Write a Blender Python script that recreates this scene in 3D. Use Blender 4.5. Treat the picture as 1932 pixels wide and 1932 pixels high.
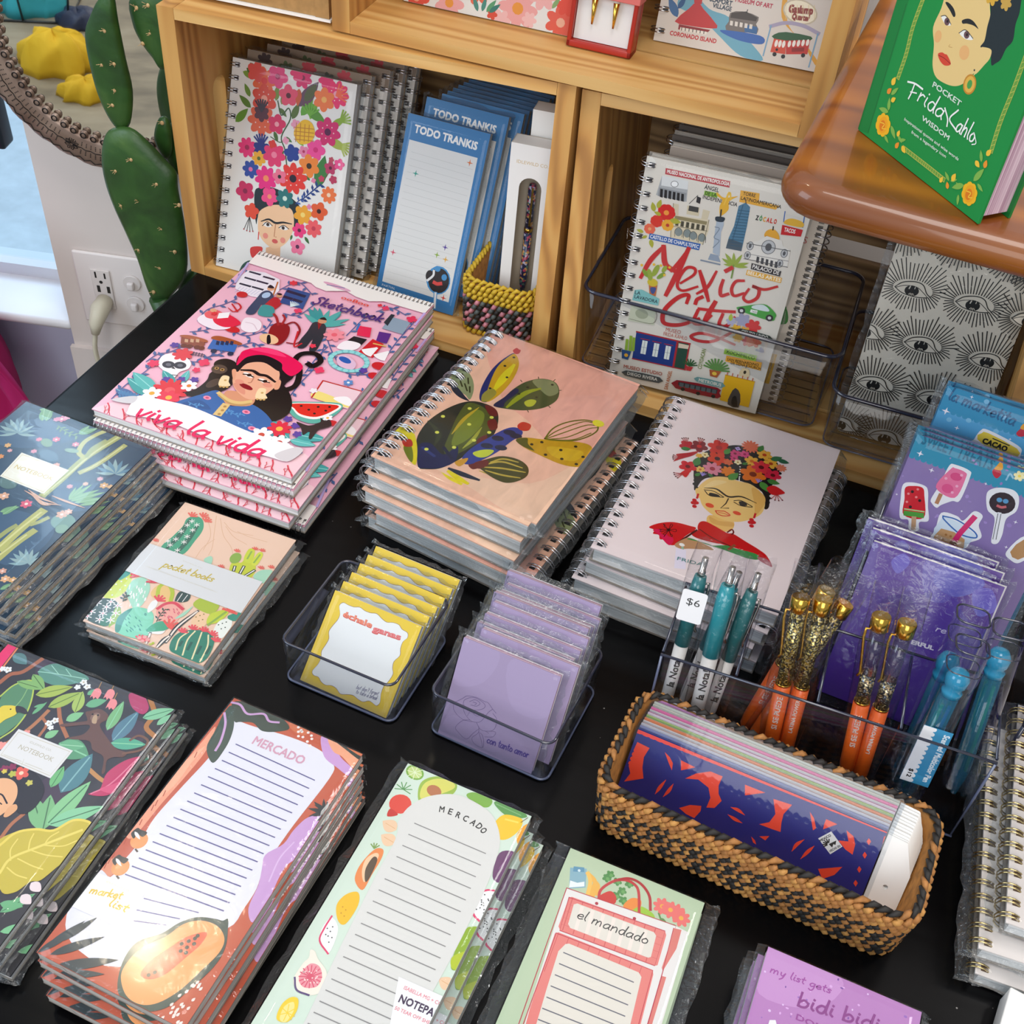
import bpy, bmesh, math, random
import numpy as np
from mathutils import Vector, Matrix, noise
from mathutils.geometry import tessellate_polygon
random.seed(7)
for o in list(bpy.data.objects): bpy.data.objects.remove(o, do_unlink=True)
SC = bpy.context.scene; COL = SC.collection
PI = math.pi; R = math.radians

# ---------------------------------------------------------------- camera
F_PX = 2231.0; CAM_H = 0.765
PITCH, ROLL, YAW = 0.77955, 0.09916, 0.25549
CAM_R = (Matrix.Rotation(YAW, 3, 'Z') @ Matrix.Rotation(PI/2-PITCH, 3, 'X') @ Matrix.Rotation(ROLL, 3, 'Z'))
cd = bpy.data.cameras.new('camera'); cam = bpy.data.objects.new('camera', cd); COL.objects.link(cam)
cd.sensor_width = 36.0; cd.lens = F_PX/1932*36.0; cd.clip_start = 0.02
cam.matrix_world = Matrix.Translation((0, 0, CAM_H)) @ CAM_R.to_4x4()
SC.camera = cam

# ---------------------------------------------------------------- world, lights, exposure
w = bpy.data.worlds.new('shop_daylight'); SC.world = w; w.use_nodes = True
bg = w.node_tree.nodes['Background']; bg.inputs[0].default_value = (0.80, 0.88, 1.0, 1); bg.inputs[1].default_value = 0.45
def area(name, loc, target, size, power, col, sy=None):
    l = bpy.data.lights.new(name, 'AREA'); l.energy = power; l.color = col
    l.shape = 'RECTANGLE'; l.size = size; l.size_y = sy or size
    o = bpy.data.objects.new(name, l); COL.objects.link(o); o.location = loc
    o.rotation_euler = (Vector(target)-Vector(loc)).to_track_quat('-Z', 'Y').to_euler()
    return o
area('ceiling_light_panel', (0.15, 0.2, 2.7), (-0.05, 0.85, 0), 1.0, 32, (1.0, 0.96, 0.91))
area('shop_window_light', (-2.4, -1.0, 1.6), (-0.2, 0.8, 0), 1.5, 40, (0.72, 0.86, 1.0))
area('front_fill_light', (0.6, -3.6, 2.1), (-0.1, 0.9, 0.1), 2.6, 92, (1.0, 0.97, 0.94))  # added fill light from the front, set far back for even falloff
area('street_daylight', (-1.6, 3.2, 2.6), (-1.4, 3.0, -.9), 2.2, 120, (0.78, 0.9, 1.0))
area('wall_gap_fill', (1.2, 1.32, 1.7), (-0.3, 1.27, 0.15), 0.4, 14, (1.0, 0.97, 0.93))  # added area light, brightens the wall behind the crates
def spot_bulb(name, loc, power, r=0.035):
    l = bpy.data.lights.new(name, 'POINT'); l.energy = power; l.color = (1.0, 0.86, 0.62); l.shadow_soft_size = r
    o = bpy.data.objects.new(name, l); COL.objects.link(o); o.location = loc
SC.view_settings.view_transform = 'Standard'; SC.view_settings.look = 'None'
SC.view_settings.gamma = 1; SC.view_settings.use_curve_mapping = False
SC.view_settings.exposure = 0.0
SC.cycles.transparent_max_bounces = 32

# ---------------------------------------------------------------- measuring helpers (photo pixel -> point on a real plane)
CAM = Vector((0, 0, CAM_H))
def ray(px, py): return CAM_R @ Vector((px-966, 966-py, -F_PX))
def at(px, py, z=0.0):
    d = ray(px, py); return CAM + d*((z-CAM_H)/d.z)
def at_y(px, py, y):
    d = ray(px, py); return CAM + d*(y/d.y)
def at_plane(px, py, p0, n):
    d = ray(px, py); return CAM + d*((Vector(p0)-CAM).dot(n)/d.dot(n))

# ---------------------------------------------------------------- colours and materials
def lin(c): return c/12.92 if c <= 0.04045 else ((c+0.055)/1.055)**2.4
_hc = {}
def hx(s, a=1.0):
    if not isinstance(s, str): return tuple(s) if len(s) == 4 else (*s, 1.0)
    if s not in _hc:
        t = s.lstrip('#')
        if len(t) == 3: t = ''.join(c+c for c in t)
        _hc[s] = tuple(lin(int(t[i:i+2], 16)/255) for i in (0, 2, 4))+(1.0,)
    return _hc[s]
class NT:
    def __init__(s, name):
        s.m = bpy.data.materials.new(name); s.m.use_nodes = True; s.t = s.m.node_tree
        s.b = s.t.nodes['Principled BSDF']; s.out = s.t.nodes['Material Output']
    def n(s, typ, **kw):
        x = s.t.nodes.new(typ)
        for k, v in kw.items():
            if k.startswith('i_'): x.inputs[k[2:].replace('_', ' ')].default_value = v
            else: setattr(x, k, v)
        return x
    def l(s, a, b): s.t.links.new(a, b)
    def ramp(s, stops, src):
        r = s.n('ShaderNodeValToRGB'); e = r.color_ramp.elements
        while len(e) < len(stops): e.new(0.5)
        for x, (p, c) in zip(e, stops): x.position = p; x.color = hx(c)
        s.l(src, r.inputs[0]); return r.outputs[0]
    def coord(s, scale=(1, 1, 1), kind='Object', rot=(0, 0, 0)):
        tc = s.n('ShaderNodeTexCoord'); mp = s.n('ShaderNodeMapping'); mp.inputs['Scale'].default_value = scale
        mp.inputs['Rotation'].default_value = rot
        s.l(tc.outputs[kind], mp.inputs[0]); return mp.outputs[0]
    def bump(s, h, strength=0.3, dist=0.001):
        b = s.n('ShaderNodeBump'); b.inputs['Strength'].default_value = strength; b.inputs['Distance'].default_value = dist
        s.l(h, b.inputs['Height']); s.l(b.outputs[0], s.b.inputs['Normal']); return b
def plain(name, col, rough=0.5, metal=0.0, spec=0.5, coat=0.0, noise_amt=0.0, nscale=60):
    t = NT(name); b = t.b
    b.inputs['Base Color'].default_value = hx(col); b.inputs['Roughness'].default_value = rough
    b.inputs['Metallic'].default_value = metal; b.inputs['Specular IOR Level'].default_value = spec
    b.inputs['Coat Weight'].default_value = coat; b.inputs['Coat Roughness'].default_value = 0.08
    if noise_amt:
        c = hx(col); nz = t.n('ShaderNodeTexNoise'); nz.inputs['Scale'].default_value = nscale; nz.inputs['Detail'].default_value = 4
        t.l(t.coord(), nz.inputs['Vector'])
        lo = tuple(v*(1-noise_amt) for v in c[:3])+(1,); hi = tuple(min(1, v*(1+noise_amt)) for v in c[:3])+(1,)
        t.l(t.ramp([(0.3, lo), (0.7, hi)], nz.outputs[0]), b.inputs['Base Color'])
    return t.m
def wood(name, c1, c2, c3, stretch=(2, 40, 40), rough=0.55, coat=0.0, dist=6.0, bump=0.25, rings=1.0):
    t = NT(name); v = t.coord(stretch)
    n1 = t.n('ShaderNodeTexNoise'); n1.inputs['Scale'].default_value = 1.0; n1.inputs['Detail'].default_value = 6; n1.inputs['Distortion'].default_value = 0.6
    t.l(v, n1.inputs['Vector'])
    wv = t.n('ShaderNodeTexWave', wave_type='BANDS', bands_direction='DIAGONAL'); wv.inputs['Scale'].default_value = rings; wv.inputs['Distortion'].default_value = dist; wv.inputs['Detail'].default_value = 2
    t.l(v, wv.inputs['Vector'])
    mx = t.n('ShaderNodeMix', data_type='FLOAT'); mx.inputs[0].default_value = 0.5
    t.l(n1.outputs[0], mx.inputs[2]); t.l(wv.outputs[1], mx.inputs[3])
    t.l(t.ramp([(0.2, c1), (0.5, c2), (0.8, c3)], mx.outputs[0]), t.b.inputs['Base Color'])
    t.b.inputs['Roughness'].default_value = rough; t.b.inputs['Coat Weight'].default_value = coat; t.b.inputs['Coat Roughness'].default_value = 0.06
    if bump: t.bump(mx.outputs[0], bump, 0.0006)
    return t.m
def clear(name, tint, gloss=0.12, rough=0.05, wrinkle=0.0, wscale=120, dens=0.0, edge=0.5, haze=0.0):
    """thin clear plastic: tinted see-through mixed with a glossy reflection that rises at grazing angles"""
    t = NT(name); t.t.nodes.remove(t.b)
    tr = t.n('ShaderNodeBsdfTransparent'); tr.inputs[0].default_value = hx(tint)
    gl = t.n('ShaderNodeBsdfGlossy'); gl.inputs['Roughness'].default_value = rough; gl.inputs['Color'].default_value = (1, 1, 1, 1)
    lw = t.n('ShaderNodeLayerWeight'); lw.inputs['Blend'].default_value = edge
    mr = t.n('ShaderNodeMapRange'); mr.inputs['To Min'].default_value = gloss*0.4; mr.inputs['To Max'].default_value = min(1, gloss*5)
    pw = t.n('ShaderNodeMath', operation='POWER'); pw.inputs[1].default_value = 3.0
    t.l(lw.outputs['Facing'], pw.inputs[0]); t.l(pw.outputs[0], mr.inputs['Value'])
    mx = t.n('ShaderNodeMixShader'); t.l(mr.outputs[0], mx.inputs[0]); t.l(tr.outputs[0], mx.inputs[1]); t.l(gl.outputs[0], mx.inputs[2])
    if wrinkle:
        nz = t.n('ShaderNodeTexNoise'); nz.inputs['Scale'].default_value = wscale; nz.inputs['Detail'].default_value = 3; nz.inputs['Distortion'].default_value = 1.5
        t.l(t.coord(), nz.inputs['Vector'])
        b = t.n('ShaderNodeBump'); b.inputs['Strength'].default_value = wrinkle; b.inputs['Distance'].default_value = 0.002
        t.l(nz.outputs[0], b.inputs['Height']); t.l(b.outputs[0], gl.inputs['Normal']); t.l(b.outputs[0], lw.inputs['Normal'])
    last = mx.outputs[0]
    if haze:
        df = t.n('ShaderNodeBsdfDiffuse'); df.inputs[0].default_value = hx(tint)
        m2 = t.n('ShaderNodeMixShader'); m2.inputs[0].default_value = haze; t.l(last, m2.inputs[1]); t.l(df.outputs[0], m2.inputs[2]); last = m2.outputs[0]
    t.l(last, t.out.inputs[0])
    return t.m
def printed(name, rough=0.4, coat=0.0, spec=0.5, paint=0.0):
    """printed stock: flat ink colours held in the mesh's colour attribute"""
    t = NT(name); a = t.n('ShaderNodeAttribute', attribute_name='Ink')
    src = a.outputs['Color']
    if paint:
        nz = t.n('ShaderNodeTexNoise'); nz.inputs['Scale'].default_value = 90; nz.inputs['Detail'].default_value = 5; nz.inputs['Distortion'].default_value = 1.0
        t.l(t.coord((1, .35, 1)), nz.inputs['Vector'])
        mr = t.n('ShaderNodeMapRange'); mr.inputs['From Min'].default_value = .3; mr.inputs['From Max'].default_value = .7
        mr.inputs['To Min'].default_value = 1-paint; mr.inputs['To Max'].default_value = 1+paint; t.l(nz.outputs[0], mr.inputs[0])
        mm = t.n('ShaderNodeVectorMath', operation='SCALE'); t.l(src, mm.inputs[0]); t.l(mr.outputs[0], mm.inputs['Scale']); src = mm.outputs[0]
    t.l(src, t.b.inputs['Base Color'])
    t.b.inputs['Roughness'].default_value = rough; t.b.inputs['Coat Weight'].default_value = coat; t.b.inputs['Coat Roughness'].default_value = 0.1
    t.b.inputs['Specular IOR Level'].default_value = spec
    return t.m
def paper_edge(name, c1, c2, per=900.0):
    t = NT(name); v = t.coord((6, 6, per))
    nz = t.n('ShaderNodeTexNoise'); nz.inputs['Scale'].default_value = 1.0; nz.inputs['Detail'].default_value = 3; t.l(v, nz.inputs['Vector'])
    t.l(t.ramp([(0.35, c1), (0.65, c2)], nz.outputs[0]), t.b.inputs['Base Color']); t.b.inputs['Roughness'].default_value = 0.75
    return t.m
M = {}
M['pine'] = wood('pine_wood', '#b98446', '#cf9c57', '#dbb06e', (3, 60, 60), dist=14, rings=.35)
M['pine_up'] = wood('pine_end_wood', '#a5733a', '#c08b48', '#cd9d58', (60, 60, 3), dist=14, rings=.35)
M['pine_back'] = wood('brown_back_slat', '#6f5538', '#92744d', '#a98a60', (3, 45, 45), rough=.7)  # browner, duller pine for the back slats
M['lacquer'] = None
def lacquer():
    t = NT('black_lacquer'); t.b.inputs['Specular IOR Level'].default_value = .15; t.b.inputs['Roughness'].default_value = 0.3
    v = t.coord()
    vo = t.n('ShaderNodeTexVoronoi'); vo.inputs['Scale'].default_value = 70; t.l(v, vo.inputs['Vector'])
    dust = t.ramp([(0.0, '#8d8a86'), (0.035, '#8d8a86'), (0.05, '#070708')], vo.outputs['Distance'])
    nz = t.n('ShaderNodeTexNoise'); nz.inputs['Scale'].default_value = 9; nz.inputs['Detail'].default_value = 2; t.l(v, nz.inputs['Vector'])
    gate = t.ramp([(0.58, '#000'), (0.64, '#fff')], nz.outputs[0])
    mx = t.n('ShaderNodeMix', data_type='RGBA'); t.l(gate, mx.inputs[0]); mx.inputs[6].default_value = hx('#070708'); t.l(dust, mx.inputs[7])
    t.l(mx.outputs[2], t.b.inputs['Base Color'])
    n2 = t.n('ShaderNodeTexNoise'); n2.inputs['Scale'].default_value = 14; n2.inputs['Detail'].default_value = 6; t.l(t.coord((1, 6, 1), rot=(0, 0, .5)), n2.inputs['Vector'])
    mr = t.n('ShaderNodeMapRange'); mr.inputs['To Min'].default_value = .12; mr.inputs['To Max'].default_value = .3; t.l(n2.outputs[0], mr.inputs[0]); t.l(mr.outputs[0], t.b.inputs['Roughness'])
    return t.m
M['lacquer'] = lacquer()
M['print'] = printed('printed_card'); M['print_gloss'] = printed('glossy_printed_card', .22, .4)
M['print_paint'] = printed('painterly_printed_card', .3, .2, paint=.10); M['print_matte'] = printed('matte_printed_card', .65)
M['pages'] = paper_edge('page_block', '#c9c8c6', '#f1f0ee'); M['pages_grey'] = paper_edge('grey_page_block', '#9b968f', '#d9d4cc')
M['pages_pink'] = paper_edge('pink_page_block', '#b78da0', '#efd3dc'); M['kraft'] = plain('kraft_board', '#9c8264', .8, noise_amt=.15)
M['greyboard'] = plain('grey_board', '#8b8278', .8, noise_amt=.12); M['white_card'] = plain('white_card', '#eceae6', .6)
M['wire'] = plain('silver_wire', '#c9c9cc', .22, 1.0); M['wire_dark'] = plain('dark_wire', '#3a3a3c', .3, 1.0); M['wire_gold'] = plain('gold_wire', '#d2bd86', .25, 1.0)
M['gold'] = plain('polished_gold', '#e0b24c', .18, 1.0); M['blackp'] = plain('black_plastic', '#111', .35)
M['acrylic'] = clear('clear_acrylic', '#f5f6f8', .06, .03); M['acrylic_edge'] = plain('acrylic_rim', '#2a2c3c', .12, spec=.8, coat=.5)
M['acrylic_base'] = plain('acrylic_base_edge', '#59607a', .15, spec=.8, coat=.5)
M['acrylic_rim'] = clear('acrylic_thick_edge', '#8088a0', .3, .05)
M['cello'] = clear('cellophane', '#f2f3f4', .07, .07, wrinkle=.55, wscale=70)
M['cello_flat'] = clear('flat_cellophane', '#f6f7f8', .035, .06, wrinkle=.12, wscale=26)
M['shrink'] = clear('shrink_film', '#f8f8f8', .06, .12, wrinkle=.5, wscale=45)
M['cello_edge'] = clear('folded_cellophane', '#e4e8ea', .12, .1, wrinkle=.8, wscale=160, haze=.03)
# ---------------------------------------------------------------- mesh building
class MB:
    def __init__(s): s.v = []; s.f = []; s.m = []; s.c = {}; s.sm = []
    def vert(s, p): s.v.append(tuple(p)); return len(s.v)-1
    def face(s, ids, mat=0, smooth=False): s.f.append(tuple(ids)); s.m.append(mat); s.sm.append(smooth)
    def box(s, a, b, mat=0, fn=None, bev=0.0):
        (x0, y0, z0), (x1, y1, z1) = a, b
        if bev:
            e = min(bev, abs(x1-x0)/2.01, abs(y1-y0)/2.01, abs(z1-z0)/2.01)
            s.rbox(a, b, e, mat, fn); return
        ps = [(x0, y0, z0), (x1, y0, z0), (x1, y1, z0), (x0, y1, z0), (x0, y0, z1), (x1, y0, z1), (x1, y1, z1), (x0, y1, z1)]
        i = [s.vert(fn(*p) if fn else p) for p in ps]
        for q in ((0, 3, 2, 1), (4, 5, 6, 7), (0, 1, 5, 4), (1, 2, 6, 5), (2, 3, 7, 6), (3, 0, 4, 7)): s.face([i[k] for k in q], mat)
    def rbox(s, a, b, e, mat=0, fn=None):
        """box with chamfered edges"""
        (x0, y0, z0), (x1, y1, z1) = a, b
        bm = bmesh.new(); bmesh.ops.create_cube(bm, size=1)
        for v in bm.verts: v.co = Vector(((x0+x1)/2+v.co.x*(x1-x0), (y0+y1)/2+v.co.y*(y1-y0), (z0+z1)/2+v.co.z*(z1-z0)))
        bmesh.ops.bevel(bm, geom=bm.edges[:], offset=e, segments=2, affect='EDGES', profile=.6)
        s.add_bm(bm, mat, fn, smooth=True); bm.free()
    def add_bm(s, bm, mat=0, fn=None, smooth=False):
        bm.verts.index_update(); k = len(s.v)
        for v in bm.verts: s.v.append(tuple(fn(*v.co) if fn else v.co))
        for f in bm.faces: s.face([k+v.index for v in f.verts], mat, smooth)
    def prism(s, pts, z0, z1, mat=0, fn=None, holes=(), side=None):
        """extrude a 2-D outline (with holes) along z"""
        g = fn or (lambda x, y, z: (x, y, z)); side = mat if side is None else side
        loops = [list(pts)]+[list(h) for h in holes]
        flat = [p for l in loops for p in l]
        tris = tessellate_polygon([[Vector((p[0], p[1], 0)) for p in l] for l in loops])
        lo = [s.vert(g(p[0], p[1], z0)) for p in flat]; hi = [s.vert(g(p[0], p[1], z1)) for p in flat]
        for t in tris:
            a, b, c = (Vector((*flat[i][:2], 0)) for i in t)
            t = t if (b-a).cross(c-a).z > 0 else t[::-1]
            s.face([hi[i] for i in t], mat); s.face([lo[i] for i in t[::-1]], mat)
        k = 0
        for l in loops:
            n = len(l)
            for i in range(n): s.face([lo[k+i], lo[k+(i+1) % n], hi[k+(i+1) % n], hi[k+i]], side)
            k += n
    def tube(s, path, r, n=6, mat=0, closed=False, cap=True, smooth=True):
        P = [Vector(p) for p in path]; N = len(P); rr = r if isinstance(r, (list, tuple)) else [r]*N
        up = None; rings = []
        for i in range(N):
            if closed: t = P[(i+1) % N]-P[i-1]
            else: t = P[min(i+1, N-1)]-P[max(i-1, 0)]
            t = t.normalized() if t.length > 1e-12 else Vector((0, 0, 1))
            if up is None: up = t.orthogonal().normalized()
            up = (up-t*up.dot(t)); up = up.normalized() if up.length > 1e-9 else t.orthogonal().normalized()
            b = t.cross(up)
            rings.append([s.vert(P[i]+(up*math.cos(2*PI*j/n)+b*math.sin(2*PI*j/n))*rr[i]) for j in range(n)])
        for i in range(N if closed else N-1):
            A, B = rings[i], rings[(i+1) % N]
            for j in range(n): s.face([A[j], A[(j+1) % n], B[(j+1) % n], B[j]], mat, smooth)
        if cap and not closed: s.face(rings[0][::-1], mat); s.face(rings[-1], mat)
    def lathe(s, prof, n=16, mat=0, fn=None, mats=None):
        """revolve (r, z) profile about z"""
        g = fn or (lambda x, y, z: (x, y, z)); rings = []
        for r, z in prof: rings.append([s.vert(g(r*math.cos(2*PI*j/n), r*math.sin(2*PI*j/n), z)) for j in range(n)])
        for i in range(len(prof)-1):
            for j in range(n): s.face([rings[i][j], rings[i][(j+1) % n], rings[i+1][(j+1) % n], rings[i+1][j]], mats[i] if mats else mat, True)
        s.face(rings[0][::-1], mats[0] if mats else mat); s.face(rings[-1], mats[-1] if mats else mat)
    def ball(s, c, r, mat=0, seg=10, fn=None):
        bm = bmesh.new(); bmesh.ops.create_uvsphere(bm, u_segments=seg, v_segments=max(5, seg//2+1), radius=1)
        rr = r if isinstance(r, (tuple, list)) else (r, r, r)
        for v in bm.verts: v.co = Vector((c[0]+v.co.x*rr[0], c[1]+v.co.y*rr[1], c[2]+v.co.z*rr[2]))
        s.add_bm(bm, mat, fn, True); bm.free()
    def build(s, name, mats, parent=None, ink=None):
        me = bpy.data.meshes.new(name); me.from_pydata(s.v, [], s.f)
        mats = mats if isinstance(mats, (list, tuple)) else [mats]
        for m in mats: me.materials.append(m)
        me.polygons.foreach_set('material_index', s.m); me.polygons.foreach_set('use_smooth', s.sm)
        if ink is not None:
            a = me.color_attributes.new('Ink', 'FLOAT_COLOR', 'POINT'); a.data.foreach_set('color', np.array(ink, np.float32).ravel())
        me.update(); o = bpy.data.objects.new(name, me); COL.objects.link(o)
        if parent is not None: o.parent = parent
        return o
def tag(o, label, cat, group=None):
    o['label'] = label; o['category'] = cat
    if group: o['group'] = group
    return o
def structure(o): o['kind'] = 'structure'; return o
def thing(name, label, cat, mat=None, group=None):
    o = bpy.data.objects.new(name, None); COL.objects.link(o); o.empty_display_size = .02
    if mat is not None: o.matrix_world = mat
    return tag(o, label, cat, group)
def copy_thing(root, mat, label=None, skip=()):
    """a copy of a thing with copies of its parts and sub-parts (mesh data shared)"""
    r = root.copy(); COL.objects.link(r); r.matrix_world = mat
    if label: r['label'] = label
    for ch in [o for o in bpy.data.objects if o.parent == root]:
        if ch.name.split('.')[0] in skip: continue
        c = ch.copy(); COL.objects.link(c); c.parent = r
        for g in [o for o in bpy.data.objects if o.parent == ch]:
            d = g.copy(); COL.objects.link(d); d.parent = c
    return r
ORD = ['topmost', 'second', 'third', 'fourth', 'fifth', 'sixth', 'seventh', 'eighth', 'ninth', 'tenth', 'eleventh', 'twelfth']
def crom(pts, n=6, closed=False):
    """smooth curve through points (Catmull-Rom)"""
    P = [Vector((*p, 0)) if len(p) == 2 else Vector(p) for p in pts]; N = len(P); out = []
    if N < 3 and not closed: return P
    for i in range(N if closed else N-1):
        p1, p2 = P[i], P[(i+1) % N]
        p0 = P[i-1] if (closed or i > 0) else p1*2-p2; p3 = P[(i+2) % N] if (closed or i+2 < N) else p2*2-p1
        for k in range(n):
            t = k/n; out.append(0.5*((2*p1)+(p2-p0)*t+(2*p0-5*p1+4*p2-p3)*t*t+(3*p1-p0-3*p2+p3)*t*t*t))
    if not closed: out.append(P[-1])
    return out

# ---------------------------------------------------------------- printed artwork
GL = {  # hand lettering: strokes through points, x-height 1, ascender 2, descender -1 ; (advance, strokes)
'a': (1.0, ['.8,.9 .45,1 .1,.6 .15,.1 .5,.05 .8,.5 .85,1', '.85,1 .8,.3 .95,0']), 'b': (.95, ['.15,2 .12,1 .1,0', '.12,.6 .5,1 .85,.6 .7,.1 .3,0 .1,.2']),
'c': (.85, ['.8,.85 .45,1 .1,.5 .35,.02 .8,.15']), 'd': (1.0, ['.8,.9 .4,1 .1,.5 .3,.02 .7,.2 .9,2', '.9,2 .83,.5 .95,0']),
'e': (.9, ['.12,.5 .75,.6 .6,1 .2,.85 .1,.35 .4,0 .85,.2']), 'f': (.7, ['.8,1.8 .55,2 .35,1.5 .3,.5 .25,-.6', '.05,1 .65,1.05']),
'g': (1.0, ['.8,.9 .4,1 .1,.55 .35,.1 .75,.4 .85,1', '.85,1 .8,-.4 .5,-1 .1,-.7']), 'h': (1.0, ['.15,2 .12,0', '.12,.5 .45,1 .75,.8 .8,0']),
'i': (.45, ['.2,1 .15,.3 .35,0', '.22,1.42 .24,1.5']), 'k': (.9, ['.15,2 .12,0', '.75,1 .15,.5 .8,0']), 'l': (.45, ['.2,2 .12,.5 .35,0']),
'm': (1.5, ['.12,1 .12,0', '.12,.5 .4,1 .65,.8 .68,0', '.68,.5 .95,1 1.2,.8 1.28,0']), 'n': (1.0, ['.12,1 .12,0', '.12,.5 .5,1 .78,.75 .85,0']),
'o': (.95, ['.45,1 .1,.55 .3,.02 .75,.15 .8,.7 .45,1 .4,.95']), 'p': (.95, ['.15,1 .1,-1', '.12,.6 .5,1 .85,.6 .7,.1 .3,0 .1,.2']),
'r': (.75, ['.15,1 .12,0', '.12,.5 .4,.95 .7,.9']), 's': (.75, ['.65,.85 .35,1 .15,.75 .55,.4 .5,.05 .08,.12']), 't': (.7, ['.35,1.7 .28,.4 .55,0', '.05,1.1 .65,1.15']),
'u': (1.0, ['.12,1 .15,.2 .5,0 .8,.4', '.82,1 .8,.3 .95,0']), 'v': (.85, ['.08,1 .4,0 .8,1.05']), 'w': (1.3, ['.08,1 .35,0 .65,.8 .9,0 1.25,1']),
'x': (.85, ['.1,1 .75,0', '.75,1 .1,0']), 'y': (.95, ['.12,1 .2,.35 .5,.15 .8,1', '.8,1 .6,-.4 .2,-1']), 'z': (.8, ['.1,1 .7,1 .1,0 .75,0']), 'j': (.5, ['.3,1 .25,-.6 0,-.9', '.32,1.42 .34,1.5']),
'F': (1.1, ['.2,2 .15,0', '.05,1.95 1.1,2.05', '.15,1.1 .8,1.15']), 'K': (1.2, ['.3,2 .15,0', '1.1,2 .2,.9 1.1,0']), 'M': (1.9, ['.05,0 .5,2 .8,.3 1.4,2 1.5,0']),
'C': (1.3, ['1.2,1.7 .8,2 .2,1.2 .3,.2 .8,0 1.2,.3']), 'S': (1.1, ['1,1.75 .6,2 .25,1.6 .7,1 .75,.3 .3,0 .05,.35']), ' ': (.6, []), "'": (.3, ['.2,2 .15,1.6']), 'é': (.9, ['.12,.5 .75,.6 .6,1 .2,.85 .1,.35 .4,0 .85,.2', '.4,1.3 .65,1.6'])}
GL = {k: (a, [[tuple(map(float, q.split(','))) for q in s.split()] for s in st]) for k, (a, st) in GL.items()}
_tx = {}
def font_tris(txt, bold=0.0):
    key = (txt, bold)
    if key not in _tx:
        cu = bpy.data.curves.new('t', 'FONT'); cu.body = txt; cu.size = 1; cu.resolution_u = 2
        ob = bpy.data.objects.new('t', cu); COL.objects.link(ob); me = bpy.data.meshes.new_from_object(ob.evaluated_get(bpy.context.evaluated_depsgraph_get()))
        me.calc_loop_triangles()
        vs = [(v.co.x, v.co.y) for v in me.vertices]; ts = [tuple(t.vertices) for t in me.loop_triangles]
        bpy.data.objects.remove(ob, do_unlink=True); bpy.data.curves.remove(cu); bpy.data.meshes.remove(me)
        if bold:  # heavier letters: the outline repeated a little to each side
            n0, v0, t0 = len(vs), list(vs), list(ts); vs, ts = [], []
            for dx, dy in ((-bold, -bold), (bold, -bold), (bold, bold), (-bold, bold), (0, 0)):
                k0 = len(vs); vs += [(x+dx*1.6, y+dy*1.6) for x, y in v0]; ts += [tuple(i+k0 for i in t) for t in t0]
        _tx[key] = (vs, ts)
    return _tx[key]
def homography(src, dst):
    A = []
    for (x, y), (u, v) in zip(src, dst): A += [[x, y, 1, 0, 0, 0, -u*x, -u*y, -u], [0, 0, 0, x, y, 1, -v*x, -v*y, -v]]
    return np.linalg.svd(np.array(A, float))[2][-1].reshape(3, 3)
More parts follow.
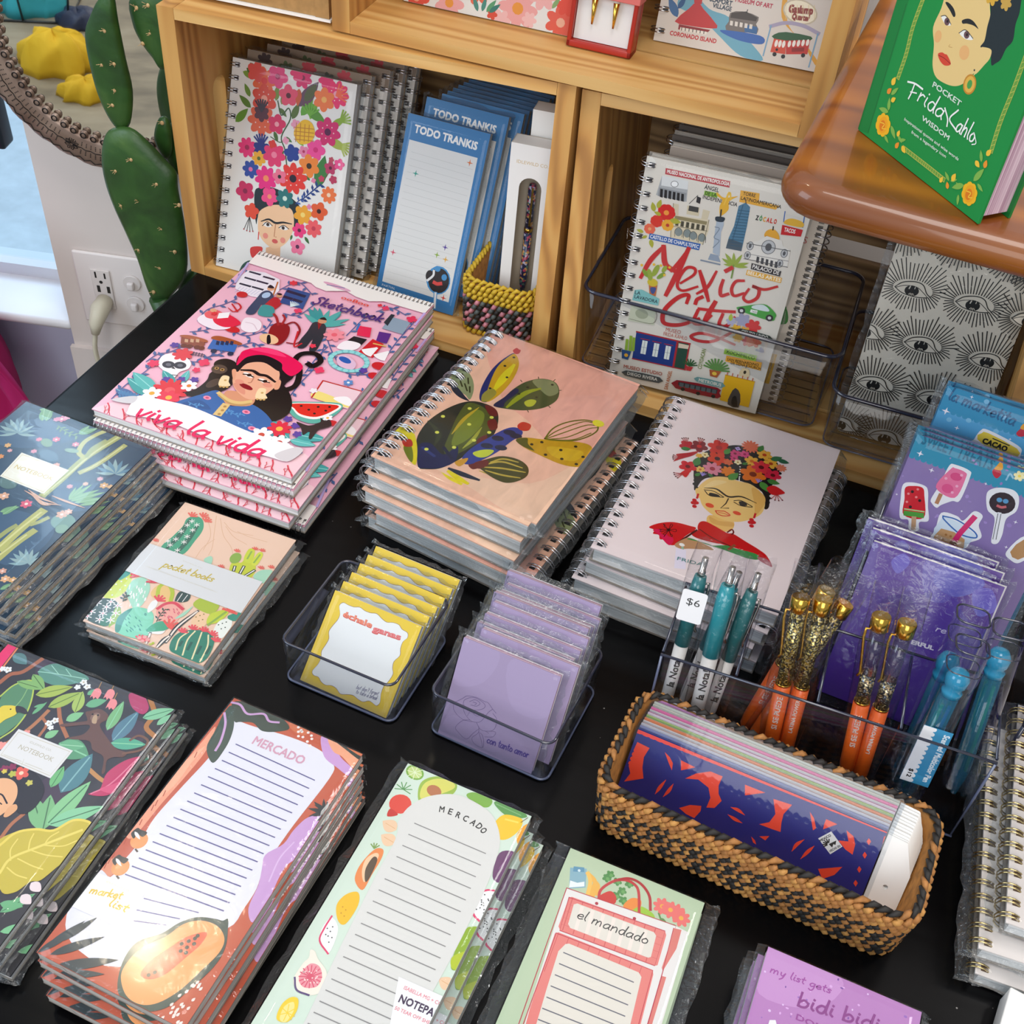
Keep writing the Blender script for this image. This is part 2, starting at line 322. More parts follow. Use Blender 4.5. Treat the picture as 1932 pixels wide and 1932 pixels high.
class Art:
    """flat artwork of a page W x H (local x centred, y up from the bottom edge), traced in crop coordinates of the photograph"""
    STEP = 2.6e-6
    def __init__(s, W, H, quad=None, frame=(0, 0, 1), base='#fff', x0=None, radius=0):
        s.W, s.H = W, H; s.fr = frame; s.tris = []; s.k = 0; s.base = base
        s.x0 = -W/2 if x0 is None else x0; s.x1 = s.x0+W
        if quad is None: quad = [(0, H), (W, H), (W, 0), (0, 0)]; s.hm = None
        else: s.hm = homography(quad, [(s.x0, H), (s.x1, H), (s.x1, 0), (s.x0, 0)])
        s.sc = 1.0
        if s.hm is not None:
            c = np.mean(quad, axis=0); c = ((c[0]-frame[0])/frame[2], (c[1]-frame[1])/frame[2]); a = Vector(s.P(*c)); b = Vector(s.P(c[0]+10, c[1])); d = Vector(s.P(c[0], c[1]+10))
            s.sc = math.sqrt(abs((b-a).x*(d-a).y-(b-a).y*(d-a).x))/10
    def P(s, x, y):
        if s.hm is None: return (s.x0+x, y)
        px, py = s.fr[0]+x*s.fr[2], s.fr[1]+y*s.fr[2]; v = s.hm @ np.array([px, py, 1.0]); return (v[0]/v[2], v[1]/v[2])
    def _clip(s, pts):
        for ax, lim, sg in ((0, s.x0+1e-4, 1), (0, s.x1-1e-4, -1), (1, 1e-4, 1), (1, s.H-1e-4, -1)):
            out = []; n = len(pts)
            for i in range(n):
                a, b = pts[i-1], pts[i]; ia, ib = (a[ax]-lim)*sg >= 0, (b[ax]-lim)*sg >= 0
                if ia != ib:
                    t = (lim-a[ax])/(b[ax]-a[ax]); out.append((a[0]+(b[0]-a[0])*t, a[1]+(b[1]-a[1])*t))
                if ib: out.append(b)
            pts = out
            if len(pts) < 3: return []
        return pts
    def lp(s, pts, col, up=True):
        """polygon in page coordinates"""
        pts = s._clip([(p[0], p[1]) for p in pts])
        if len(pts) < 3: return s
        if up: s.k += 1
        t = tessellate_polygon([[Vector((p[0], p[1], 0)) for p in pts]])
        t = [q if ((pts[q[1]][0]-pts[q[0]][0])*(pts[q[2]][1]-pts[q[0]][1])-(pts[q[1]][1]-pts[q[0]][1])*(pts[q[2]][0]-pts[q[0]][0])) > 0 else q[::-1] for q in t]
        s.tris.append(([(p[0], p[1], s.k*s.STEP) for p in pts], t, hx(col))); return s
    def poly(s, pts, col, sm=False, n=5):
        if isinstance(pts, str): pts = [tuple(map(float, q.split(','))) for q in pts.split()]
        q = [s.P(*p) for p in pts]
        if sm: q = [(p.x, p.y) for p in crom(q, n, True)]
        return s.lp(q, col)
    def lell(s, cx, cy, rx, ry, col, rot=0, n=18, up=True):
        c, d = math.cos(R(rot)), math.sin(R(rot))
        return s.lp([(cx+rx*math.cos(a)*c-ry*math.sin(a)*d, cy+rx*math.cos(a)*d+ry*math.sin(a)*c) for a in (2*PI*i/n for i in range(n))], col, up)
    def ell(s, x, y, rx, ry, col, rot=0, n=18): X, Y = s.P(x, y); return s.lell(X, Y, rx*s.sc, ry*s.sc, col, rot, n)
    def dots(s, pts, r, col, n=8):
        if isinstance(pts, str): pts = [tuple(map(float, q.split(','))) for q in pts.split()]
        s.k += 1
        for p in pts: X, Y = s.P(p[0], p[1]); s.lell(X, Y, r*s.sc, r*s.sc, col, 0, n, False)
        return s
    def lstroke(s, q, wd, col, taper=0.0):
        q = [Vector((p[0], p[1], 0)) for p in q]; L, Rr = [], []; N = len(q)
        for i in range(N):
            t = q[min(i+1, N-1)]-q[max(i-1, 0)]; t = t.normalized() if t.length > 1e-12 else Vector((1, 0, 0)); nrm = Vector((-t.y, t.x, 0))
            f = 1-taper*abs(2*i/max(1, N-1)-1)**2
            e = Vector((0, 0, 0))
            if i == 0: e = -t*wd*.35
            if i == N-1: e = t*wd*.35
            L.append(q[i]+nrm*wd/2*f+e); Rr.append(q[i]-nrm*wd/2*f+e)
        s.k += 1
        for i in range(N-1): s.lp([Rr[i], Rr[i+1], L[i+1], L[i]], col, False)
        return s
    def st(s, pts, wd, col, sm=True, taper=0.0, n=5):
        """stroke through crop points, width in crop px"""
        if isinstance(pts, str): pts = [tuple(map(float, q.split(','))) for q in pts.split()]
        q = [s.P(*p) for p in pts]; q = crom(q, n) if sm and len(q) > 2 else q
        return s.lstroke(q, wd*s.sc, col, taper)
    def leaf(s, x0, y0, x1, y1, wr, col, vein=None, bend=0.0):
        a, b = Vector(s.P(x0, y0)), Vector(s.P(x1, y1)); d = b-a; nn = Vector((-d.y, d.x)); L, Q = [], []
        for i in range(9):
            t = i/8; c = a+d*t+nn*bend*math.sin(PI*t); h = wr*math.sin(PI*t**.8)**.9 if 0 < t < 1 else 0
            L.append(c+nn*h); Q.append(c-nn*h)
        s.lp(L+Q[-2:0:-1], col)
        if vein: s.lstroke([a+d*t+nn*bend*math.sin(PI*t) for t in (.05, .3, .6, .9)], d.length*wr*.12+1e-4, vein)
        return s
    def fl(s, x, y, r, n, col, cc=None, cr=.28, depth=.35, rot=0, dots=None):
        """flower of n petals"""
        X, Y = s.P(x, y); r = r*s.sc; k = max(24, n*6)
        s.lp([(X+r*(1-depth+depth*abs(math.cos(n*a/2)))*math.cos(a+rot), Y+r*(1-depth+depth*abs(math.cos(n*a/2)))*math.sin(a+rot)) for a in (2*PI*i/k for i in range(k))], col)
        if cc: s.lell(X, Y, r*cr, r*cr, cc, n=10)
        if dots:
            s.k += 1
            for i in range(7): s.lell(X+r*.45*math.cos(i*.9), Y+r*.45*math.sin(i*.9), r*.05, r*.05, dots, n=6, up=False)
        return s
    def spray(s, x, y, r, a0, a1, n, wd, col, tip=None, tr=2):
        X, Y = s.P(x, y)
        for i in range(n):
            a = R(a0+(a1-a0)*i/max(1, n-1)); q = (X+r*s.sc*math.cos(a), Y+r*s.sc*math.sin(a)); s.lstroke([(X, Y), q], wd*s.sc, col)
            if tip: s.lell(*q, tr*s.sc, tr*s.sc, tip, n=7)
        return s
    def branch(s, pts, wd, col, leafcol, nl=6, ll=20, wr=.25):
        if isinstance(pts, str): pts = [tuple(map(float, q.split(','))) for q in pts.split()]
        q = crom([s.P(*p) for p in pts], 8); s.lstroke(q, wd*s.sc, col)
        for i in range(nl):
            j = min(len(q)-2, int((i+.7)/nl*(len(q)-1))); p = q[j]; t = (q[j+1]-p).normalized(); sg = 1 if i % 2 else -1
            d = (t*.6+Vector((-t.y, t.x, 0))*sg*.8)*ll*s.sc; nn = Vector((-d.y, d.x, 0))
            s.lp([p, p+d*.5+nn*wr, p+d, p+d*.5-nn*wr], leafcol)
        return s
    def text(s, txt, x0, y0, x1, y1, col, h=None, bold=0.0, arc=0.0, ink=None, curve=0.0):
        """type set from baseline start to baseline end; h = cap height in crop px (default keeps the letter proportions)"""
        a, b = Vector(s.P(x0, y0)), Vector(s.P(x1, y1)); d = b-a; vs, ts = font_tris(txt, bold)
        if not vs: return s
        mn, mxx = min(v[0] for v in vs), max(v[0] for v in vs); k = d.length/(mxx-mn); ky = k if h is None else h*s.sc/.72
        e = d.normalized(); nn = Vector((-e.y, e.x)); s.k += 1; L = d.length
        def pos(v):
            u = (v[0]-mn)*k; vv = v[1]*ky
            if curve:  # letters follow an arch
                th = (u/L-.5)*curve; rad = L/curve; c0 = a+d*.5-nn*rad*1.0
                return c0+(e*math.sin(th)+nn*math.cos(th))*(rad+vv)
            return a+e*u+nn*vv
        pv = [pos(v) for v in vs]
        nc = 5 if bold else 1; per = max(1, len(ts)//nc); k0 = s.k
        for ti, t in enumerate(ts): s.k = k0+ti//per; s.lp([pv[i] for i in t], col, False)
        return s
    def hand(s, txt, x0, y0, x1, y1, h, wd, col, slant=.15, cols=None):
        """brush lettering from baseline start to end; h = x-height in crop px, wd = stroke width in crop px"""
        a, b = Vector(s.P(x0, y0)), Vector(s.P(x1, y1)); d = b-a; tot = sum(GL.get(c, GL[' '])[0]*1.08 for c in txt); k = d.length/tot
        e = d.normalized(); nn = Vector((-e.y, e.x)); x = 0; hh = h*s.sc
        for ci, c in enumerate(txt):
            adv, sts = GL.get(c, GL[' '])
            for q in sts:
                s.lstroke(crom([a+e*((x+p[0])*k+slant*p[1]*hh)+nn*p[1]*hh for p in q], 5), wd*s.sc, cols[ci % len(cols)] if cols else col)
            x += adv*1.08
        return s
    def into(s, mb, ink, z, mat=0):
        for vs, ts, c in s.tris:
            k = len(mb.v)
            for p in vs: mb.v.append((p[0], p[1], z+3e-5+p[2])); ink.append(c)
            for t in ts: mb.face([k+i for i in t], mat)
# ---------------------------------------------------------------- flat goods
def frame_flat(quad, z):
    """page lying flat: corners TL TR BR BL (photo px) seen at height z -> origin mid bottom edge, W, H"""
    P = [at(x, y, z) for x, y in quad]; W = ((P[1]-P[0]).length+(P[2]-P[3]).length)/2; H = ((P[3]-P[0]).length+(P[2]-P[1]).length)/2
    ex = ((P[1]-P[0]).normalized()+(P[2]-P[3]).normalized()); ex.z = 0; ex.normalize(); c = sum(P, Vector())/4; ey = Vector((-ex.y, ex.x, 0))
    return c-ey*H/2, math.atan2(ex.y, ex.x), W, H
def frame_lean(quad, z0, tilt=None, hmul=None):
    """page leaning back on its bottom edge at height z0 -> matrix of the FRONT face (origin mid bottom edge), W, H"""
    TL, TR, BR, BL = quad; A, B = at(*BL, z0), at(*BR, z0); ex = (B-A).normalized(); W = (B-A).length; back = Vector((-ex.y, ex.x, 0)); best = None
    for ti in ([tilt] if tilt is not None else [i*.5 for i in range(0, 150)]):
        u = Vector((0, 0, 1))*math.cos(R(ti))+back*math.sin(R(ti))
        for hi in range(20, 420, 2):
            H = hi/1000; e = 0
            for P, q in ((A+u*H, TL), (B+u*H, TR)):
                c = CAM_R.transposed() @ (P-CAM); e += (966-F_PX*c.x/c.z-q[0])**2+(966+F_PX*c.y/c.z-q[1])**2
            if best is None or e < best[0]: best = (e, ti, H, u)
    e, ti, H, u = best; n = ex.cross(u); m = Matrix((ex, u, n)).transposed().to_4x4(); m.translation = (A+B)/2
    return m, W, H, ti, math.sqrt(e)
def flat_mat(o, ang, z=None):
    m = Matrix.Rotation(ang, 4, 'Z'); m.translation = (o[0], o[1], o[2] if z is None else z); return m
# ================================================================ the setting
def rrect(x0, y0, x1, y1, r, n=4):
    out = []
    for cx, cy, a in ((x1-r, y1-r, 0), (x0+r, y1-r, 90), (x0+r, y0+r, 180), (x1-r, y0+r, 270)):
        out += [(cx+r*math.cos(R(a+90*i/n)), cy+r*math.sin(R(a+90*i/n))) for i in range(n+1)]
    return out
def loft(mb, rings, mat=0, cap0=True, cap1=True, smooth=True):
    ids = [[mb.vert(p) for p in r] for r in rings]; n = len(ids[0])
    for a, b in zip(ids, ids[1:]):
        for j in range(n): mb.face([a[j], a[(j+1) % n], b[(j+1) % n], b[j]], mat, smooth)
    if cap0: mb.face(ids[0][::-1], mat)
    if cap1: mb.face(ids[-1], mat)
WU = Vector((math.cos(R(11)), math.sin(R(11)), 0)); WN = Vector((-math.sin(R(11)), math.cos(R(11)), 0)); WP = Vector((-0.95, 1.2, -0.2))
M['wall'] = plain('white_wall_paint', '#d8cfca', .6, noise_amt=.03, nscale=8)
M['wall_cool'] = plain('shade_tinted_window_wall', '#ccd6f0', .6, noise_amt=.03, nscale=8)  # bluish shade below the sill put into the wall colour
def wpt(u, d, z): p = WP+WU*u+WN*d; return Vector((p.x, p.y, z))
wl = at_plane(122, 568, WP, WN); UL = (wl-WP).dot(WU)
m = MB(); m.box((UL, 0, -0.75), (1.9, .14, 2.6), fn=lambda x, y, z: wpt(x, y, z)); structure(m.build('wall_back', M['wall']))
m = MB(); m.box((UL-.004, -.008, -.75), (1.9, .0, -.36), fn=lambda x, y, z: wpt(x, y, z)); structure(m.build('baseboard_back', M['wall']))
WP2 = WP+WN*.06; ZW = at_plane(60, 552, WP2, WN).z; ZS = at_plane(60, 606, WP2-WN*.05, WN).z
m = MB(); m.box((UL-1.6, .06, -.75), (UL+.02, .16, ZS), fn=lambda x, y, z: wpt(x, y, z)); m.box((UL-1.6, .06, 1.5), (UL+.02, .16, 2.6), fn=lambda x, y, z: wpt(x, y, z)); structure(m.build('wall_left', M['wall_cool']))
m = MB(); m.box((UL-1.6, .0, ZS), (UL+.0, .16, ZW), fn=lambda x, y, z: wpt(x, y, z), bev=.006); structure(m.build('trim_1', plain('white_sill_paint', '#e9eef5', .35)))
m = MB()
for a, b in (((UL-.03, .10, ZW), (UL+.0, .14, 1.5)), ((UL-.56, .10, ZW), (UL-.5, .14, 1.5)), ((UL-1.6, .10, ZW), (UL, .14, ZW+.02))): m.box(a, b, fn=lambda x, y, z: wpt(x, y, z))
wf = structure(m.build('window_1', plain('window_frame_paint', '#dfe8f0', .4)))
m = MB(); m.box((UL-1.6, .118, ZW), (UL, .122, 1.5), fn=lambda x, y, z: wpt(x, y, z)); g = m.build('pane', clear('window_glass', '#eef6fb', .04, .01)); g.parent = wf
p = at_plane(6, 218, WP2, WN); hu = (p-WP).dot(WU); m = MB(); m.box((hu-.02, .03, p.z-.035), (hu+.008, .06, p.z+.05), fn=lambda x, y, z: wpt(x, y, z), bev=.004); hd_ = m.build('handle', plain('dark_window_handle', '#14202a', .4)); hd_.parent = wf
m = MB(); m.box((-4, 1.62, -1.0), (1.0, 7, -.9)); sw = m.build('pavement', plain('pale_pavement', '#c9d3d8', .8, noise_amt=.08, nscale=25)); structure(sw)
def floor_mat():
    t = NT('worn_tan_floor'); n1 = t.n('ShaderNodeTexNoise'); n1.inputs['Scale'].default_value = 5; n1.inputs['Detail'].default_value = 5; t.l(t.coord((1, 2.2, 1)), n1.inputs['Vector'])
    t.l(t.ramp([(0.3, '#6d6252'), (0.55, '#94866f'), (0.75, '#a89b84')], n1.outputs[0]), t.b.inputs['Base Color']); t.b.inputs['Roughness'].default_value = .5
    return t.m
m = MB(); m.box((-2.6, -2.0, -.80), (2.0, 1.62, -.75)); structure(m.build('floor', floor_mat()))

# ================================================================ the black display table
a, b = at(345, 535, 0), at(95, 756, 0); tdir = (b-a).normalized(); back = a-tdir*.30; front = a+tdir*1.2
tb = thing('display_table', 'black lacquered display table covered with notebooks and pads', 'table', Matrix.Translation((0.2, .6, -.75)))
def tl(p, z): return (p[0]-.2, p[1]-.6, z+.75)
m = MB(); m.prism([(back.x, back.y), (front.x, front.y), (1.2, front.y), (1.2, back.y)], -.035, 0, fn=lambda x, y, z: tl((x, y), z)); top = m.build('table_top', M['lacquer'], tb)
bv = top.modifiers.new('edge', 'BEVEL'); bv.width = .004; bv.segments = 2; bv.limit_method = 'ANGLE'
m = MB(); m.box((back.x+.06, front.y+.08, -.11), (1.12, back.y-.06, -.035), fn=lambda x, y, z: tl((x, y), z)); m.build('apron', M['blackp'], tb)
for x, y in ((back.x+.09, back.y-.1), (front.x+.12, front.y+.12), (1.08, back.y-.1), (1.08, front.y+.12)):
    m = MB(); m.box((x-.03, y-.03, -.75), (x+.03, y+.03, -.11), fn=lambda x, y, z: tl((x, y), z)); m.build('leg', M['blackp'], tb)

# ================================================================ wooden crates (open side to the front)
class Crate:
    def __init__(s, BL, BR, TL, TR, depth=.235):
        s.BL, s.BR, s.TL, s.TR = map(Vector, (BL, BR, TL, TR)); s.W = (s.BR-s.BL).length; s.H = ((s.TL-s.BL).length+(s.TR-s.BR).length)/2
        e = s.BR-s.BL+s.TR-s.TL; e.z = 0; e.normalize(); s.back = Vector((-e.y, e.x, 0)); s.D = depth; s.O = s.BL.copy()
    def p(s, x, y, z):
        u, v = x/s.W, z/s.H
        return s.BL*(1-u)*(1-v)+s.BR*u*(1-v)+s.TL*(1-u)*v+s.TR*u*v+s.back*y-s.O
    def make(s, label, slots=(1, 1), backs=((.0, .085), (.105, .19), (.205, .29)), top_slats=True, backmat='pine_back', lip=True):
        t = thing('wooden_crate', label, 'crate', Matrix.Translation(s.O)); T = .018; W, H, D = s.W, s.H, s.D
        for k, x0 in enumerate((0, W-T)):
            # end panel drawn in (depth, height), slot cut through
            m = MB(); pts = [(0, .0), (D, .0), (D, H), (0, H)]
            holes = [rrect(.055, .5*H-.05, .08, .5*H+.055, .012, 4)] if slots[k] else []
            def fn(a, b, c): return s.p(x0+c, a, b)
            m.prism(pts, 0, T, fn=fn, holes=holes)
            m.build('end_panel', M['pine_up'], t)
        tk = .011; nb = 3; wd = (D-.012)/nb
        for zz in ((0, tk), (H-tk, H)):
            if zz[0] > 0 and not top_slats: continue
            for i in range(nb):
                m = MB(); m.box((T+.0003, i*(wd+.006), zz[0]), (W-T-.0003, i*(wd+.006)+wd, zz[1]), fn=s.p); m.build('slat', M['pine'], t)
        for z0, z1 in backs:
            m = MB(); m.box((0, D+.0005, z0), (W, D+.009, min(z1, H)), fn=s.p); m.build('back_slat', M[backmat], t)
        return t
zT = .295
crA = Crate(at(361, 511, 0), at(1024, 721, 0), at(294, 9, zT), at(1088, 163, zT))
crA.make('left wooden crate on the table holding the flower-cover notebooks and the blue list pads')
bl = at(1036, 728, 0); tl_ = at(1099, 168, .289); e4 = Vector((math.cos(R(-4)), math.sin(R(-4)), 0)); e1 = Vector((math.cos(R(1.2)), math.sin(R(1.2)), 0))
bl = bl+Vector((.004, 0, 0))
crB = Crate(bl, bl+e4*.452, tl_, tl_+e1*.447)
crB.make('right wooden crate on the table behind the clear bins', slots=(1, 0))
z2 = .297
ul = at(627, 56, z2); ur = at(1573, 275, z2); eu = (ur-ul).normalized(); ur = ul+eu*.458
crC = Crate(ul, ur, ul+Vector((0, 0, .29)), ur+Vector((0, 0, .29)))
crC.make('upper wooden crate stacked on top of the two lower crates', slots=(0, 0))

# ================================================================ glossy wooden corner shelf
M['shelf'] = wood('varnished_shelf_wood', '#6e3503', '#884906', '#9a580b', (3, 30, 30), rough=.45, coat=.5, dist=14, bump=.02, rings=.3)
zs = .40; T0 = at(1455, 374, zs-.012); ef = (at(1932, 503, zs-.012)-T0); ef.z = 0; ef.normalize(); el = Vector((-ef.y, ef.x, 0))
sh = thing('corner_shelf', 'glossy brown wooden shelf with rounded edge jutting in at the upper right', 'shelf', Matrix.Translation(T0))
m = MB(); rings = []
for k in range(9):
    th = -PI/2+PI*k/8; ins = .014*(1-math.cos(th)); z = .013*math.sin(th)
    rings.append([tuple(ef*x+el*y+Vector((0, 0, z))) for x, y in rrect(ins, ins, .75-ins, .42-ins, .03-ins*.9, 6)])
loft(m, rings); m.build('board', M['shelf'], sh)
m = MB(); p = ef*.40+el*.2; m.box((p.x-.03, p.y-.03, -T0.z+.0005), (p.x+.03, p.y+.03, -.013)); m.build('post', M['shelf'], sh)

# ================================================================ mirror in a punched tin frame
MC = Vector((-.945, 1.165, .1347)); mo = WN*(-.033)
mir = thing('round_mirror', 'round wall mirror in a dark punched tin frame, behind the cactus', 'mirror')
C0 = WP+WU*(((-.6252)-WP.dot(WU)))+WN*(-.03); C0 = Vector((C0.x, C0.y, .1347))
mir.matrix_world = Matrix((WU, Vector((0, 0, 1)), -WN)).transposed().to_4x4(); mir.matrix_world.translation = C0
def tin():
    t = NT('punched_tin'); t.b.inputs['Metallic'].default_value = .45; t.b.inputs['Roughness'].default_value = .42
    nz = t.n('ShaderNodeTexNoise'); nz.inputs['Scale'].default_value = 30; t.l(t.coord(), nz.inputs['Vector'])
    t.l(t.ramp([(.3, '#7a6356'), (.7, '#a18b7d')], nz.outputs[0]), t.b.inputs['Base Color']); return t.m
M['tin'] = tin(); M['tin_dark'] = plain('punched_tin_hole', '#191311', .6, .3)
m = MB(); prof = [(.128, .004), (.128, .010), (.134, .014), (.150, .012), (.166, .010), (.171, .004)]
n = 96; rings = []
for r_, z_ in prof: rings.append([((r_+(.0025*abs(math.sin(j*PI/3)) if r_ > .17 else 0))*math.cos(2*PI*j/n), (r_+(.0025*abs(math.sin(j*PI/3)) if r_ > .17 else 0))*math.sin(2*PI*j/n), z_) for j in range(n)])
ids = [[m.vert(p) for p in r] for r in rings]
for a_, b_ in zip(ids, ids[1:]):
    for j in range(n): m.face([a_[j], a_[(j+1) % n], b_[(j+1) % n], b_[j]], 0, True)
m.build('frame', M['tin'], mir)
m = MB()   # scalloped beads round the glass, punched holes and petals
for j in range(62):
    a_ = 2*PI*j/62; c = Vector((.1275*math.cos(a_), .1275*math.sin(a_), .012)); m.ball(c, (.0058, .0058, .0035), 0, 8)
    m.tube([c+Vector((.0036*math.cos(b_), .0036*math.sin(b_), .0035)) for b_ in (2*PI*i/8 for i in range(8))], .0007, 4, 1, True)
m.build('bead_border', [M['tin'], M['tin_dark']], mir)
m = MB()
for j in range(150):
    a_ = 2*PI*j/150
    if j % 25 < 4: continue
    for r_ in (.139, .1415, .144, .1515, .154, .1565):
        z_ = .0137-(r_-.134)*.11; m.ball((r_*math.cos(a_), r_*math.sin(a_), z_), (.0010, .0010, .0006), 0, 5)
for j in range(75):
    a_ = 2*PI*j/75; m.tube([(.1475*math.cos(a_), .1475*math.sin(a_), .0125), (.149*math.cos(a_+.04), .149*math.sin(a_+.04), .0125), (.1475*math.cos(a_+.084), .1475*math.sin(a_+.084), .0125)], .0006, 4)
    m.tube([(.162*math.cos(a_), .162*math.sin(a_), .0108), (.166*math.cos(a_+.04), .166*math.sin(a_+.04), .0105), (.162*math.cos(a_+.084), .162*math.sin(a_+.084), .0108)], .0006, 4)
for j in range(6):
    a_ = 2*PI*(j*25+2)/150; cx, cy = .148*math.cos(a_), .148*math.sin(a_)
    for q in range(8):
        b_ = 2*PI*q/8; m.tube([(cx+.002*math.cos(b_), cy+.002*math.sin(b_), .0135), (cx+.007*math.cos(b_+.25), cy+.007*math.sin(b_+.25), .0135), (cx+.009*math.cos(b_), cy+.009*math.sin(b_), .0125), (cx+.007*math.cos(b_-.25), cy+.007*math.sin(b_-.25), .0135)], .0006, 4, 0, True)
m.build('punched_pattern', M['tin_dark'], mir)
m = MB(); m.lathe([(.1290, .0), (.1290, .0075)], 64); m.build('glass', plain('mirror_glass', '#f2f2ee', .015, 1.0), mir)
# goods on the floor that the mirror shows
mp0 = C0-WN*.0075
def reflect_floor(px, py, z=-.75):
    p = at_plane(px, py, mp0, WN); d = (p-CAM).normalized(); d = d-WN*2*d.dot(WN); return p+d*((z-p.z)/d.z)
def heap(name, label, cat, c, rx, ry, h, mat, seed):
    o = thing(name, label, cat, Matrix.Translation(c)); m = MB(); n = 28; rings = []
    for k in range(8):
        f = k/7; r_ = math.cos(f*PI/2)**.6 if k < 7 else .02
        rings.append([(rx*r_*math.cos(2*PI*j/n)*(1+.18*math.sin(j*1.7+seed+k*.5)), ry*r_*math.sin(2*PI*j/n)*(1+.18*math.sin(j*1.3+seed*2+k*.6)), h*math.sin(f*PI/2)*(1+.1*math.sin(j*.9+k))) for j in range(n)])
    loft(m, rings); m.build('folded_cloth', mat, o); return o
heap('yellow_fabric', 'yellow fabric bundle on the floor, seen in the round mirror', 'fabric', reflect_floor(112, 128), .10, .075, .10, plain('yellow_cloth', '#e0b21d', .8), 1)
heap('yellow_fabric', 'smaller yellow fabric fold seen low in the round mirror by the cactus', 'fabric', reflect_floor(165, 182), .07, .05, .05, M.get('yc') or plain('mustard_cloth', '#d8a915', .8), 3)
heap('turquoise_fabric', 'turquoise fabric in the wire basket, seen in the round mirror', 'fabric', reflect_floor(58, 18), .10, .07, .12, plain('turquoise_cloth', '#3fb4bf', .8), 5)
heap('navy_bag', 'dark navy bundle on the floor, seen in the round mirror above the yellow fabric', 'bag', reflect_floor(150, 48), .06, .05, .05, plain('navy_cloth', '#27304a', .5), 8)
wb = thing('wire_basket', 'black wire basket round turquoise fabric, seen in the round mirror', 'basket', Matrix.Translation(reflect_floor(58, 18)))
m = MB()
for z_, s_ in ((.004, .85), (.10, 1.0), (.19, 1.1)): m.tube([(x*.15*s_, y*.11*s_, z_) for x, y in ((-1, -1), (1, -1), (1, 1), (-1, 1))], .004, 5, 0, True)
for x, y in ((-1, -1), (0, -1), (1, -1), (1, 1), (0, 1), (-1, 1)): m.tube([(x*.15*.85, y*.11*.85, .004), (x*.15*1.1, y*.11*1.1, .19)], .0035, 5)
m.build('wire_frame', M['blackp'], wb)

# ================================================================ prickly pear
def cactus_mat():
    t = NT('cactus_skin'); n1 = t.n('ShaderNodeTexNoise'); n1.inputs['Scale'].default_value = 14; n1.inputs['Detail'].default_value = 6; n1.inputs['Distortion'].default_value = 1.2; t.l(t.coord(), n1.inputs['Vector'])
    t.l(t.ramp([(.3, '#1d3a17'), (.55, '#2c5220'), (.8, '#4a6b30')], n1.outputs[0]), t.b.inputs['Base Color']); t.b.inputs['Roughness'].default_value = .42
    n2 = t.n('ShaderNodeTexNoise'); n2.inputs['Scale'].default_value = 90; t.l(t.coord(), n2.inputs['Vector']); t.bump(n2.outputs[0], .3, .002); return t.m
M['cactus'] = cactus_mat(); M['areole'] = plain('areole_tuft', '#c9a878', .8)
CP = Vector((-.72, 1.10, 0)); cn = Vector((-.1, 1, .0)).normalized()
ca = thing('prickly_pear', 'green prickly pear cactus between the mirror and the left crate', 'cactus', Matrix.Translation((-.70, 1.12, -.75)))
co = Vector((-.70, 1.12, -.75))
def pad(outline, off, thick, are):
    P = [at_plane(x, y, CP+cn*off, cn)-co for x, y in outline]; P = crom(P, 4, True); c = sum(P, Vector())/len(P)
    m = MB(); rings = []
    for k in range(-4, 5):
        f = math.cos(k/4*PI/2*.93); rings.append([c+(p-c)*(f**.55)-cn*(thick*math.sin(k/4*PI/2)) for p in P])
    loft(m, [[tuple(p) for p in r] for r in rings]); o = m.build('pad', M['cactus'], ca)
    for x, y in are:
        m = MB(); p = at_plane(x, y, CP+cn*(off-thick*.8), cn)-co; m.ball(p, .0026, 0, 7)
        for q in range(4): m.tube([p, p+Vector((random.uniform(-.004, .004), -.006, random.uniform(-.002, .006)))], .0003, 3)
        m.build('areole', M['areole'], o)
pad([(205, 246), (192, 285), (198, 335), (215, 385), (240, 440), (262, 490), (280, 545), (298, 575), (322, 560), (352, 515), (350, 440), (336, 360), (332, 325), (310, 300), (280, 268), (245, 240)], 0, .012,
    [(219, 322), (248, 301), (229, 387), (263, 379), (296, 347), (305, 431), (262, 471), (330, 475), (302, 505), (290, 551), (338, 387)])
pad([(185, 0), (170, 30), (161, 60), (168, 110), (185, 175), (208, 225), (228, 246), (246, 232), (250, 175), (236, 110), (222, 40), (210, -20)], .006, .008, [(198, 58), (216, 120), (193, 122), (217, 170), (213, 198)])
pad([(250, -10), (251, 40), (268, 78), (290, 108), (312, 130), (345, 60), (330, -20)], .03, .010, [(280, 10), (284, 62), (270, 82), (258, 15)])
pad([(292, 262), (298, 226), (312, 220), (322, 240), (325, 285), (312, 300)], .035, .006, [(306, 232)])
pad([(312, 290), (320, 235), (345, 230), (352, 300), (335, 330)], .05, .008, [])
pad([(338, 550), (345, 520), (372, 505), (385, 540), (360, 565)], .03, .008, [])
m = MB(); p1 = at_plane(300, 560, CP, cn)-co; m.tube([(0.0, .0, .2), (p1.x*.6, p1.y*.6, p1.z-.12), p1], [.02, .02, .014], 10); m.build('stem', M['cactus'], ca)
m = MB(); m.lathe([(.07, 0), (.09, .22), (.1, .22), (.1, .26), (.088, .26), (.085, .235)], 28); m.build('pot', plain('terracotta', '#a5613c', .8), ca)

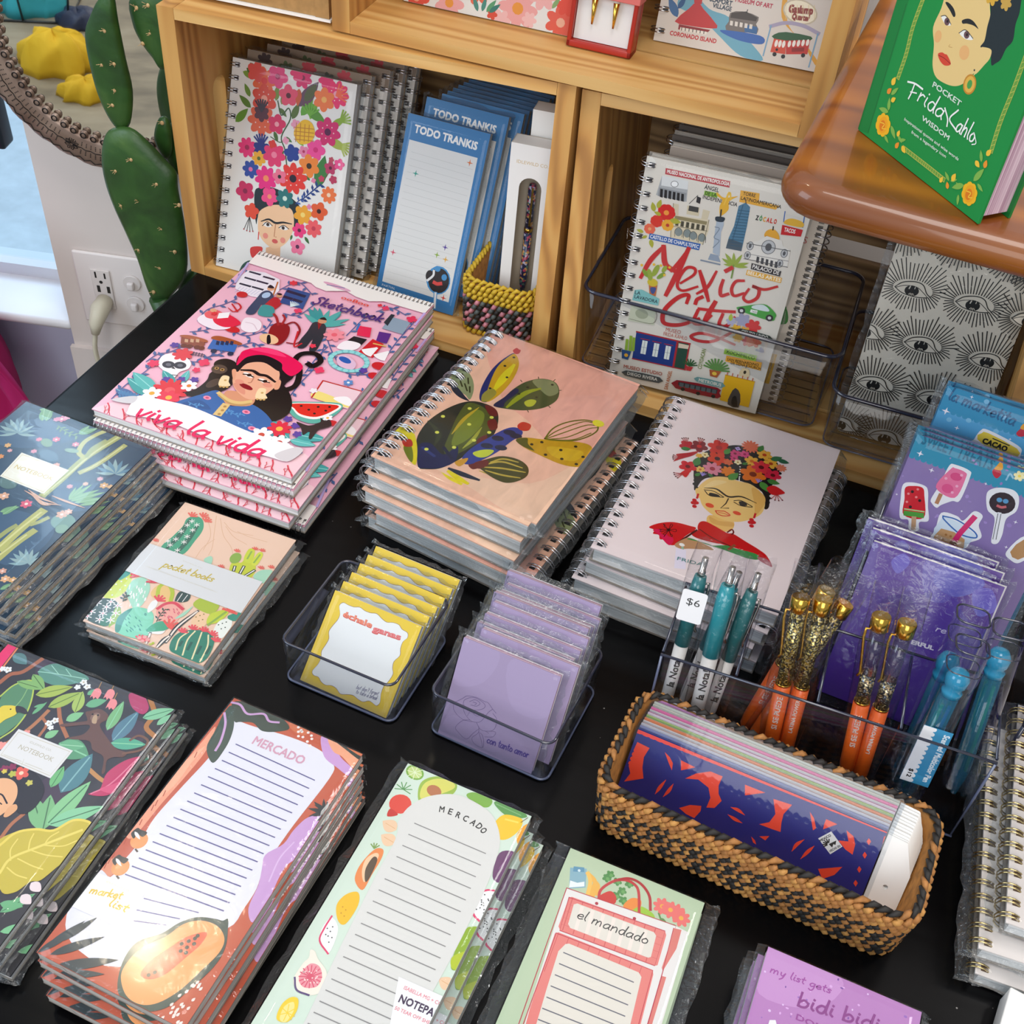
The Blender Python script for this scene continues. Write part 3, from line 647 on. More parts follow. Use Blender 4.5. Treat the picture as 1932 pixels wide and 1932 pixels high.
# ================================================================ outlet plate with plug
pl = at_plane(136, 468, WP, WN); pr_ = at_plane(262, 484, WP, WN); pb = at_plane(166, 600, WP, WN)
ow = .118; oh = pl.z-pb.z
om = Matrix((WU, Vector((0, 0, 1)), -WN)).transposed().to_4x4(); om.translation = Vector((pl.x, pl.y, pb.z))-WN*.0003
ot = thing('outlet_plate', 'white wall plate with one socket and two toggle switches', 'outlet', om)
M['ivory'] = plain('white_plate_plastic', '#e3dcda', .35); M['ivory2'] = plain('socket_plastic', '#d9d2cf', .3); M['slot'] = plain('socket_slot', '#1a1817', .6)
m = MB(); m.box((0, 0, 0), (ow, oh, .006), bev=.003); m.build('plate', M['ivory'], ot)
m = MB(); m.box((.024, oh*.24, .006), (.052, oh*.79, .009), bev=.001); rc = m.build('socket', M['ivory2'], ot)
m = MB()
for x, y, w_, h_ in ((.030, .68, .0025, .010), (.0435, .68, .0025, .009), (.030, .48, .0045, .011), (.0445, .48, .0045, .011)): m.box((x, oh*y, .0085), (x+w_, oh*y+h_, .0093))
m.lathe([(.0026, .0085), (.0026, .0093)], 10, fn=lambda x, y, z: (x+.0375, y+oh*.625, z)); m.build('slots', M['slot'], rc)
for yy in (.66, .36):
    m = MB(); m.lathe([(.013, .006), (.013, .008), (.012, .009)], 24, fn=lambda x, y, z: (x+.083, y+oh*yy, z)); sw_ = m.build('switch', M['ivory2'], ot)
    m = MB(); m.box((.078, oh*yy-.008, .009), (.087, oh*yy+.004, .016), bev=.002); m.build('toggle', M['ivory'], sw_)
pg = thing('power_plug', 'ivory power plug with cord pushed into the wall socket', 'plug', om)
M['cord'] = plain('ivory_cord', '#cfc9b4', .45)
m = MB(); m.tube([(.038, oh*.36, .0095), (.038, oh*.35, .03), (.033, oh*.2, .04), (.030, oh*.06, .042)], [.012, .014, .010, .006], 12); m.build('plug_body', M['cord'], pg)
m = MB(); m.tube(crom([(.030, oh*.08, .042), (.024, -.03, .042), (.026, -.1, .035), (.02, -.25, .02), (.0, -.40, .012)], 8), .0038, 8); m.build('cord', M['cord'], pg)

# ================================================================ magenta garment low at the left
gc = at(8, 690, -.36)
ga = thing('magenta_garment', 'crumpled magenta garment at the left edge beside the table', 'garment', Matrix.Translation((gc.x-.06, gc.y, -.75)))
m = MB(); nx, nz_ = 24, 24; g0 = len(m.v)
for i in range(nx+1):
    for j in range(nz_+1):
        u, v = i/nx, j/nz_
        m.vert((-.20+.275*u+.012*math.sin(v*11+u*3)+(.02*math.sin(v*7) if u > .8 else 0), -.05+.10*math.sin(u*3)+.022*math.sin(u*19+v*3)+.03*math.sin(v*5), .01+.645*v+.012*math.sin(u*23)))
for i in range(nx):
    for j in range(nz_): a_ = g0+i*(nz_+1)+j; m.face([a_, a_+nz_+1, a_+nz_+2, a_+1], 0, True)
o = m.build('cloth', plain('magenta_cloth', '#b50f62', .75), ga); sd = o.modifiers.new('thick', 'SOLIDIFY'); sd.thickness = .004
m = MB(); m.tube(crom([(.06, .03, .54), (.05, -.02, .42), (.02, -.03, .1)], 6), .003, 6); m.build('drawstring', M['blackp'], ga)
# ================================================================ builders for paper goods
FR = {'A': (380, 0, .3415), 'B': (700, 100, .3002), 'C': (600, 0, .5383), 'D': (1040, 200, .32086), 'E': (1440, 0, .25466), 'F': (1530, 400, .25885), 'G': (160, 460, .35197), 'H': (690, 600, .27433), 'I': (1070, 730, .27433), 'J': (1540, 690, .29496), 'K': (0, 740, .24845), 'L': (120, 930, .24845), 'N': (510, 1030, .18634), 'O': (790, 1070, .21739), 'Q': (1220, 980, .24837), 'S': (1540, 1080, .24842), 'T': (1080, 1260, .38302), 'U': (1740, 1300, .32709), 'V': (0, 1200, .33636), 'X': (50, 1300, .33644), 'Y': (490, 1430, .28986), 'Z': (920, 1590, .44513)}
def px(fr, q): f = FR[fr]; return [(f[0]+x*f[2], f[1]+y*f[2]) for x, y in q]
def holes(art, side, n, H, W, col='#2b2b2d'):
    art.k += 1
    for i in range(n):
        c = (i+.5)/n
        if side == 'left': art.lp([(-W/2+.0035, c*H-.0024), (-W/2+.0085, c*H-.0024), (-W/2+.0085, c*H+.0024), (-W/2+.0035, c*H+.0024)], col, False)
        elif side == 'right': art.lp([(W/2-.0085, c*H-.0024), (W/2-.0035, c*H-.0024), (W/2-.0035, c*H+.0024), (W/2-.0085, c*H+.0024)], col, False)
        else: art.lp([(-W/2+c*W-.0012, H-.007), (-W/2+c*W+.0012, H-.007), (-W/2+c*W+.0012, H-.0045), (-W/2+c*W-.0012, H-.0045)], col, False)
def wires(parent, side, n, W, H, t, rad=None, double=True, r=.0006, mat='wire', off=.003):
    m = MB(); rc = rad or max(.0065, t/2+.0035)
    for i in range(n):
        c = (i+.5)/n
        for dd in ((-.0014, .0014) if double else (0,)):
            pts = []
            for j in range(14):
                a = 2*PI*j/14; u, v = rc*math.cos(a), rc*math.sin(a)
                if side == 'left': pts.append((-W/2+off+u, c*H+dd, t/2+v))
                elif side == 'right': pts.append((W/2-off+u, c*H+dd, t/2+v))
                elif side == 'top': pts.append((-W/2+c*W+dd, H-off+u, t/2+v))
                else: pts.append((-W/2+c*W+dd, off+u, t/2+v))
            m.tube(pts, r, 5, 0, True)
    return m.build('wire_binding', M[mat], parent)
def card(name, parent, W, H, z0, z1, art=None, base='#fff', mat='print', rad=.0, x0=None):
    """stiff sheet with its artwork on the upper side"""
    x0 = -W/2 if x0 is None else x0
    m = MB(); ink = []
    if rad: m.prism(rrect(x0, 0, x0+W, H, rad, 4), z0, z1)
    else: m.box((x0, 0, z0), (x0+W, H, z1))
    ink += [hx(art.base if art else base)]*len(m.v)
    if art: art.into(m, ink, z1)
    return m.build(name, M[mat], parent, ink)
def sleeve(parent, W, H, t, over=.005, amp=.0007, seed=0, mats=('cello_flat', 'cello_edge'), side_over=None, top_over=None, z0=.0004):
    """loose cellophane sleeve with crumpled sealed edges"""
    rnd = random.Random(seed); m = MB(); nx, ny = 16, 22; so = over if side_over is None else side_over; to = over if top_over is None else top_over
    g = [[0]*(ny+1) for _ in range(nx+1)]
    xs = [-W/2-so, -W/2-.0012]+[(-W/2-.0005)+(W+.001)*i/(nx-4) for i in range(nx-3)]+[W/2+.0012, W/2+so]
    ys = [-over, -.0012]+[(-.0005)+(H+.001)*i/(ny-4) for i in range(ny-3)]+[H+.0012, H+to]
    nx, ny = len(xs)-1, len(ys)-1
    g = [[0]*(ny+1) for _ in range(nx+1)]
    for i, x in enumerate(xs):
        for j, y in enumerate(ys):
            rim = min(i, nx-i, j, ny-j); nv = noise.noise(Vector((x*38+seed, y*38, seed*1.7)))
            if rim == 0: z = t*.45+rnd.uniform(-.2, .25)*t; xx = x+rnd.uniform(-.0016, .0016); yy = y+rnd.uniform(-.0016, .0016)
            elif rim == 1: z = t*.9; xx, yy = x, y
            else: z = t+.0011+abs(nv)*amp; xx, yy = x, y
            g[i][j] = m.vert((xx, yy, max(z, z0)))
    for i in range(nx):
        for j in range(ny):
            edge = min(i, nx-1-i, j, ny-1-j) == 0
            m.face([g[i][j], g[i+1][j], g[i+1][j+1], g[i][j+1]], 1 if edge else 0, True)
    return m.build('cello_sleeve', [M[k] for k in mats], parent)
def book(name, label, cat, mat, W, H, t, art=None, base='#fff', group=None, pages='pages', cov=.0012, pmat='print_gloss', back='greyboard', wire=None, wn=17, wr=None, wdouble=True, wmat='wire', inset=.001, rad=.0, wsize=.0006):
    o = thing(name, label, cat, mat, group)
    m = MB(); ix = inset+(.002 if wire == 'left' else 0); m.box((-W/2+ix, inset, cov), (W/2-inset, H-inset, t-cov)); m.build('page_block', M[pages], o)
    card('front_cover', o, W, H, t-cov+.00002, t, art, base, pmat, rad)
    m = MB(); m.box((-W/2, 0, 0), (W/2, H, cov-.00002)); m.build('back_cover', M[back], o)
    if wire: wires(o, wire, wn, W, H, t, wr, wdouble, wsize, wmat)
    return o
def stack(first, o, ang, zs_, jit, labels, H, seed=1, turn=2.5):
    """copies of a flat thing under it, at heights zs_, a little out of line"""
    rnd = random.Random(seed)
    for i, z in enumerate(zs_):
        j = jit[i] if isinstance(jit, (list, tuple)) else (rnd.uniform(-jit, jit), rnd.uniform(-jit, jit), rnd.uniform(-turn, turn))
        ex = Vector((math.cos(ang), math.sin(ang), 0)); ey = Vector((-ex.y, ex.x, 0)); a2 = ang+R(j[2]); p = o+ey*H/2+ex*j[0]+ey*j[1]-Vector((-math.sin(a2), math.cos(a2), 0))*H/2
        copy_thing(first, flat_mat(p, ang+R(j[2]), z), labels[i])
def to_px(P):
    c = CAM_R.transposed() @ (Vector(P)-CAM); return (966-F_PX*c.x/c.z, 966+F_PX*c.y/c.z)
def frame_top(TL, TR, z, H):
    """flat page from its two far corners and its length -> corners in the photo, origin, angle, W"""
    A_, B_ = at(*TL, z), at(*TR, z); ex = (B_-A_).normalized(); ey = Vector((-ex.y, ex.x, 0)); W = (B_-A_).length
    return [to_px(A_), to_px(B_), to_px(B_-ey*H), to_px(A_-ey*H)], (A_+B_)/2-ey*H, math.atan2(ex.y, ex.x), W
def back_shift(m, d, tilt, dx=0.0, dy=0.0):
    """frame of a card standing d behind a leaning card, on the same shelf"""
    return m @ Matrix.Translation((dx, d*math.tan(R(tilt))+dy, -d))
def lean_world(A, yaw, tilt, W, H):
    """leaning front face from its bottom-left corner in the room -> matrix (mid bottom edge), corners in the photo"""
    ex = Vector((math.cos(R(yaw)), math.sin(R(yaw)), 0)); bk = Vector((-ex.y, ex.x, 0)); u = Vector((0, 0, 1))*math.cos(R(tilt))+bk*math.sin(R(tilt)); A = Vector(A)
    m = Matrix((ex, u, ex.cross(u))).transposed().to_4x4(); m.translation = A+ex*W/2
    return m, [to_px(A+u*H), to_px(A+u*H+ex*W), to_px(A+ex*W), to_px(A)]
def front(m, t): return m @ Matrix.Translation((0, 0, -t))
def clear_bin(name, label, quad, zr, r=.012, wall=.0022, taper=.004, group=None, rim=.0012, floor_ribs=0, cat='tray', mats=('acrylic', 'acrylic_edge'), z0=.0, skirt=True):
    o, ang, W, D = frame_flat(quad, zr); h = zr-z0
    th = thing(name, label, cat, flat_mat(o, ang, z0+.0002), group); m = MB()
    def ring(ins, z): return [(x, y, z) for x, y in rrect(-W/2+ins, ins, W/2-ins, D-ins, max(.002, r-ins*.5), 5)]
    loft(m, [ring(taper, 0), ring(0, h), ring(wall, h), ring(taper+wall, .0022)], 0, smooth=True); m.build('tub', M[mats[0]], th)
    m = MB(); m.tube(ring(wall/2, h), rim, 6, 0, True); m.build('rim', M[mats[1]], th)
    if skirt: m = MB(); m.tube(ring(taper+.0006, .0018), .0010, 5, 0, True); m.build('base_edge', M['acrylic_base'], th)
    if floor_ribs:
        m = MB()
        for i in range(floor_ribs): y = .012+(D-.024)*i/(floor_ribs-1); m.tube([(-W/2+.012, y, .0032), (W/2-.012, y, .0032)], .0007, 4)
        m.build('floor_ribs', M['acrylic_rim'], th)
    return th, o, ang, W, D
# ================================================================ cactus-cover spiral notebooks
q = px('H', [(850, 75), (1850, 438), (1215, 1440), (120, 965)]); zt = .082
o, ang, W, H = frame_flat(q, zt); t = .0155
A = Art(W, H, q, FR['H'], '#f6c0a2')
A.poly('850,75 1850,438 1500,1000 1100,700 900,500', '#f2ae98', True).poly('1150,600 1500,520 1700,600 1400,980 1200,800', '#f2b09c', True).poly('250,900 700,1150 1250,1440 1500,1000 1150,1150 600,1050', '#f8ccac', True)
A.poly('640,340 690,370 725,430 732,500 712,560 680,530 640,500 600,450 580,400', '#8c9468', True).poly('570,430 620,470 680,540 708,572 640,545 590,495', '#232a3a', True)
for s_ in ('615,390 630,410', '650,380 665,410', '640,430 655,470', '690,410 695,450', '670,450 690,500', '705,470 708,510'): A.st(s_, 9, '#3a3c20')
A.poly('990,238 920,270 850,340 800,430 775,510 780,565 830,575 900,500 960,400', '#1f2a6a', True).poly('990,238 1020,290 1015,350 980,430 920,510 850,568 815,560 840,430 880,330 940,265', '#cf9f1c', True)
A.st('985,320 930,400 870,490', 50, '#e2d01f', taper=.7).poly('795,520 850,480 885,515 835,568 790,572', '#9a8f3a', True).poly('975,215 985,203 1000,195 1015,205 1028,212 1015,235 990,236', '#c23636', True)
A.dots('985,262 929,322 948,402 840,480', 9, '#1a1a18')
A.poly('870,600 940,540 1000,480 1080,430 1180,408 1270,430 1305,490 1290,560 1210,612 1090,632 970,625', '#48522e', True).poly('870,600 940,540 1010,480 1030,505 950,575 935,612', '#20264a', True)
A.poly('1120,425 1200,412 1270,435 1300,500 1240,530 1180,490', '#858a5e', True).st('965,608 1020,555 1090,505 1170,480', 34, '#98a024', taper=.6).poly('1075,575 1115,555 1155,565 1135,600 1095,605', '#b9bb35', True)
for s_ in ('1050,432 1040,420', '1160,408 1158,396', '1260,425 1272,412', '1300,490 1318,488', '1240,600 1252,612', '1100,632 1108,645'): A.st(s_, 5, '#3a3c20')
A.dots('1035,517 1090,470 1155,540 1255,450', 9, '#20241c')
A.poly('730,572 640,590 540,640 450,710 395,790 376,860 385,960 400,1040 440,1052 540,1047 640,1000 740,930 830,870 890,800 910,700 890,630 820,590', '#272d27', True)
A.poly('700,585 800,612 868,690 850,790 760,880 620,955 560,920 600,780 640,670', '#515a25', True).poly('760,630 815,665 790,760 690,860 610,880 640,760 700,670', '#77842c', True).st('610,800 680,700 770,620', 22, '#bfa42b', taper=.8).st('690,900 750,840 800,760', 22, '#a5a83b', taper=.8)
A.poly('390,890 470,870 560,950 650,890 640,995 540,1043 430,1045 398,1030', '#1a2450', True).st('420,900 500,960', 18, '#2c3c78').st('560,900 620,980', 20, '#18203f').st('450,720 520,800 500,880', 30, '#39412c', taper=.7)
A.poly('815,600 880,620 902,672 850,668', '#6b1f22', True).poly('838,712 890,700 907,760 860,772', '#701d1f', True).poly('785,835 840,808 832,860 778,872', '#651f22', True)
A.dots('714,624 541,681 718,735 864,685 509,793 855,791 757,847 446,912 628,898', 12, '#e0e05a')
A.poly('255,810 300,742 345,775 375,850 388,940 380,1022 340,990 300,920 285,860', '#e2cf24', True).poly('295,895 340,880 362,960 352,1005 312,950', '#717a25', True).poly('283,845 340,845 352,890 300,892', '#b83226', True)
A.poly('700,1012 690,962 760,890 850,830 950,770 1020,753 1072,775 1072,810 1010,850 930,920 850,970 760,1012', '#2b3d8c', True)
for x, y in ((990, 790), (915, 832), (845, 885), (940, 898), (1035, 815)): A.ell(x, y, 34, 22, '#1c2340', 20)
A.poly('755,935 830,912 895,920 850,962 790,966', '#c7cf3a', True).poly('1040,740 1075,715 1130,735 1115,775 1060,772', '#c73527', True).poly('640,1000 720,972 715,1000 670,1032', '#d69a2d', True)
A.poly('1040,840 1100,825 1230,838 1400,848 1520,868 1557,910 1525,1000 1470,1032 1350,1012 1210,952 1090,892', '#c8981d', True).poly('1250,890 1400,900 1500,930 1440,990 1300,960', '#d6ac25', True).poly('1036,840 1110,828 1120,870 1165,918 1080,884', '#55561e', True)
A.dots('1145,873 1212,857 1443,887 1344,912 1243,946 1498,960 1355,975 1456,1012', 10, '#26241a')
A.st('1230,832 1280,760 1370,715 1490,697 1570,720 1582,770 1520,815 1420,845 1280,842 1230,832', 9, '#6e6a1c')
for s_ in ('1235,828 1320,770 1480,710 1560,720', '1240,832 1350,790 1500,735 1570,735', '1250,836 1380,820 1520,760 1578,750', '1260,838 1420,838 1540,790'): A.st(s_, 7, '#75701f')
A.ell(1585, 720, 34, 28, '#e5d72e')
A.poly('775,1012 850,980 950,958 1060,980 1127,1030 1132,1090 1080,1130 990,1147 900,1112 830,1062', '#46461b', True)
for s_ in ('830,1022 950,998 1090,1040', '840,1037 960,1045 1112,1072', '850,1060 960,1092 1080,1112', '880,1000 960,978 1060,1000'): A.st(s_, 13, '#c2a83f', taper=.5)
A.poly('768,1008 850,985 862,1022 800,1048', '#6b2420', True).st('605,1070 660,1110 728,1150', 34, '#ecd722', taper=.5).st('610,1050 690,1085 800,1125', 34, '#1f2b3f', taper=.6)
holes(A, 'left', 17, H, W)
LAB = 'peach spiral notebook with painted cactus, '
nb = book('spiral_notebook', LAB+'top of its stack', 'notebook', flat_mat(o, ang, zt-t), W, H, t, A, group='cactus notebooks stacked in the centre', pmat='print_paint', wire='left', wn=17, wr=.0115)
sleeve(nb, W, H, t, .004, seed=3, side_over=.009)
stack(nb, o, ang, [.0498+.0165, .0498, .0332, .0166, .0], [(-.002, -.003, -1.5), (-.006, -.008, -1.), (-.004, -.014, -2.5), (.011, -.018, 178), (-.002, -.012, -3.)], [LAB+k for k in ('second in its stack', 'third in its stack', 'fourth in its stack', 'fifth in its stack, turned round', 'lowest of its stack')], H)

# ================================================================ pale pink notebooks with a portrait
q = px('I', [(738, 60), (1862, 430), (1470, 1579), (172, 1105)]); zt = .0665
o, ang, W, H = frame_flat(q, zt); t = .0155
A = Art(W, H, q, FR['I'], '#ecdad8')
A.poly('760,1110 830,1125 830,1260 750,1250', '#e6dcea')
A.poly('870,600 880,520 950,440 1110,400 1200,400 1330,420 1440,520 1450,600 1395,700 1390,820 1355,830 1340,720 1180,640 1000,620 930,640 880,710 875,640', '#1d1a1c', True)
A.dots('885,640 880,665 890,690 1375,700 1385,730 1385,760 1380,790 1368,815 1450,560 1455,590 1445,620', 14, '#1d1a1c')
A.poly('985,880 970,950 1000,985 1090,995 1140,985 1145,920', '#e8b767', True).poly('985,890 1050,920 1140,930 1140,960 1010,940', '#dba659', True)
A.poly('900,700 940,650 1010,615 1100,618 1180,645 1260,665 1330,720 1362,790 1345,860 1290,900 1200,925 1110,920 1010,880 940,820 915,760', '#edc375', True).poly('885,700 900,760 925,750 920,700', '#edc375', True).poly('1270,690 1350,740 1360,800 1300,880 1290,800', '#e3ae5c', True).poly('940,690 1010,640 1100,650 1010,680', '#f1cf8c', True)
A.st('950,692 1030,700 1110,752 1200,752 1300,795', 13, '#221d1b', taper=.7).st('945,705 1010,715 1080,755', 6, '#221d1b').st('950,712 985,745 1075,757', 6, '#221d1b')
A.poly('985,725 1040,738 1050,755 985,748', '#262321', True).st('1150,780 1200,780 1275,820', 6, '#221d1b').st('1150,790 1200,815 1275,825', 6, '#221d1b').poly('1185,785 1225,790 1240,815 1195,812', '#262321', True)
A.st('1112,765 1095,800 1060,832 1115,832', 7, '#221d1b', False)
A.ell(985, 813, 25, 18, '#dd4f30').ell(1172, 866, 24, 15, '#dd4f30')
A.st('1025,850 1065,852 1090,855 1125,882 1075,885 1040,870 1025,850', 7, '#d23c2a').st('1045,862 1080,868 1115,880', 5, '#d23c2a')
for x, y in ((905, 735), (1298, 870)):
    A.st([(x, y), (x-8, y+28)], 12, '#c42029').dots([(x-22, y+62), (x-35, y+60), (x-10, y+60), (x-24, y+85), (x-25, y+42)], 14, '#c42029')
A.poly('572,965 640,938 740,930 850,955 895,975 820,1030 760,1085 720,1090 690,1075 700,1050 650,1050 640,1020 600,1010 610,985', '#c8161c', True).poly('600,985 660,985 740,1045 720,1090 690,1075 650,1030', '#d3174a', True)
A.poly('905,965 920,930 960,925 1030,960 1110,1005 1150,1010 1240,1065 1330,1120 1385,1165 1420,1240 1340,1190 1200,1120 1080,1085 990,1045 920,1000', '#c4131a', True).poly('860,1000 905,985 980,1030 1060,1080 900,1040', '#b91119', True).st('900,985 850,1020 770,1075', 12, '#4b1416').st('920,980 1010,1040 1130,1095', 8, '#6b1518').st('1110,1000 1140,980 1152,1000 1140,1015', 9, '#6b1518')
A.fl(708, 985, 55, 6, '#c8161c').fl(708, 985, 12, 6, '#3a1014')
for a_ in range(6): X_, Y_ = 708+52*math.cos(a_*1.047), 985+40*math.sin(a_*1.047); A.st([(708, 985), (X_-12, Y_-6), (X_, Y_), (X_-6, Y_+12), (708, 985)], 4, '#4b1416')
A.poly('750,1085 830,1040 870,1045 930,1070 1020,1120 960,1120 850,1115 790,1115', '#b98a62', True).poly('840,1050 870,1045 990,1090 1100,1090 1160,1110 1310,1150 1320,1190 1200,1170 1150,1150 1050,1110 960,1075', '#3a8a45', True).poly('1320,1170 1390,1190 1420,1240 1340,1200', '#b0686f', True).st('1120,1120 1160,1090', 16, '#8a4a30').ell(800, 1088, 16, 12, '#eeeae4').leaf(800, 1100, 812, 1122, .3, '#8fb59b')
for x, y, r_, c_, cc_, n_ in ((820, 400, 48, '#b8202a', None, 5), (905, 405, 55, '#7d1722', '#c22', 5), (1040, 415, 72, '#cf2a1c', '#a11c17', 6), (1030, 490, 62, '#d63a1c', '#3b0f10', 5), (1150, 455, 36, '#d33b74', '#7c1a38', 6), (1215, 460, 34, '#d94a80', '#a02050', 6), (1145, 488, 28, '#d33b74', '#7c1a38', 6), (1350, 465, 48, '#e6a93c', '#b8401c', 6), (1265, 508, 46, '#e8ac3e', '#d2691e', 6), (1395, 525, 46, '#e5a83a', '#a83a1c', 6), (1255, 408, 58, '#dd6a4a', None, 14), (998, 560, 60, '#d98093', '#a02a3c', 8), (1105, 578, 46, '#e07b26', None, 8), (1275, 598, 80, '#e0701f', '#7c2a12', 6), (1330, 550, 60, '#d8303a', '#5c1016', 7), (915, 565, 30, '#e8b75a', '#c0641c', 6), (830, 545, 55, '#cc2026', '#6d1014', 5), (1410, 605, 52, '#cf2440', '#5c1016', 5), (945, 465, 26, '#ecd9a0', '#a97a2b', 5), (1170, 515, 24, '#efe2b0', '#a97a2b', 5), (1105, 515, 30, '#d8623a', None, 6), (1168, 422, 18, '#b59bd6', '#5c4a8a', 4), (1465, 555, 34, '#dd7a5a', None, 9), (905, 470, 22, '#e3a83a', None, 5)):
    A.fl(x, y, r_, n_, c_, cc_)
for x0, y0, x1, y1, c_ in ((880, 540, 905, 480, '#3e7a38'), (1080, 460, 1115, 420, '#4b8a3a'), (1000, 620, 970, 590, '#2f6a34'), (1110, 635, 1175, 590, '#4a8a3c'), (1395, 500, 1470, 482, '#3a7248'), (1440, 500, 1520, 522, '#2f6347'), (1310, 440, 1340, 400, '#3e7a38'), (1370, 640, 1460, 665, '#3e7a38'), (1330, 650, 1380, 720, '#4b8a3a'), (780, 420, 850, 425, '#3e7a38'), (880, 610, 920, 590, '#3e7a38'), (1200, 530, 1240, 520, '#3e7a38')): A.leaf(x0, y0, x1, y1, .28, c_)
A.poly('900,440 860,470 790,490 730,510 760,480 750,460 830,450', '#b3161f', True).poly('1390,680 1430,680 1490,720 1480,735 1410,740 1370,700', '#cc1f24', True).poly('780,590 830,560 850,570 820,620 790,600', '#cc1f24', True)
for x, y, a0, a1 in ((820, 390, 100, 140), (905, 390, 75, 115), (1040, 395, 70, 115), (790, 490, 175, 215), (800, 595, 200, 250), (1440, 735, 250, 320)): A.spray(x, y, 55, a0, a1, 4, 4, '#b3262a', '#5c1016', 5)
A.dots('1185,548 1186,565 1184,582 1185,600 1184,616', 5, '#e8e4e0').st('1182,622 1182,645', 6, '#e8e4e0')
for x, y in ((930, 610), (1310, 655)): A.spray(x, y, 30, 60, 130, 4, 6, '#9a86cf')
A.text('FRIDA', 768, 1195, 945, 1240, '#4f8a86', 26)
holes(A, 'left', 17, H, W)
LAB = 'pale pink spiral notebook, flower crowned woman on cover, '
nb = book('spiral_notebook', LAB+'top of its stack', 'notebook', flat_mat(o, ang, zt-t), W, H, t, A, group='pale pink portrait notebooks', wire='left', wn=17, wr=.0115)
sleeve(nb, W, H, t, .004, seed=5, side_over=.009)
stack(nb, o, ang, [.0498-.0165, .0166, .0], [(.002, -.003, 177.5), (-.007, -.010, -1.5), (-.002, -.008, -1.)], [LAB+k+' in its stack' for k in ('second', 'third from the top', 'bottom one')], H)
# ================================================================ pink sketchbooks
q = px('G', [(932, 42), (1870, 330), (1110, 1255), (45, 890)]); zt = .052
o, ang, W, H = frame_flat(q, zt); t = .009
A = Art(W, H, q, FR['G'], '#e9b0c3'); rnd = random.Random(11)
A.poly('45,890 240,830 600,900 1000,1010 1200,1140 1110,1255', '#ecc3cb')
def root(a, x, y, ang_, L, wd, depth):
    x2, y2 = x+L*math.cos(ang_), y+L*math.sin(ang_); a.st([(x, y), (x+(x2-x)*.5+rnd.uniform(-6, 6), y+(y2-y)*.5), (x2, y2)], wd, '#cf3648', n=3)
    if depth:
        for k in range(2): root(a, x2, y2, ang_+rnd.uniform(-.8, .8), L*.62, wd*.65, depth-1)
for i in range(13):
    f = i/12; root(A, 130+f*960, 850+f*330+rnd.uniform(0, 20), 1.35+rnd.uniform(-.5, .5), 42, 6, 3)
for i in range(10): f = i/9; root(A, 100+f*960, 930+f*330, -1.2+rnd.uniform(-.6, .6), 30, 4, 2)
for pts, nl in (('150,840 230,760 330,690 420,600', 8), ('330,640 390,600 450,590 520,560', 6), ('560,480 640,470 720,440', 6), ('600,420 650,360 740,330 810,300', 8), ('780,470 860,500 960,470 1000,420', 8), ('1280,560 1240,660 1150,760 1080,850', 9), ('1290,500 1330,600 1400,700 1520,710', 9), ('1180,700 1240,620 1300,560', 6), ('640,620 720,600 800,560', 6), ('1040,250 1140,210 1220,280', 6), ('1440,690 1560,720 1640,660', 6), ('1060,380 1140,390 1230,330', 6), ('1400,500 1480,420 1520,390', 5), ('560,640 620,640 690,600', 5), ('820,560 900,540 960,580', 5), ('1560,370 1640,350 1720,390', 6), ('1620,600 1680,520 1760,430', 8), ('1330,890 1420,850 1500,800', 6), ('760,240 820,190 870,160', 6)):
    A.branch(pts, 5, '#4e5c93', '#4a6596', nl, 34, .22)
A.poly('870,145 1040,195 990,305 800,245', '#e8e0e8', True, 2)
for x, y in ((910, 160), (985, 187), (885, 192), (950, 210), (858, 225), (925, 243)): A.poly([(x-32, y-12), (x+32, y+6), (x+24, y+14), (x-38, y-4)], '#23263c')
for i in range(9): A.st([(800+i*17, 262+i*3), (830+i*17, 235+i*4)], 4, '#c9c4d8')
A.st('1000,300 1030,210', 7, '#b8682e')
A.poly('950,262 985,258 1008,285 1000,325 960,380 940,382 945,330 905,383 858,375 915,300', '#39435f', True).ell(968, 282, 18, 24, '#a9c0dc').ell(993, 246, 17, 17, '#d9a07c').poly('975,238 990,225 1010,238 1005,245 985,243', '#1a1620', True)
A.poly('1005,295 1035,300 1050,330 1000,365 950,350', '#b3262e', True).poly('950,335 1010,350 1000,398 925,386', '#3d8f8f', True).ell(1038, 285, 14, 14, '#cf946f').ell(1040, 276, 12, 8, '#1a1620')
A.poly('1085,238 1207,272 1165,358 1042,322', '#234a86')
for x, y in ((1110, 262), (1160, 278), (1090, 292), (1142, 308)): A.poly([(x-25, y-10), (x+25, y+6), (x+15, y+18), (x-35, y+2)], '#121c3c')
A.spray(1100, 345, 40, 50, 120, 7, 4, '#cfe0e0')
for x, y, a, b in ((838, 278, 26, 22), (787, 467, 36, 22), (1575, 665, 34, 26), (1550, 718, 30, 22), (1330, 970, 22, 16)): A.ell(x, y, a, b, '#c4242c')
A.st('765,352 795,372 832,352 820,328 800,326', 8, '#c4242c', taper=.6).st('785,330 815,372', 7, '#c4242c')
A.poly('600,410 640,385 700,400 780,455 700,470 620,440', '#ecdfe8', True).poly('690,395 760,385 832,430 800,452 740,455 690,430', '#dd2646', True).poly('640,380 690,360 740,385 700,410 650,405', '#e25a63', True).ell(685, 365, 16, 13, '#d9a07c').poly('715,380 775,375 765,405 705,410', '#f0eaec')
A.poly('835,440 860,405 920,412 945,440 930,475 880,485 840,470', '#eedfe6', True).st('860,430 900,440 920,470', 5, '#d9bfca')
A.poly('515,508 630,528 645,545 630,568 512,545', '#8a4a3a').poly('508,505 560,500 650,525 640,538', '#a65a3c', True).dots('530,556 560,560 600,565 625,570', 14, '#6a3428')
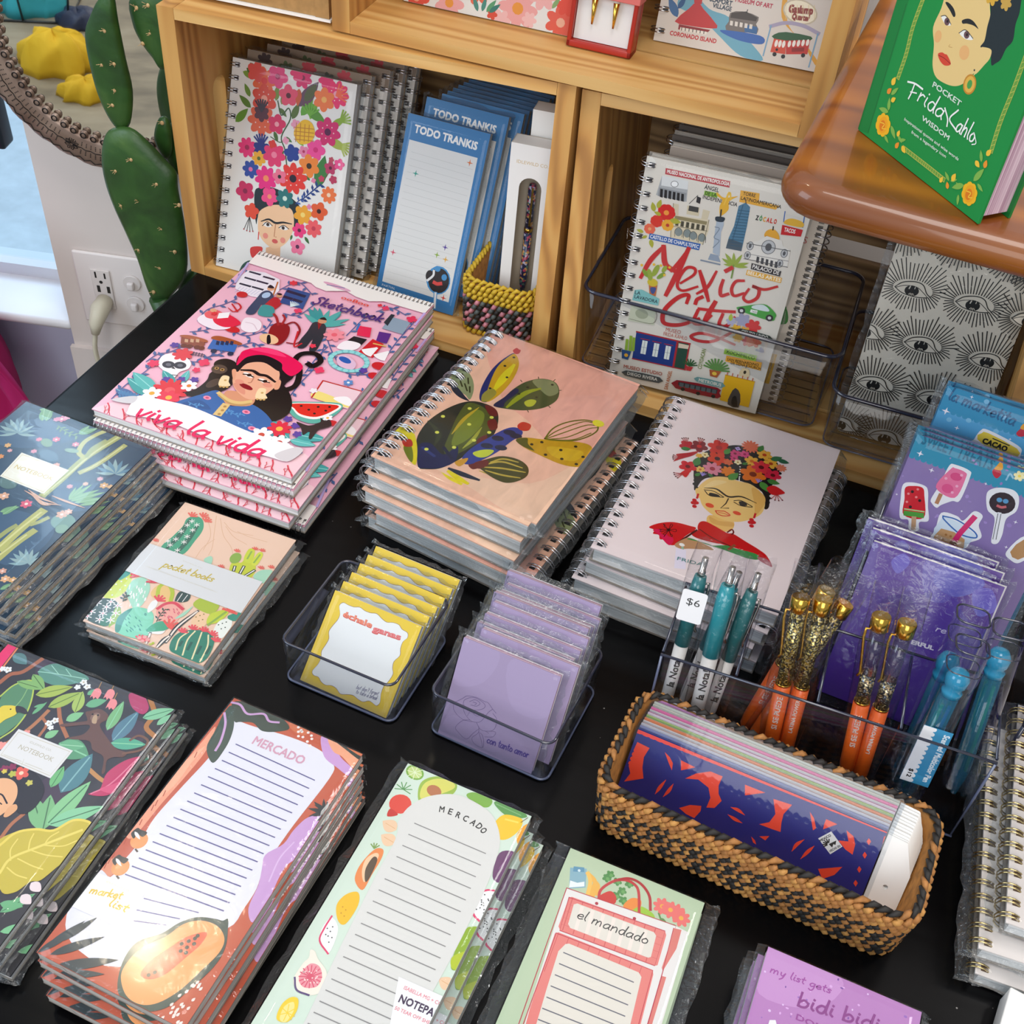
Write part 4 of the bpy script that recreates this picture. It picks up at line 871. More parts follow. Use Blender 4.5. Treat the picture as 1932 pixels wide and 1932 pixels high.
for x in (535, 565, 595): A.poly([(x, 520), (x+18, 523), (x+16, 540), (x-2, 537)], '#c9a080')
A.poly('690,515 820,545 800,592 655,572', '#3466ae').poly('690,505 740,508 835,540 820,552 685,522', '#a2512e', True).dots('690,585 780,600', 14, '#23304e')
for x in (705, 730, 755, 780): A.poly([(x, 530), (x+17, 534), (x+12, 555), (x-5, 551)], '#1e2c50')
A.st('500,575 640,605', 4, '#4a3a52').st('495,590 640,615', 4, '#4a3a52')
for i in range(9): A.st([(510+i*15, 575+i*3), (503+i*15, 592+i*3)], 4, '#4a3a52')
A.poly('985,475 1010,440 1050,432 1095,455 1085,510 1040,552 985,535', '#8c1b20', True).st('1035,445 1025,405 1010,385', 12, '#a3262a').st('1055,440 1070,410 1060,390', 10, '#a3262a').st('1070,445 1120,430 1150,470 1130,520', 10, '#8c1b20').st('1080,540 1130,545 1170,520', 7, '#8c1b20').ell(985, 520, 46, 32, '#e8b98f', -10).poly('975,505 990,500 995,540 975,545', '#17131a', True)
for x, y in ((1195, 350), (1225, 345), (1255, 350), (1310, 362), (1375, 385), (1420, 412), (1400, 440), (1380, 365), (1170, 380)): A.leaf(1262, 450, x, y, .11, '#2f8f92' if x % 2 else '#4aa5a0')
A.poly('1225,430 1280,438 1288,480 1240,580 1200,582 1220,520 1180,565 1140,568 1150,530 1190,480', '#2b2f37', True).poly('1245,430 1270,435 1250,470', '#8c1b20').ell(1270, 424, 20, 18, '#c98e6c').poly('1255,412 1280,402 1295,418 1280,418', '#17131a', True).st('1140,480 1120,560 1160,545', 8, '#c4242c')
A.poly('1465,448 1535,460 1525,512 1455,500', '#e0254f').poly('1440,505 1510,522 1480,552 1395,535', '#17131a').poly('1395,530 1475,548 1440,580 1350,570', '#efe6ea', True).st('1470,440 1455,470', 10, '#3a6ab0')
A.poly('1575,480 1640,492 1615,545 1558,530', '#5b2a7e').poly('1540,520 1600,548 1540,622 1462,592', '#c9222a').spray(1560, 570, 60, 220, 270, 8, 12, '#f0e9ea').spray(1620, 590, 60, 230, 280, 8, 12, '#f0e9ea').st('1545,545 1610,560', 8, '#d9b060')
A.poly('1640,400 1745,430 1700,495 1590,462', '#8d9dae').poly('1600,430 1640,385 1660,390 1620,450', '#2b2f37')
A.st([(1412+98*math.cos(a), 640+52*math.sin(a)+8*math.cos(a)) for a in [2*PI*i/24 for i in range(25)]], 22, '#6fb8bd')
for i in range(18): a = 2*PI*i/18; A.ell(1412+98*math.cos(a), 640+52*math.sin(a)+8*math.cos(a), 11, 11, '#8fd0d0')
A.poly('1350,620 1400,610 1450,650 1430,685 1360,665', '#d9b4cc', True).ell(1392, 634, 32, 17, '#2b58a8', -15)
A.poly('1275,745 1482,802 1415,898 1215,835', '#e6c4cc').poly('1240,800 1330,830 1400,860 1410,890 1220,835', '#e8d27a', True).st('1275,745 1482,802 1415,898', 7, '#b8302c', False).st('1275,745 1215,835', 7, '#b8302c').fl(1410, 755, 22, 6, '#5b86c0', '#eee').poly('1330,840 1400,830 1430,860 1410,880', '#efe9ea', True)
A.poly('1090,862 1200,858 1372,868 1345,925 1240,972 1150,955 1100,915', '#58a89a', True).poly('1105,865 1360,872 1330,918 1240,950 1155,935 1118,900', '#efe6e0', True).poly('1115,868 1348,875 1320,910 1240,938 1160,925 1125,895', '#d5281f', True).dots('1160,880 1200,900 1250,885 1290,905 1230,920 1310,885', 6, '#1b1b1b')
A.poly('395,660 420,610 500,600 565,640 560,680 510,700 480,730 430,715 420,690', '#efe7ea', True).ell(450, 660, 27, 23, '#3a3a44').ell(512, 664, 27, 23, '#3a3a44').ell(450, 660, 12, 10, '#6a6a74').ell(512, 664, 12, 10, '#6a6a74').poly('465,680 478,672 488,685', '#222').fl(525, 605, 45, 7, '#d9404a').st('430,712 500,718', 5, '#555')
for x0, y0, x1, y1, c in ((380, 830, 230, 730, '#3f9a9a'), (380, 800, 260, 700, '#56b0ac'), (480, 770, 420, 690, '#3f9a9a'), (520, 760, 560, 690, '#5cb2b0'), (170, 790, 290, 840, '#4a6596'), (560, 820, 640, 790, '#3f9a9a'), (1000, 960, 1100, 1060, '#3f9a9a'), (1100, 1060, 1240, 1090, '#56b0ac'), (1120, 1030, 1300, 1060, '#3f9a9a'), (1000, 1060, 980, 960, '#3c8a94'), (1050, 1100, 1170, 1130, '#4a6596')): A.leaf(x0, y0, x1, y1, .2, c, '#8fd0cc')
for i in range(7): A.leaf(190+i*18, 822+i*4, 205+i*18, 795+i*4, .25, '#4a7aa6'); A.leaf(190+i*18, 822+i*4, 200+i*18, 840+i*4, .25, '#4a7aa6')
for x, y in ((520, 740), (480, 555), (440, 740), (590, 742), (1490, 690), (1090, 950), (1140, 1030), (1130, 985)): A.fl(x, y, 20, 5, '#5a3f96')
A.poly('690,690 698,645 755,628 810,650 812,700 780,780 690,815 610,838 540,815 600,790 655,745 670,710', '#1b181b', True).ell(722, 685, 34, 30, '#54443c').ell(708, 680, 9, 9, '#b88a50').ell(738, 688, 9, 9, '#b88a50').dots('708,680 738,688', 5, '#111').ell(690, 760, 20, 36, '#4a3c36', -15)
A.st('1060,800 1130,770 1150,690 1125,640 1160,602 1235,602 1262,640 1220,668 1195,655', 26, '#141215').poly('940,790 1060,770 1110,850 1090,925 1000,965 940,945 880,860', '#141215', True).poly('920,930 1000,930 990,960 930,955', '#141215', True)
A.poly('480,870 620,822 720,800 780,880 890,870 985,935 1010,1010 870,1020 700,945 580,900', '#2f60a0', True).poly('520,870 620,850 680,900 600,890', '#28528c', True)
for x, y in ((660, 838), (868, 913), (900, 1000)): A.ell(x, y, 17, 12, '#e88aa6').ell(x, y, 8, 6, '#c44a70')
for x, y in ((720, 890), (820, 960), (780, 910), (560, 860)): A.branch([(x, y), (x+40, y+20), (x+70, y+15)], 4, '#4f8ac0', '#4f8ac0', 5, 18)
A.poly('765,800 905,830 888,880 760,870', '#d2906f', True)
A.poly('800,720 810,680 820,620 880,590 1000,605 1090,650 1120,720 1080,760 1045,800 1030,720', '#17121a', True)
A.poly('812,700 850,660 930,642 1030,682 1042,735 1010,790 930,842 868,842 810,795 793,745', '#e3a688', True).poly('800,760 850,770 860,820 820,800', '#d98f78', True).poly('790,690 812,690 806,740 795,735', '#dd9c7c', True).poly('1030,745 1052,750 1040,790 1015,790', '#dd9c7c', True)
A.poly('812,672 830,640 900,622 1000,640 1070,690 1035,695 960,650 870,655 820,700', '#17121a', True)
A.poly('860,582 960,568 1070,600 1168,668 1110,722 1060,690 1050,650 960,610 870,620 815,665 830,610', '#e01352', True).poly('880,575 1000,575 1080,620 980,600', '#f03a70', True)
A.ell(878, 717, 27, 11, '#efe4dc', -12).ell(962, 750, 28, 11, '#efe4dc', -12).st('842,690 900,694 935,714 975,722 1018,752', 17, '#1d1418', taper=.4).st('850,712 880,716 905,728', 7, '#2a1c1c').st('930,742 965,752 990,758', 7, '#2a1c1c').dots('882,717 966,750', 10, '#2a1814').st('908,728 893,755 878,758', 5, '#b87860').ell(866, 779, 34, 13, '#861120', -10).ell(980, 770, 22, 14, '#dc907a').ell(830, 752, 20, 14, '#dc907a')
for x, y in ((755, 745), (952, 812)): A.poly([(x-18, y-22), (x+20, y-20), (x+18, y+8), (x+25, y+30), (x-35, y+28)], '#ecd0a4', True).dots([(x-25, y+34), (x-8, y+36), (x+10, y+36), (x, y)], 6, '#c49a5c')
A.st('720,812 770,850 830,865 892,858', 18, '#d9b878').st('720,825 770,862 830,878 888,870', 8, '#b8935a').poly('745,865 785,875 735,938 690,928', '#d9b878').dots('755,885 742,905 725,925', 7, '#a97f48')
for x, y, r_, n_, c, cc in ((460, 800, 78, 12, '#d9333f', '#e2555a'), (365, 815, 42, 6, '#efeaec', '#e2a53a'), (562, 775, 36, 6, '#efeaec', '#d97a2a'), (455, 838, 48, 7, '#e03a50', '#eab04a'), (1045, 1003, 50, 9, '#d5243f', '#eab04a'), (950, 1035, 48, 7, '#efeaec', '#c44a3a'), (1045, 1075, 46, 7, '#efeaec', '#c44a3a'), (1115, 218, 20, 6, '#d9333f', None), (1225, 800, 18, 5, '#e8dfe4', None), (1300, 945, 22, 6, '#efeaec', '#e2a53a'), (690, 385, 14, 6, '#d9333f', None), (1220, 560, 16, 5, '#e03a50', None), (640, 650, 26, 4, '#e03a60', None), (600, 690, 18, 5, '#e03a60', None), (370, 655, 26, 5, '#e03a60', None), (1255, 690, 24, 4, '#e03a60', None), (1610, 355, 18, 4, '#e03a60', None), (1750, 415, 26, 4, '#e02a50', None), (1140, 370, 20, 4, '#e03a60', None), (1335, 500, 48, 7, '#ea8a96', '#e2606e'), (1580, 340, 12, 4, '#d9333f', None)): A.fl(x, y, r_, n_, c, cc)
A.poly('1135,965 1200,985 1260,968 1262,945 1285,960 1310,955 1320,985 1280,1000 1250,1010 1215,1055 1200,1050 1205,1015 1170,1035 1160,1000', '#2c2126', True)
A.poly('240,905 262,860 300,828 420,850 600,895 860,1008 1010,1060 1130,1105 1090,1172 990,1150 740,1080 450,965 250,932', '#f1e9ec', True).poly('1020,1140 1130,1100 1170,1120 1090,1175', '#cfc8ca', True).poly('150,850 240,832 290,835 255,870', '#cdc9cc', True)
A.hand('viva la vida', 265, 930, 945, 1158, 44, 14, '#dd0f56', .2)
A.poly('932,42 1870,330 1820,384 1600,318 1520,318 1450,292 1400,262 1290,262 1235,240 1210,218 870,108', '#f1eae4').ell(1350, 238, 74, 13, '#d7a0ba', -4).st('1295,228 1350,238 1390,246', 5, '#5a6b98')
A.text('ooBoo', 1368, 302, 1515, 348, '#e0402e', 24, .01).hand('Sketchbook', 1212, 328, 1588, 432, 30, 10, '#4a2a72', .15)
A.st('870,108 800,215', 10, '#b9a6d8').st('1820,384 1770,445', 14, '#c3a6dc')
holes(A, 'top', 44, H, W, '#555')
LAB = 'pink illustrated sketchbook with woman and monkeys, '
nb = book('sketchbook', LAB+'top of its stack, coil at back', 'sketchbook', flat_mat(o, ang, zt-t), W, H, t, A, group='stacked pink sketchbooks', wire='top', wn=44, wr=.0072, wdouble=False, wsize=.0005)
stack(nb, o, ang, [.0325, .0215, .0105, .0], [(.002, -.004, 180.4), (.010, -.015, 1.0), (.006, -.022, .5), (.014, -.012, 180.8)], [LAB+k for k in ('second in its stack, coil in front', 'third in its stack', 'fourth in its stack', 'lowest of its stack')], H)
# ================================================================ dark blue desert-plant notebooks at the left edge
zt = .043; t = .0066; H = .205
q, o, ang, W = frame_top(*px('K', [(200, 70), (1148, 432)]), zt, H)
A = Art(W, H, q, FR['K'], '#31475c')
for p_ in ('0,300 300,200 600,330 300,420 0,400', '300,600 700,700 1000,560 900,800 500,900', '0,900 400,1000 300,1200 0,1300'): A.poly(p_, '#3d5670', True)
def agave(x, y, r, col, a0=10, a1=170, n=9):
    for i in range(n):
        a = R(a0+(a1-a0)*i/(n-1)); A.leaf(x, y, x+r*math.cos(a), y-r*.75*math.sin(a), .11, col if i % 2 else '#8fa7a6', bend=.1*(i-n/2)/n)
agave(130, 310, 150, '#6c8891', -10, 190, 11); agave(870, 620, 150, '#5f8498', 0, 175, 9); agave(210, 1300, 150, '#86a3a6', -10, 180, 10)
A.st('330,780 480,650 600,540 690,470 900,340', 52, '#a3a55f').st('330,780 500,640 700,470 895,345', 14, '#c9c783').st('640,500 598,455 640,380 730,325 790,300', 34, '#b7b56c').st('610,610 700,570 800,510 945,408', 38, '#aeac66').st('640,600 780,520 930,415', 10, '#cfcb8a').st('660,490 700,430 800,370', 30, '#9aa062')
A.st('0,1185 100,1090 200,1000 320,905', 62, '#b5b365').st('0,1170 150,1040 310,915', 14, '#d3cf88').st('-20,1270 120,1150 255,1055', 48, '#b0ae62').st('-20,1250 200,1085', 12, '#cfcb8a').st('240,1005 300,985 362,955', 30, '#a9aa66').st('-20,1110 60,1050 120,1015', 34, '#9ca05e')
for x0, y0, x1, y1 in ((520, 820, 700, 700), (520, 820, 640, 700), (520, 820, 760, 740), (530, 830, 800, 760), (560, 840, 830, 800), (600, 860, 800, 830), (520, 810, 580, 720)): A.leaf(x0, y0, x1, y1, .09, '#7fa878', '#a9c9a0')
for x0, y0, x1, y1 in ((600, 320, 745, 275), (600, 320, 680, 255), (0, 910, 150, 870), (20, 930, 130, 860), (0, 1500, 110, 1450), (300, 130, 420, 150), (320, 220, 340, 120), (350, 220, 390, 130)): A.leaf(x0, y0, x1, y1, .2, '#74a06f', '#9fc093')
A.branch('440,255 500,300 590,340', 8, '#71906a', '#7c9a70', 9, 40, .2)
A.ell(355, 385, 50, 34, '#728f6b', -20).ell(372, 482, 80, 44, '#4c687c', -12).ell(545, 445, 50, 22, '#7f9a80', 15).ell(60, 690, 70, 50, '#55706c', -10).ell(480, 985, 80, 70, '#6d8f80', 0).ell(470, 1040, 40, 40, '#7fa088')
for x, y, r_, c in ((470, 205, 34, '#d98aa0'), (510, 195, 24, '#e6a2b4'), (430, 208, 24, '#d98aa0'), (428, 360, 28, '#d9657a'), (575, 398, 26, '#dc8290'), (297, 360, 22, '#d97d8e'), (258, 450, 22, '#d98a9a'), (200, 850, 40, '#d9566e'), (760, 660, 22, '#dca6ae'), (530, 718, 22, '#dba0a6'), (650, 698, 20, '#e0b7a0'), (790, 710, 30, '#d6a566'), (840, 720, 22, '#dcae78'), (30, 790, 36, '#dca684'), (470, 930, 38, '#d6a488'), (520, 910, 28, '#dfb098'), (60, 405, 24, '#d9a768'), (5, 490, 24, '#d98f52'), (430, 555, 24, '#d9a08a'), (20, 1360, 26, '#d9a08a'), (40, 1420, 30, '#e0aa7a'), (100, 1428, 26, '#d9a86a'), (75, 445, 18, '#dca0a0')): A.fl(x, y, r_, 6, c, '#f0d4c8' if r_ > 25 else None)
for s_ in ('190,750 260,790 330,840 460,860', '220,745 300,800 430,850', '250,790 320,850 380,860', '400,790 500,830 640,880'): A.st(s_, 16, '#d9ac92', taper=.8)
A.poly('165,460 525,595 330,775 0,640', '#e9e4d2').st('170,475 505,600 328,758 18,635 170,475', 3, '#cdb87e', False)
A.text('NOTEBOOK', 105, 577, 392, 676, '#cdb15f', 38)
LAB = 'dark blue notebook with painted desert plants, '
nb = book('desert_notebook', LAB+'top of the left edge stack', 'notebook', flat_mat(o, ang, zt-t), W, H, t, A, group='dark blue desert notebooks at left', pages='pages_grey', pmat='print_gloss', back='kraft')
sleeve(nb, W, H, t, .003, seed=9, side_over=.006, amp=.0012)
stack(nb, o, ang, [.0360-.0072*i+.0-.0001 for i in range(1, 6)][:5], [(.004, .0, -.6), (.007, .003, .4), (.011, -.002, -.8), (.013, .001, .6), (.017, -.001, -.4)], [LAB+k for k in ('second in the left edge stack', 'third in the left edge stack', 'fourth in the left edge stack', 'fifth in the left edge stack', 'lowest of the left edge stack')], H)

# ================================================================ cactus pocket books in a paper band
q = px('L', [(930, 75), (1790, 365), (1035, 1305), (140, 965)]); zt = .0195
o, ang, W, H = frame_flat(q, zt); t = .0088
A = Art(W, H, q, FR['L'], '#f1cbb1')
for s_ in ('1170,180 1150,300 1130,420 1100,480', '1200,200 1220,330 1280,430 1290,560', '1240,260 1300,340 1400,400', '1100,200 1120,330 1060,440', '1330,300 1420,340 1560,380', '1000,500 1060,420 1150,360', '1230,230 1300,300 1450,330'): A.st(s_, 5, '#e4b898')
A.poly('905,262 940,202 1010,182 1062,212 1062,285 1000,370 890,480 735,430 830,335', '#4aa17d', True).st('960,215 880,330 780,430', 38, '#3b6b59', taper=.5).st('1020,260 940,370 850,470', 36, '#3b6b59', taper=.5)
for x, y in ((978, 222), (942, 252), (1015, 250), (893, 300), (982, 290), (938, 340), (850, 360), (912, 382), (805, 405), (860, 445), (790, 375)): A.spray(x, y, 20, 0, 300, 6, 5, '#f1ede6')
for x, y in ((975, 185), (1062, 188), (1085, 225)): A.spray(x, y, 40, 20, 150, 5, 12, '#e8695b')
A.poly('1270,620 1265,560 1300,530 1350,540 1400,500 1460,560 1450,620 1400,660', '#c9cf3a', True).ell(1308, 505, 38, 50, '#8fb04a', 10).poly('1370,520 1410,440 1450,435 1460,460 1430,540', '#cdd63f', True).poly('1430,545 1480,470 1515,460 1520,490 1470,560', '#d4da45', True).st('1400,510 1435,455', 12, '#8fb04a').st('1450,540 1500,480', 12, '#8fb04a')
for x, y in ((1318, 455), (1515, 452), (1460, 440), (1190, 575), (1500, 585), (1580, 580), (690, 375)): A.spray(x, y, 24, 20, 160, 5, 8, '#e8695b')
A.poly('1440,650 1500,600 1590,600 1580,660 1520,700', '#a7d6b8', True).poly('1060,520 1110,490 1130,510 1110,560', '#a7d6b8', True)
for s_ in ('1290,600 1300,570', '1340,620 1370,570', '1380,640 1450,600'): A.st(s_, 22, '#2c3238').st(s_, 8, '#f1ede6')
A.poly('100,900 400,520 1500,900 1300,1320 1000,1320', '#f1cbb1')
A.poly('290,790 370,690 480,630 512,650 470,740 390,800', '#ccd53f', True).dots('350,740 390,700 430,680 470,660 420,740 460,710 360,780', 6, '#f1ede6').poly('400,640 450,600 500,620 420,670', '#3f9a8a', True)
A.poly('140,930 190,850 280,805 370,815 420,870 410,940 330,1005 230,990', '#33493f', True).poly('300,930 380,900 400,950 320,1008 260,990', '#2f6f50', True).poly('380,880 420,880 420,960 360,1000 330,1010', '#9ab648', True)
for x, y in ((250, 835), (350, 830), (205, 900), (318, 868), (290, 915), (265, 960), (385, 915), (345, 965), (175, 935), (400, 860)): A.spray(x, y, 28, 0, 300, 6, 7, '#f1e9e4').dots([(x, y)], 5, '#e8687b')
A.poly('480,720 520,670 590,650 640,690 640,760 580,860 520,880 490,830 465,770', '#a6d8bb', True)
for i in range(26): x, y = 490+rnd.random()*130, 680+rnd.random()*170; A.st([(x, y), (x-4, y+18)], 7, '#f4f0ea')
A.poly('380,1040 410,940 500,880 600,880 665,920 660,1000 600,1100 480,1090', '#7fcfaa', True).poly('378,1040 405,940 510,880 450,960 410,1050', '#3f8f7c', True)
for i in range(22): x, y = 440+rnd.random()*190, 910+rnd.random()*160; A.st([(x, y), (x+10, y+14)], 6, '#3f8f7c')
A.poly('650,780 690,720 760,700 820,740 800,830 720,830', '#ecc27a', True).st('700,790 720,720 780,700 815,760 800,830', 26, '#b7c437').poly('625,880 660,830 700,825 690,870 630,915', '#f3efe9', True).spray(705, 825, 45, 20, 150, 5, 14, '#e2424f')
A.poly('830,830 870,760 950,780 930,830 860,840', '#2f4a46', True).st('850,830 890,775', 5, '#f1ede6').st('890,835 930,785', 5, '#f1ede6').poly('690,890 760,840 850,835 895,865 890,905 830,990 720,990', '#f2a99a', True).st('700,885 760,850 830,845 890,890', 22, '#dc4556')
for i in range(14): x, y = 740+rnd.random()*120, 880+rnd.random()*90; A.st([(x, y), (x+6, y+12)], 6, '#d9566e')
A.branch('690,980 720,930 760,890', 6, '#3c4a3c', '#3c4a3c', 7, 34, .2).branch('440,830 450,800 470,780', 6, '#3c4a3c', '#3c4a3c', 6, 34, .25).poly('830,960 920,900 970,870 900,940', '#a7d6b8', True)
A.poly('610,1050 690,985 770,985 790,1020 720,1055', '#3fa27a', True).poly('620,1060 740,1050 760,1040 720,1075', '#f3efe9', True).spray(780, 1020, 60, -10, 150, 6, 15, '#e8594f')
for s_ in ('760,1130 850,1020 1000,910', '690,1170 740,1120 780,1090', '610,1140 640,1070'): A.st(s_, 34, '#2b3436', taper=.5); A.st(s_, 12, '#f3e2d4')
A.poly('950,1000 1000,920 1090,890 1080,980 1020,1040', '#f3c9a0', True).poly('970,860 1060,800 1170,860 1100,930', '#aebf3c', True).poly('1070,1000 1100,930 1200,900 1240,920 1160,990', '#c5d23f', True).st('1080,1010 1220,915', 16, '#8fb04a').poly('1120,1060 1170,980 1260,970 1250,1040 1180,1110', '#eef0e6', True).poly('1240,940 1340,920 1300,980 1240,970', '#2f8f78', True).spray(1250, 910, 50, 0, 180, 6, 16, '#e8594f')
A.dots('990,950 1020,940 1050,930 1010,980 1040,970', 5, '#8a7a3a').dots('1160,1010 1190,1000 1220,990 1180,1040 1210,1030', 5, '#3a4a3a')
A.poly('785,1190 800,1120 860,1065 960,1045 1060,1060 1120,1110 1110,1180 1060,1260 980,1290 850,1230', '#2f7f68', True)
for s_ in ('830,1190 860,1110 930,1060', '880,1230 920,1120 980,1055', '950,1260 1000,1140 1030,1065', '1010,1280 1070,1170 1080,1085'): A.st(s_, 10, '#eadfae')
for s_ in ('860,1160 880,1130', '920,1190 950,1140', '990,1220 1020,1170', '1060,1220 1090,1170'): A.st(s_, 18, '#235c50')
for x, y in ((880, 1062), (960, 1040), (1040, 1055), (1110, 1085), (1130, 1130), (560, 1110), (590, 1120)): A.spray(x, y, 34, 20, 160, 5, 12, '#e8505a')
A.dots('560,1100 600,1095 580,1125 620,1115', 14, '#f0a09a').dots('640,1150 660,1140', 10, '#b7c437').spray(560, 640, 50, 60, 220, 6, 14, '#e2424f').spray(680, 690, 50, 30, 200, 6, 14, '#dc4556')
A.poly('652,398 1512,690 1335,925 452,600', '#dfdedd')
A.text('IDLEWILD CO', 900, 532, 1045, 590, '#cfcabb', 10).hand('pocket books', 740, 572, 1120, 690, 30, 9, '#c9b24a', .3).text('LINED NOTEBOOK & BLANK NOTEBOOK', 640, 580, 1130, 762, '#d9d6cc', 10).st('620,570 1160,770', 2, '#d6d0bd', False)
LAB = 'banded pocket book set with cactus cover in cellophane, '
nb = book('pocket_notebook', LAB+'upper one', 'notebook', flat_mat(o, ang, zt-t), W, H, t, A, group='cactus pocket book sets', pages='pages')
sleeve(nb, W, H, t, .004, seed=12, side_over=.007, top_over=.004)
stack(nb, o, ang, [.0003], [(.003, -.002, -1.2)], [LAB+'lower one'], H)

# ================================================================ dark jungle notebooks at the lower left
zt = .027; t = .0075; H = .205
q, o, ang, W = frame_top(*px('V', [(45, 45), (985, 415)]), zt, H)
A = Art(W, H, q, FR['V'], '#3c3a3e')
A.poly('45,40 95,60 -60,260 -150,200', '#e8386e').st('100,65 -40,250', 10, '#e8865a', False)
for p_ in ('230,130 350,170 280,260 200,230', '600,500 800,480 780,620 620,600', '160,900 330,760 420,900 260,1000'): A.poly(p_, '#4a3d4a', True)
A.st('0,260 60,215 130,200 235,130', 26, '#a8664a').st('270,420 220,470 150,530 40,600', 22, '#b5774f').st('330,400 340,480 375,565', 22, '#b06e4b').st('240,460 260,500 220,560', 16, '#b06e4b').st('845,360 865,440 820,510 870,565', 28, '#b27743').st('480,730 560,800 620,830', 24, '#c08a52').st('130,1000 60,1060 0,1140', 20, '#b06e4b')
A.leaf(210, 200, 500, 245, .24, '#5f9080', '#8fc4ae').poly('215,200 300,155 400,180 500,240 380,262 300,255', '#5f8f7e', True).st('215,200 300,210 480,240', 5, '#9fd0bb').st('290,165 330,215', 4, '#9fd0bb').st('370,185 400,225', 4, '#9fd0bb')
A.poly('0,360 60,290 170,250 190,300 160,420 90,500 -20,560', '#5d8a66', True).st('0,340 80,275 175,250 185,320 150,430 80,520 0,575', 9, '#b7c95a').st('170,265 110,370 0,470', 5, '#8fb87a')
for x0, y0, x1, y1, w_, c, v in ((95, 255, 250, 300, .16, '#86b26a', '#4a6a3e'), (185, 215, 250, 305, .2, '#86b26a', '#4a6a3e'), (200, 330, 410, 285, .2, '#a9bb58', '#6e8440'), (270, 400, 460, 315, .2, '#a3b95a', '#5f7a3c'), (420, 430, 465, 310, .22, '#a9c062', '#5f7a3c'), (370, 475, 470, 430, .28, '#86c08a', None), (480, 390, 600, 360, .25, '#6fae82', None), (490, 330, 540, 300, .3, '#6fae82', None), (600, 530, 695, 365, .16, '#7fb67e', '#8fd0a0'), (630, 590, 780, 420, .2, '#5a7f90', '#86b0b8'), (620, 600, 820, 610, .2, '#5aa98a', '#8fd0a0'), (800, 460, 980, 410, .2, '#86c49a', '#4f8a68'), (880, 500, 960, 440, .2, '#86c49a', None), (330, 600, 500, 680, .32, '#5f9a72', '#8fcaa0'), (330, 610, 480, 620, .25, '#6fae82', '#9fd0a8'), (340, 880, 520, 660, .24, '#54828a', '#86b4b4'), (285, 850, 360, 730, .22, '#74b878', '#4a7a50'), (250, 570, 330, 530, .3, '#86c08a', None), (180, 440, 265, 370, .12, '#6fae7c', None), (190, 400, 260, 380, .14, '#6fae7c', None), (240, 1090, 180, 890, .2, '#7fb67e', '#4a7250'), (240, 1090, 285, 890, .22, '#7fb67e', '#4a7250'), (260, 1060, 510, 815, .16, '#8ac48c', '#4a7a58'), (270, 1060, 590, 955, .16, '#8ac89a', '#4a7a58'), (0, 1550, 200, 1445, .16, '#6fae7c', '#4a7a58'), (0, 1660, 180, 1620, .15, '#7fbf8c', None), (0, 1500, 130, 1520, .2, '#6fae7c', None), (80, 100, 150, 160, .3, '#5a7f80', None)): A.leaf(x0, y0, x1, y1, w_, c, v)
for x, y in ((540, 325), (615, 330), (628, 385)):
    A.poly([(x-10, y-25), (x+18, y-30), (x+30, y-5), (x+8, y+30), (x-4, y+18), (x-16, y+30), (x-22, y+12), (x-36, y+22)], '#ee8f90', True, 2).st([(x+12, y-28), (x+30, y-65)], 4, '#c08a52')
A.poly('725,325 800,330 835,400 800,440 740,400', '#b6406a', True).poly('495,888 560,860 600,770 700,700 800,678 780,740 700,830 600,895', '#c03f66', True).st('510,885 620,830 770,690', 8, '#de7b94').poly('560,860 640,830 720,800 640,880', '#d6587c', True)
A.poly('510,420 560,410 605,440 600,470 560,500 600,570 650,630 710,655 690,680 640,680 600,700 590,760 570,770 580,680 520,640 500,590 400,580 390,570 470,550 500,500 360,510 345,495 470,480 490,470 480,430', '#6a4b42', True).ell(535, 455, 26, 30, '#87685a').poly('525,450 545,445 540,490 515,485', '#b99a7a', True).dots('520,440 550,445', 6, '#1b1414').st('690,660 790,640 830,590 780,560 730,585', 14, '#7a5646')
for x, y, r_ in ((470, 260, 22), (490, 285, 22), (435, 288, 20), (275, 490, 22), (310, 475, 22), (285, 515, 18), (45, 190, 24), (15, 185, 20), (140, 820, 24), (140, 890, 12), (155, 905, 10), (130, 905, 10)): A.fl(x, y, r_, 5, '#ecebe8', '#c9b49a' if r_ > 20 else None)
A.poly('0,405 50,390 95,400 90,440 30,470 -20,500', '#e2c93f', True).poly('90,395 130,400 155,425 145,440 110,430 92,430', '#3a3436', True).dots('60,412', 5, '#222')
A.fl(10, 615, 28, 5, '#f09a90').fl(150, 545, 22, 5, '#f09a90')
A.poly('0,760 100,720 200,770 250,860 200,960 120,1000 60,930 100,860 0,800', '#2a282b', True)
for x, y, r_, c in ((120, 770, 44, '#e2604f'), (25, 745, 24, '#8a2f52'), (70, 735, 24, '#8a2f52'), (70, 775, 22, '#b8b84a'), (165, 825, 20, '#c9c05a'), (25, 760, 16, '#d9c04a')): A.fl(x, y, r_, 5, c, '#f0d0b0' if r_ > 40 else None)
A.poly('-60,830 0,800 60,805 95,840 95,900 60,960 0,1010 -60,1040', '#eab183', True).poly('50,960 90,945 95,975 45,1015 20,1010', '#e3a777', True).st('-10,885 15,895 40,940', 9, '#2a2024').st('-10,930 10,945', 6, '#2a2024')
A.poly('-20,1180 60,1110 180,1085 300,1090 400,1040 480,1040 515,1090 480,1130 400,1200 370,1270 330,1290 230,1370 170,1380 80,1440 0,1420', '#c9b544', True).st('0,1175 90,1105 200,1085 300,1092 410,1035 500,1045 512,1090', 14, '#e6cf5a').st('0,1330 60,1250 200,1190 460,1090', 14, '#e8d468')
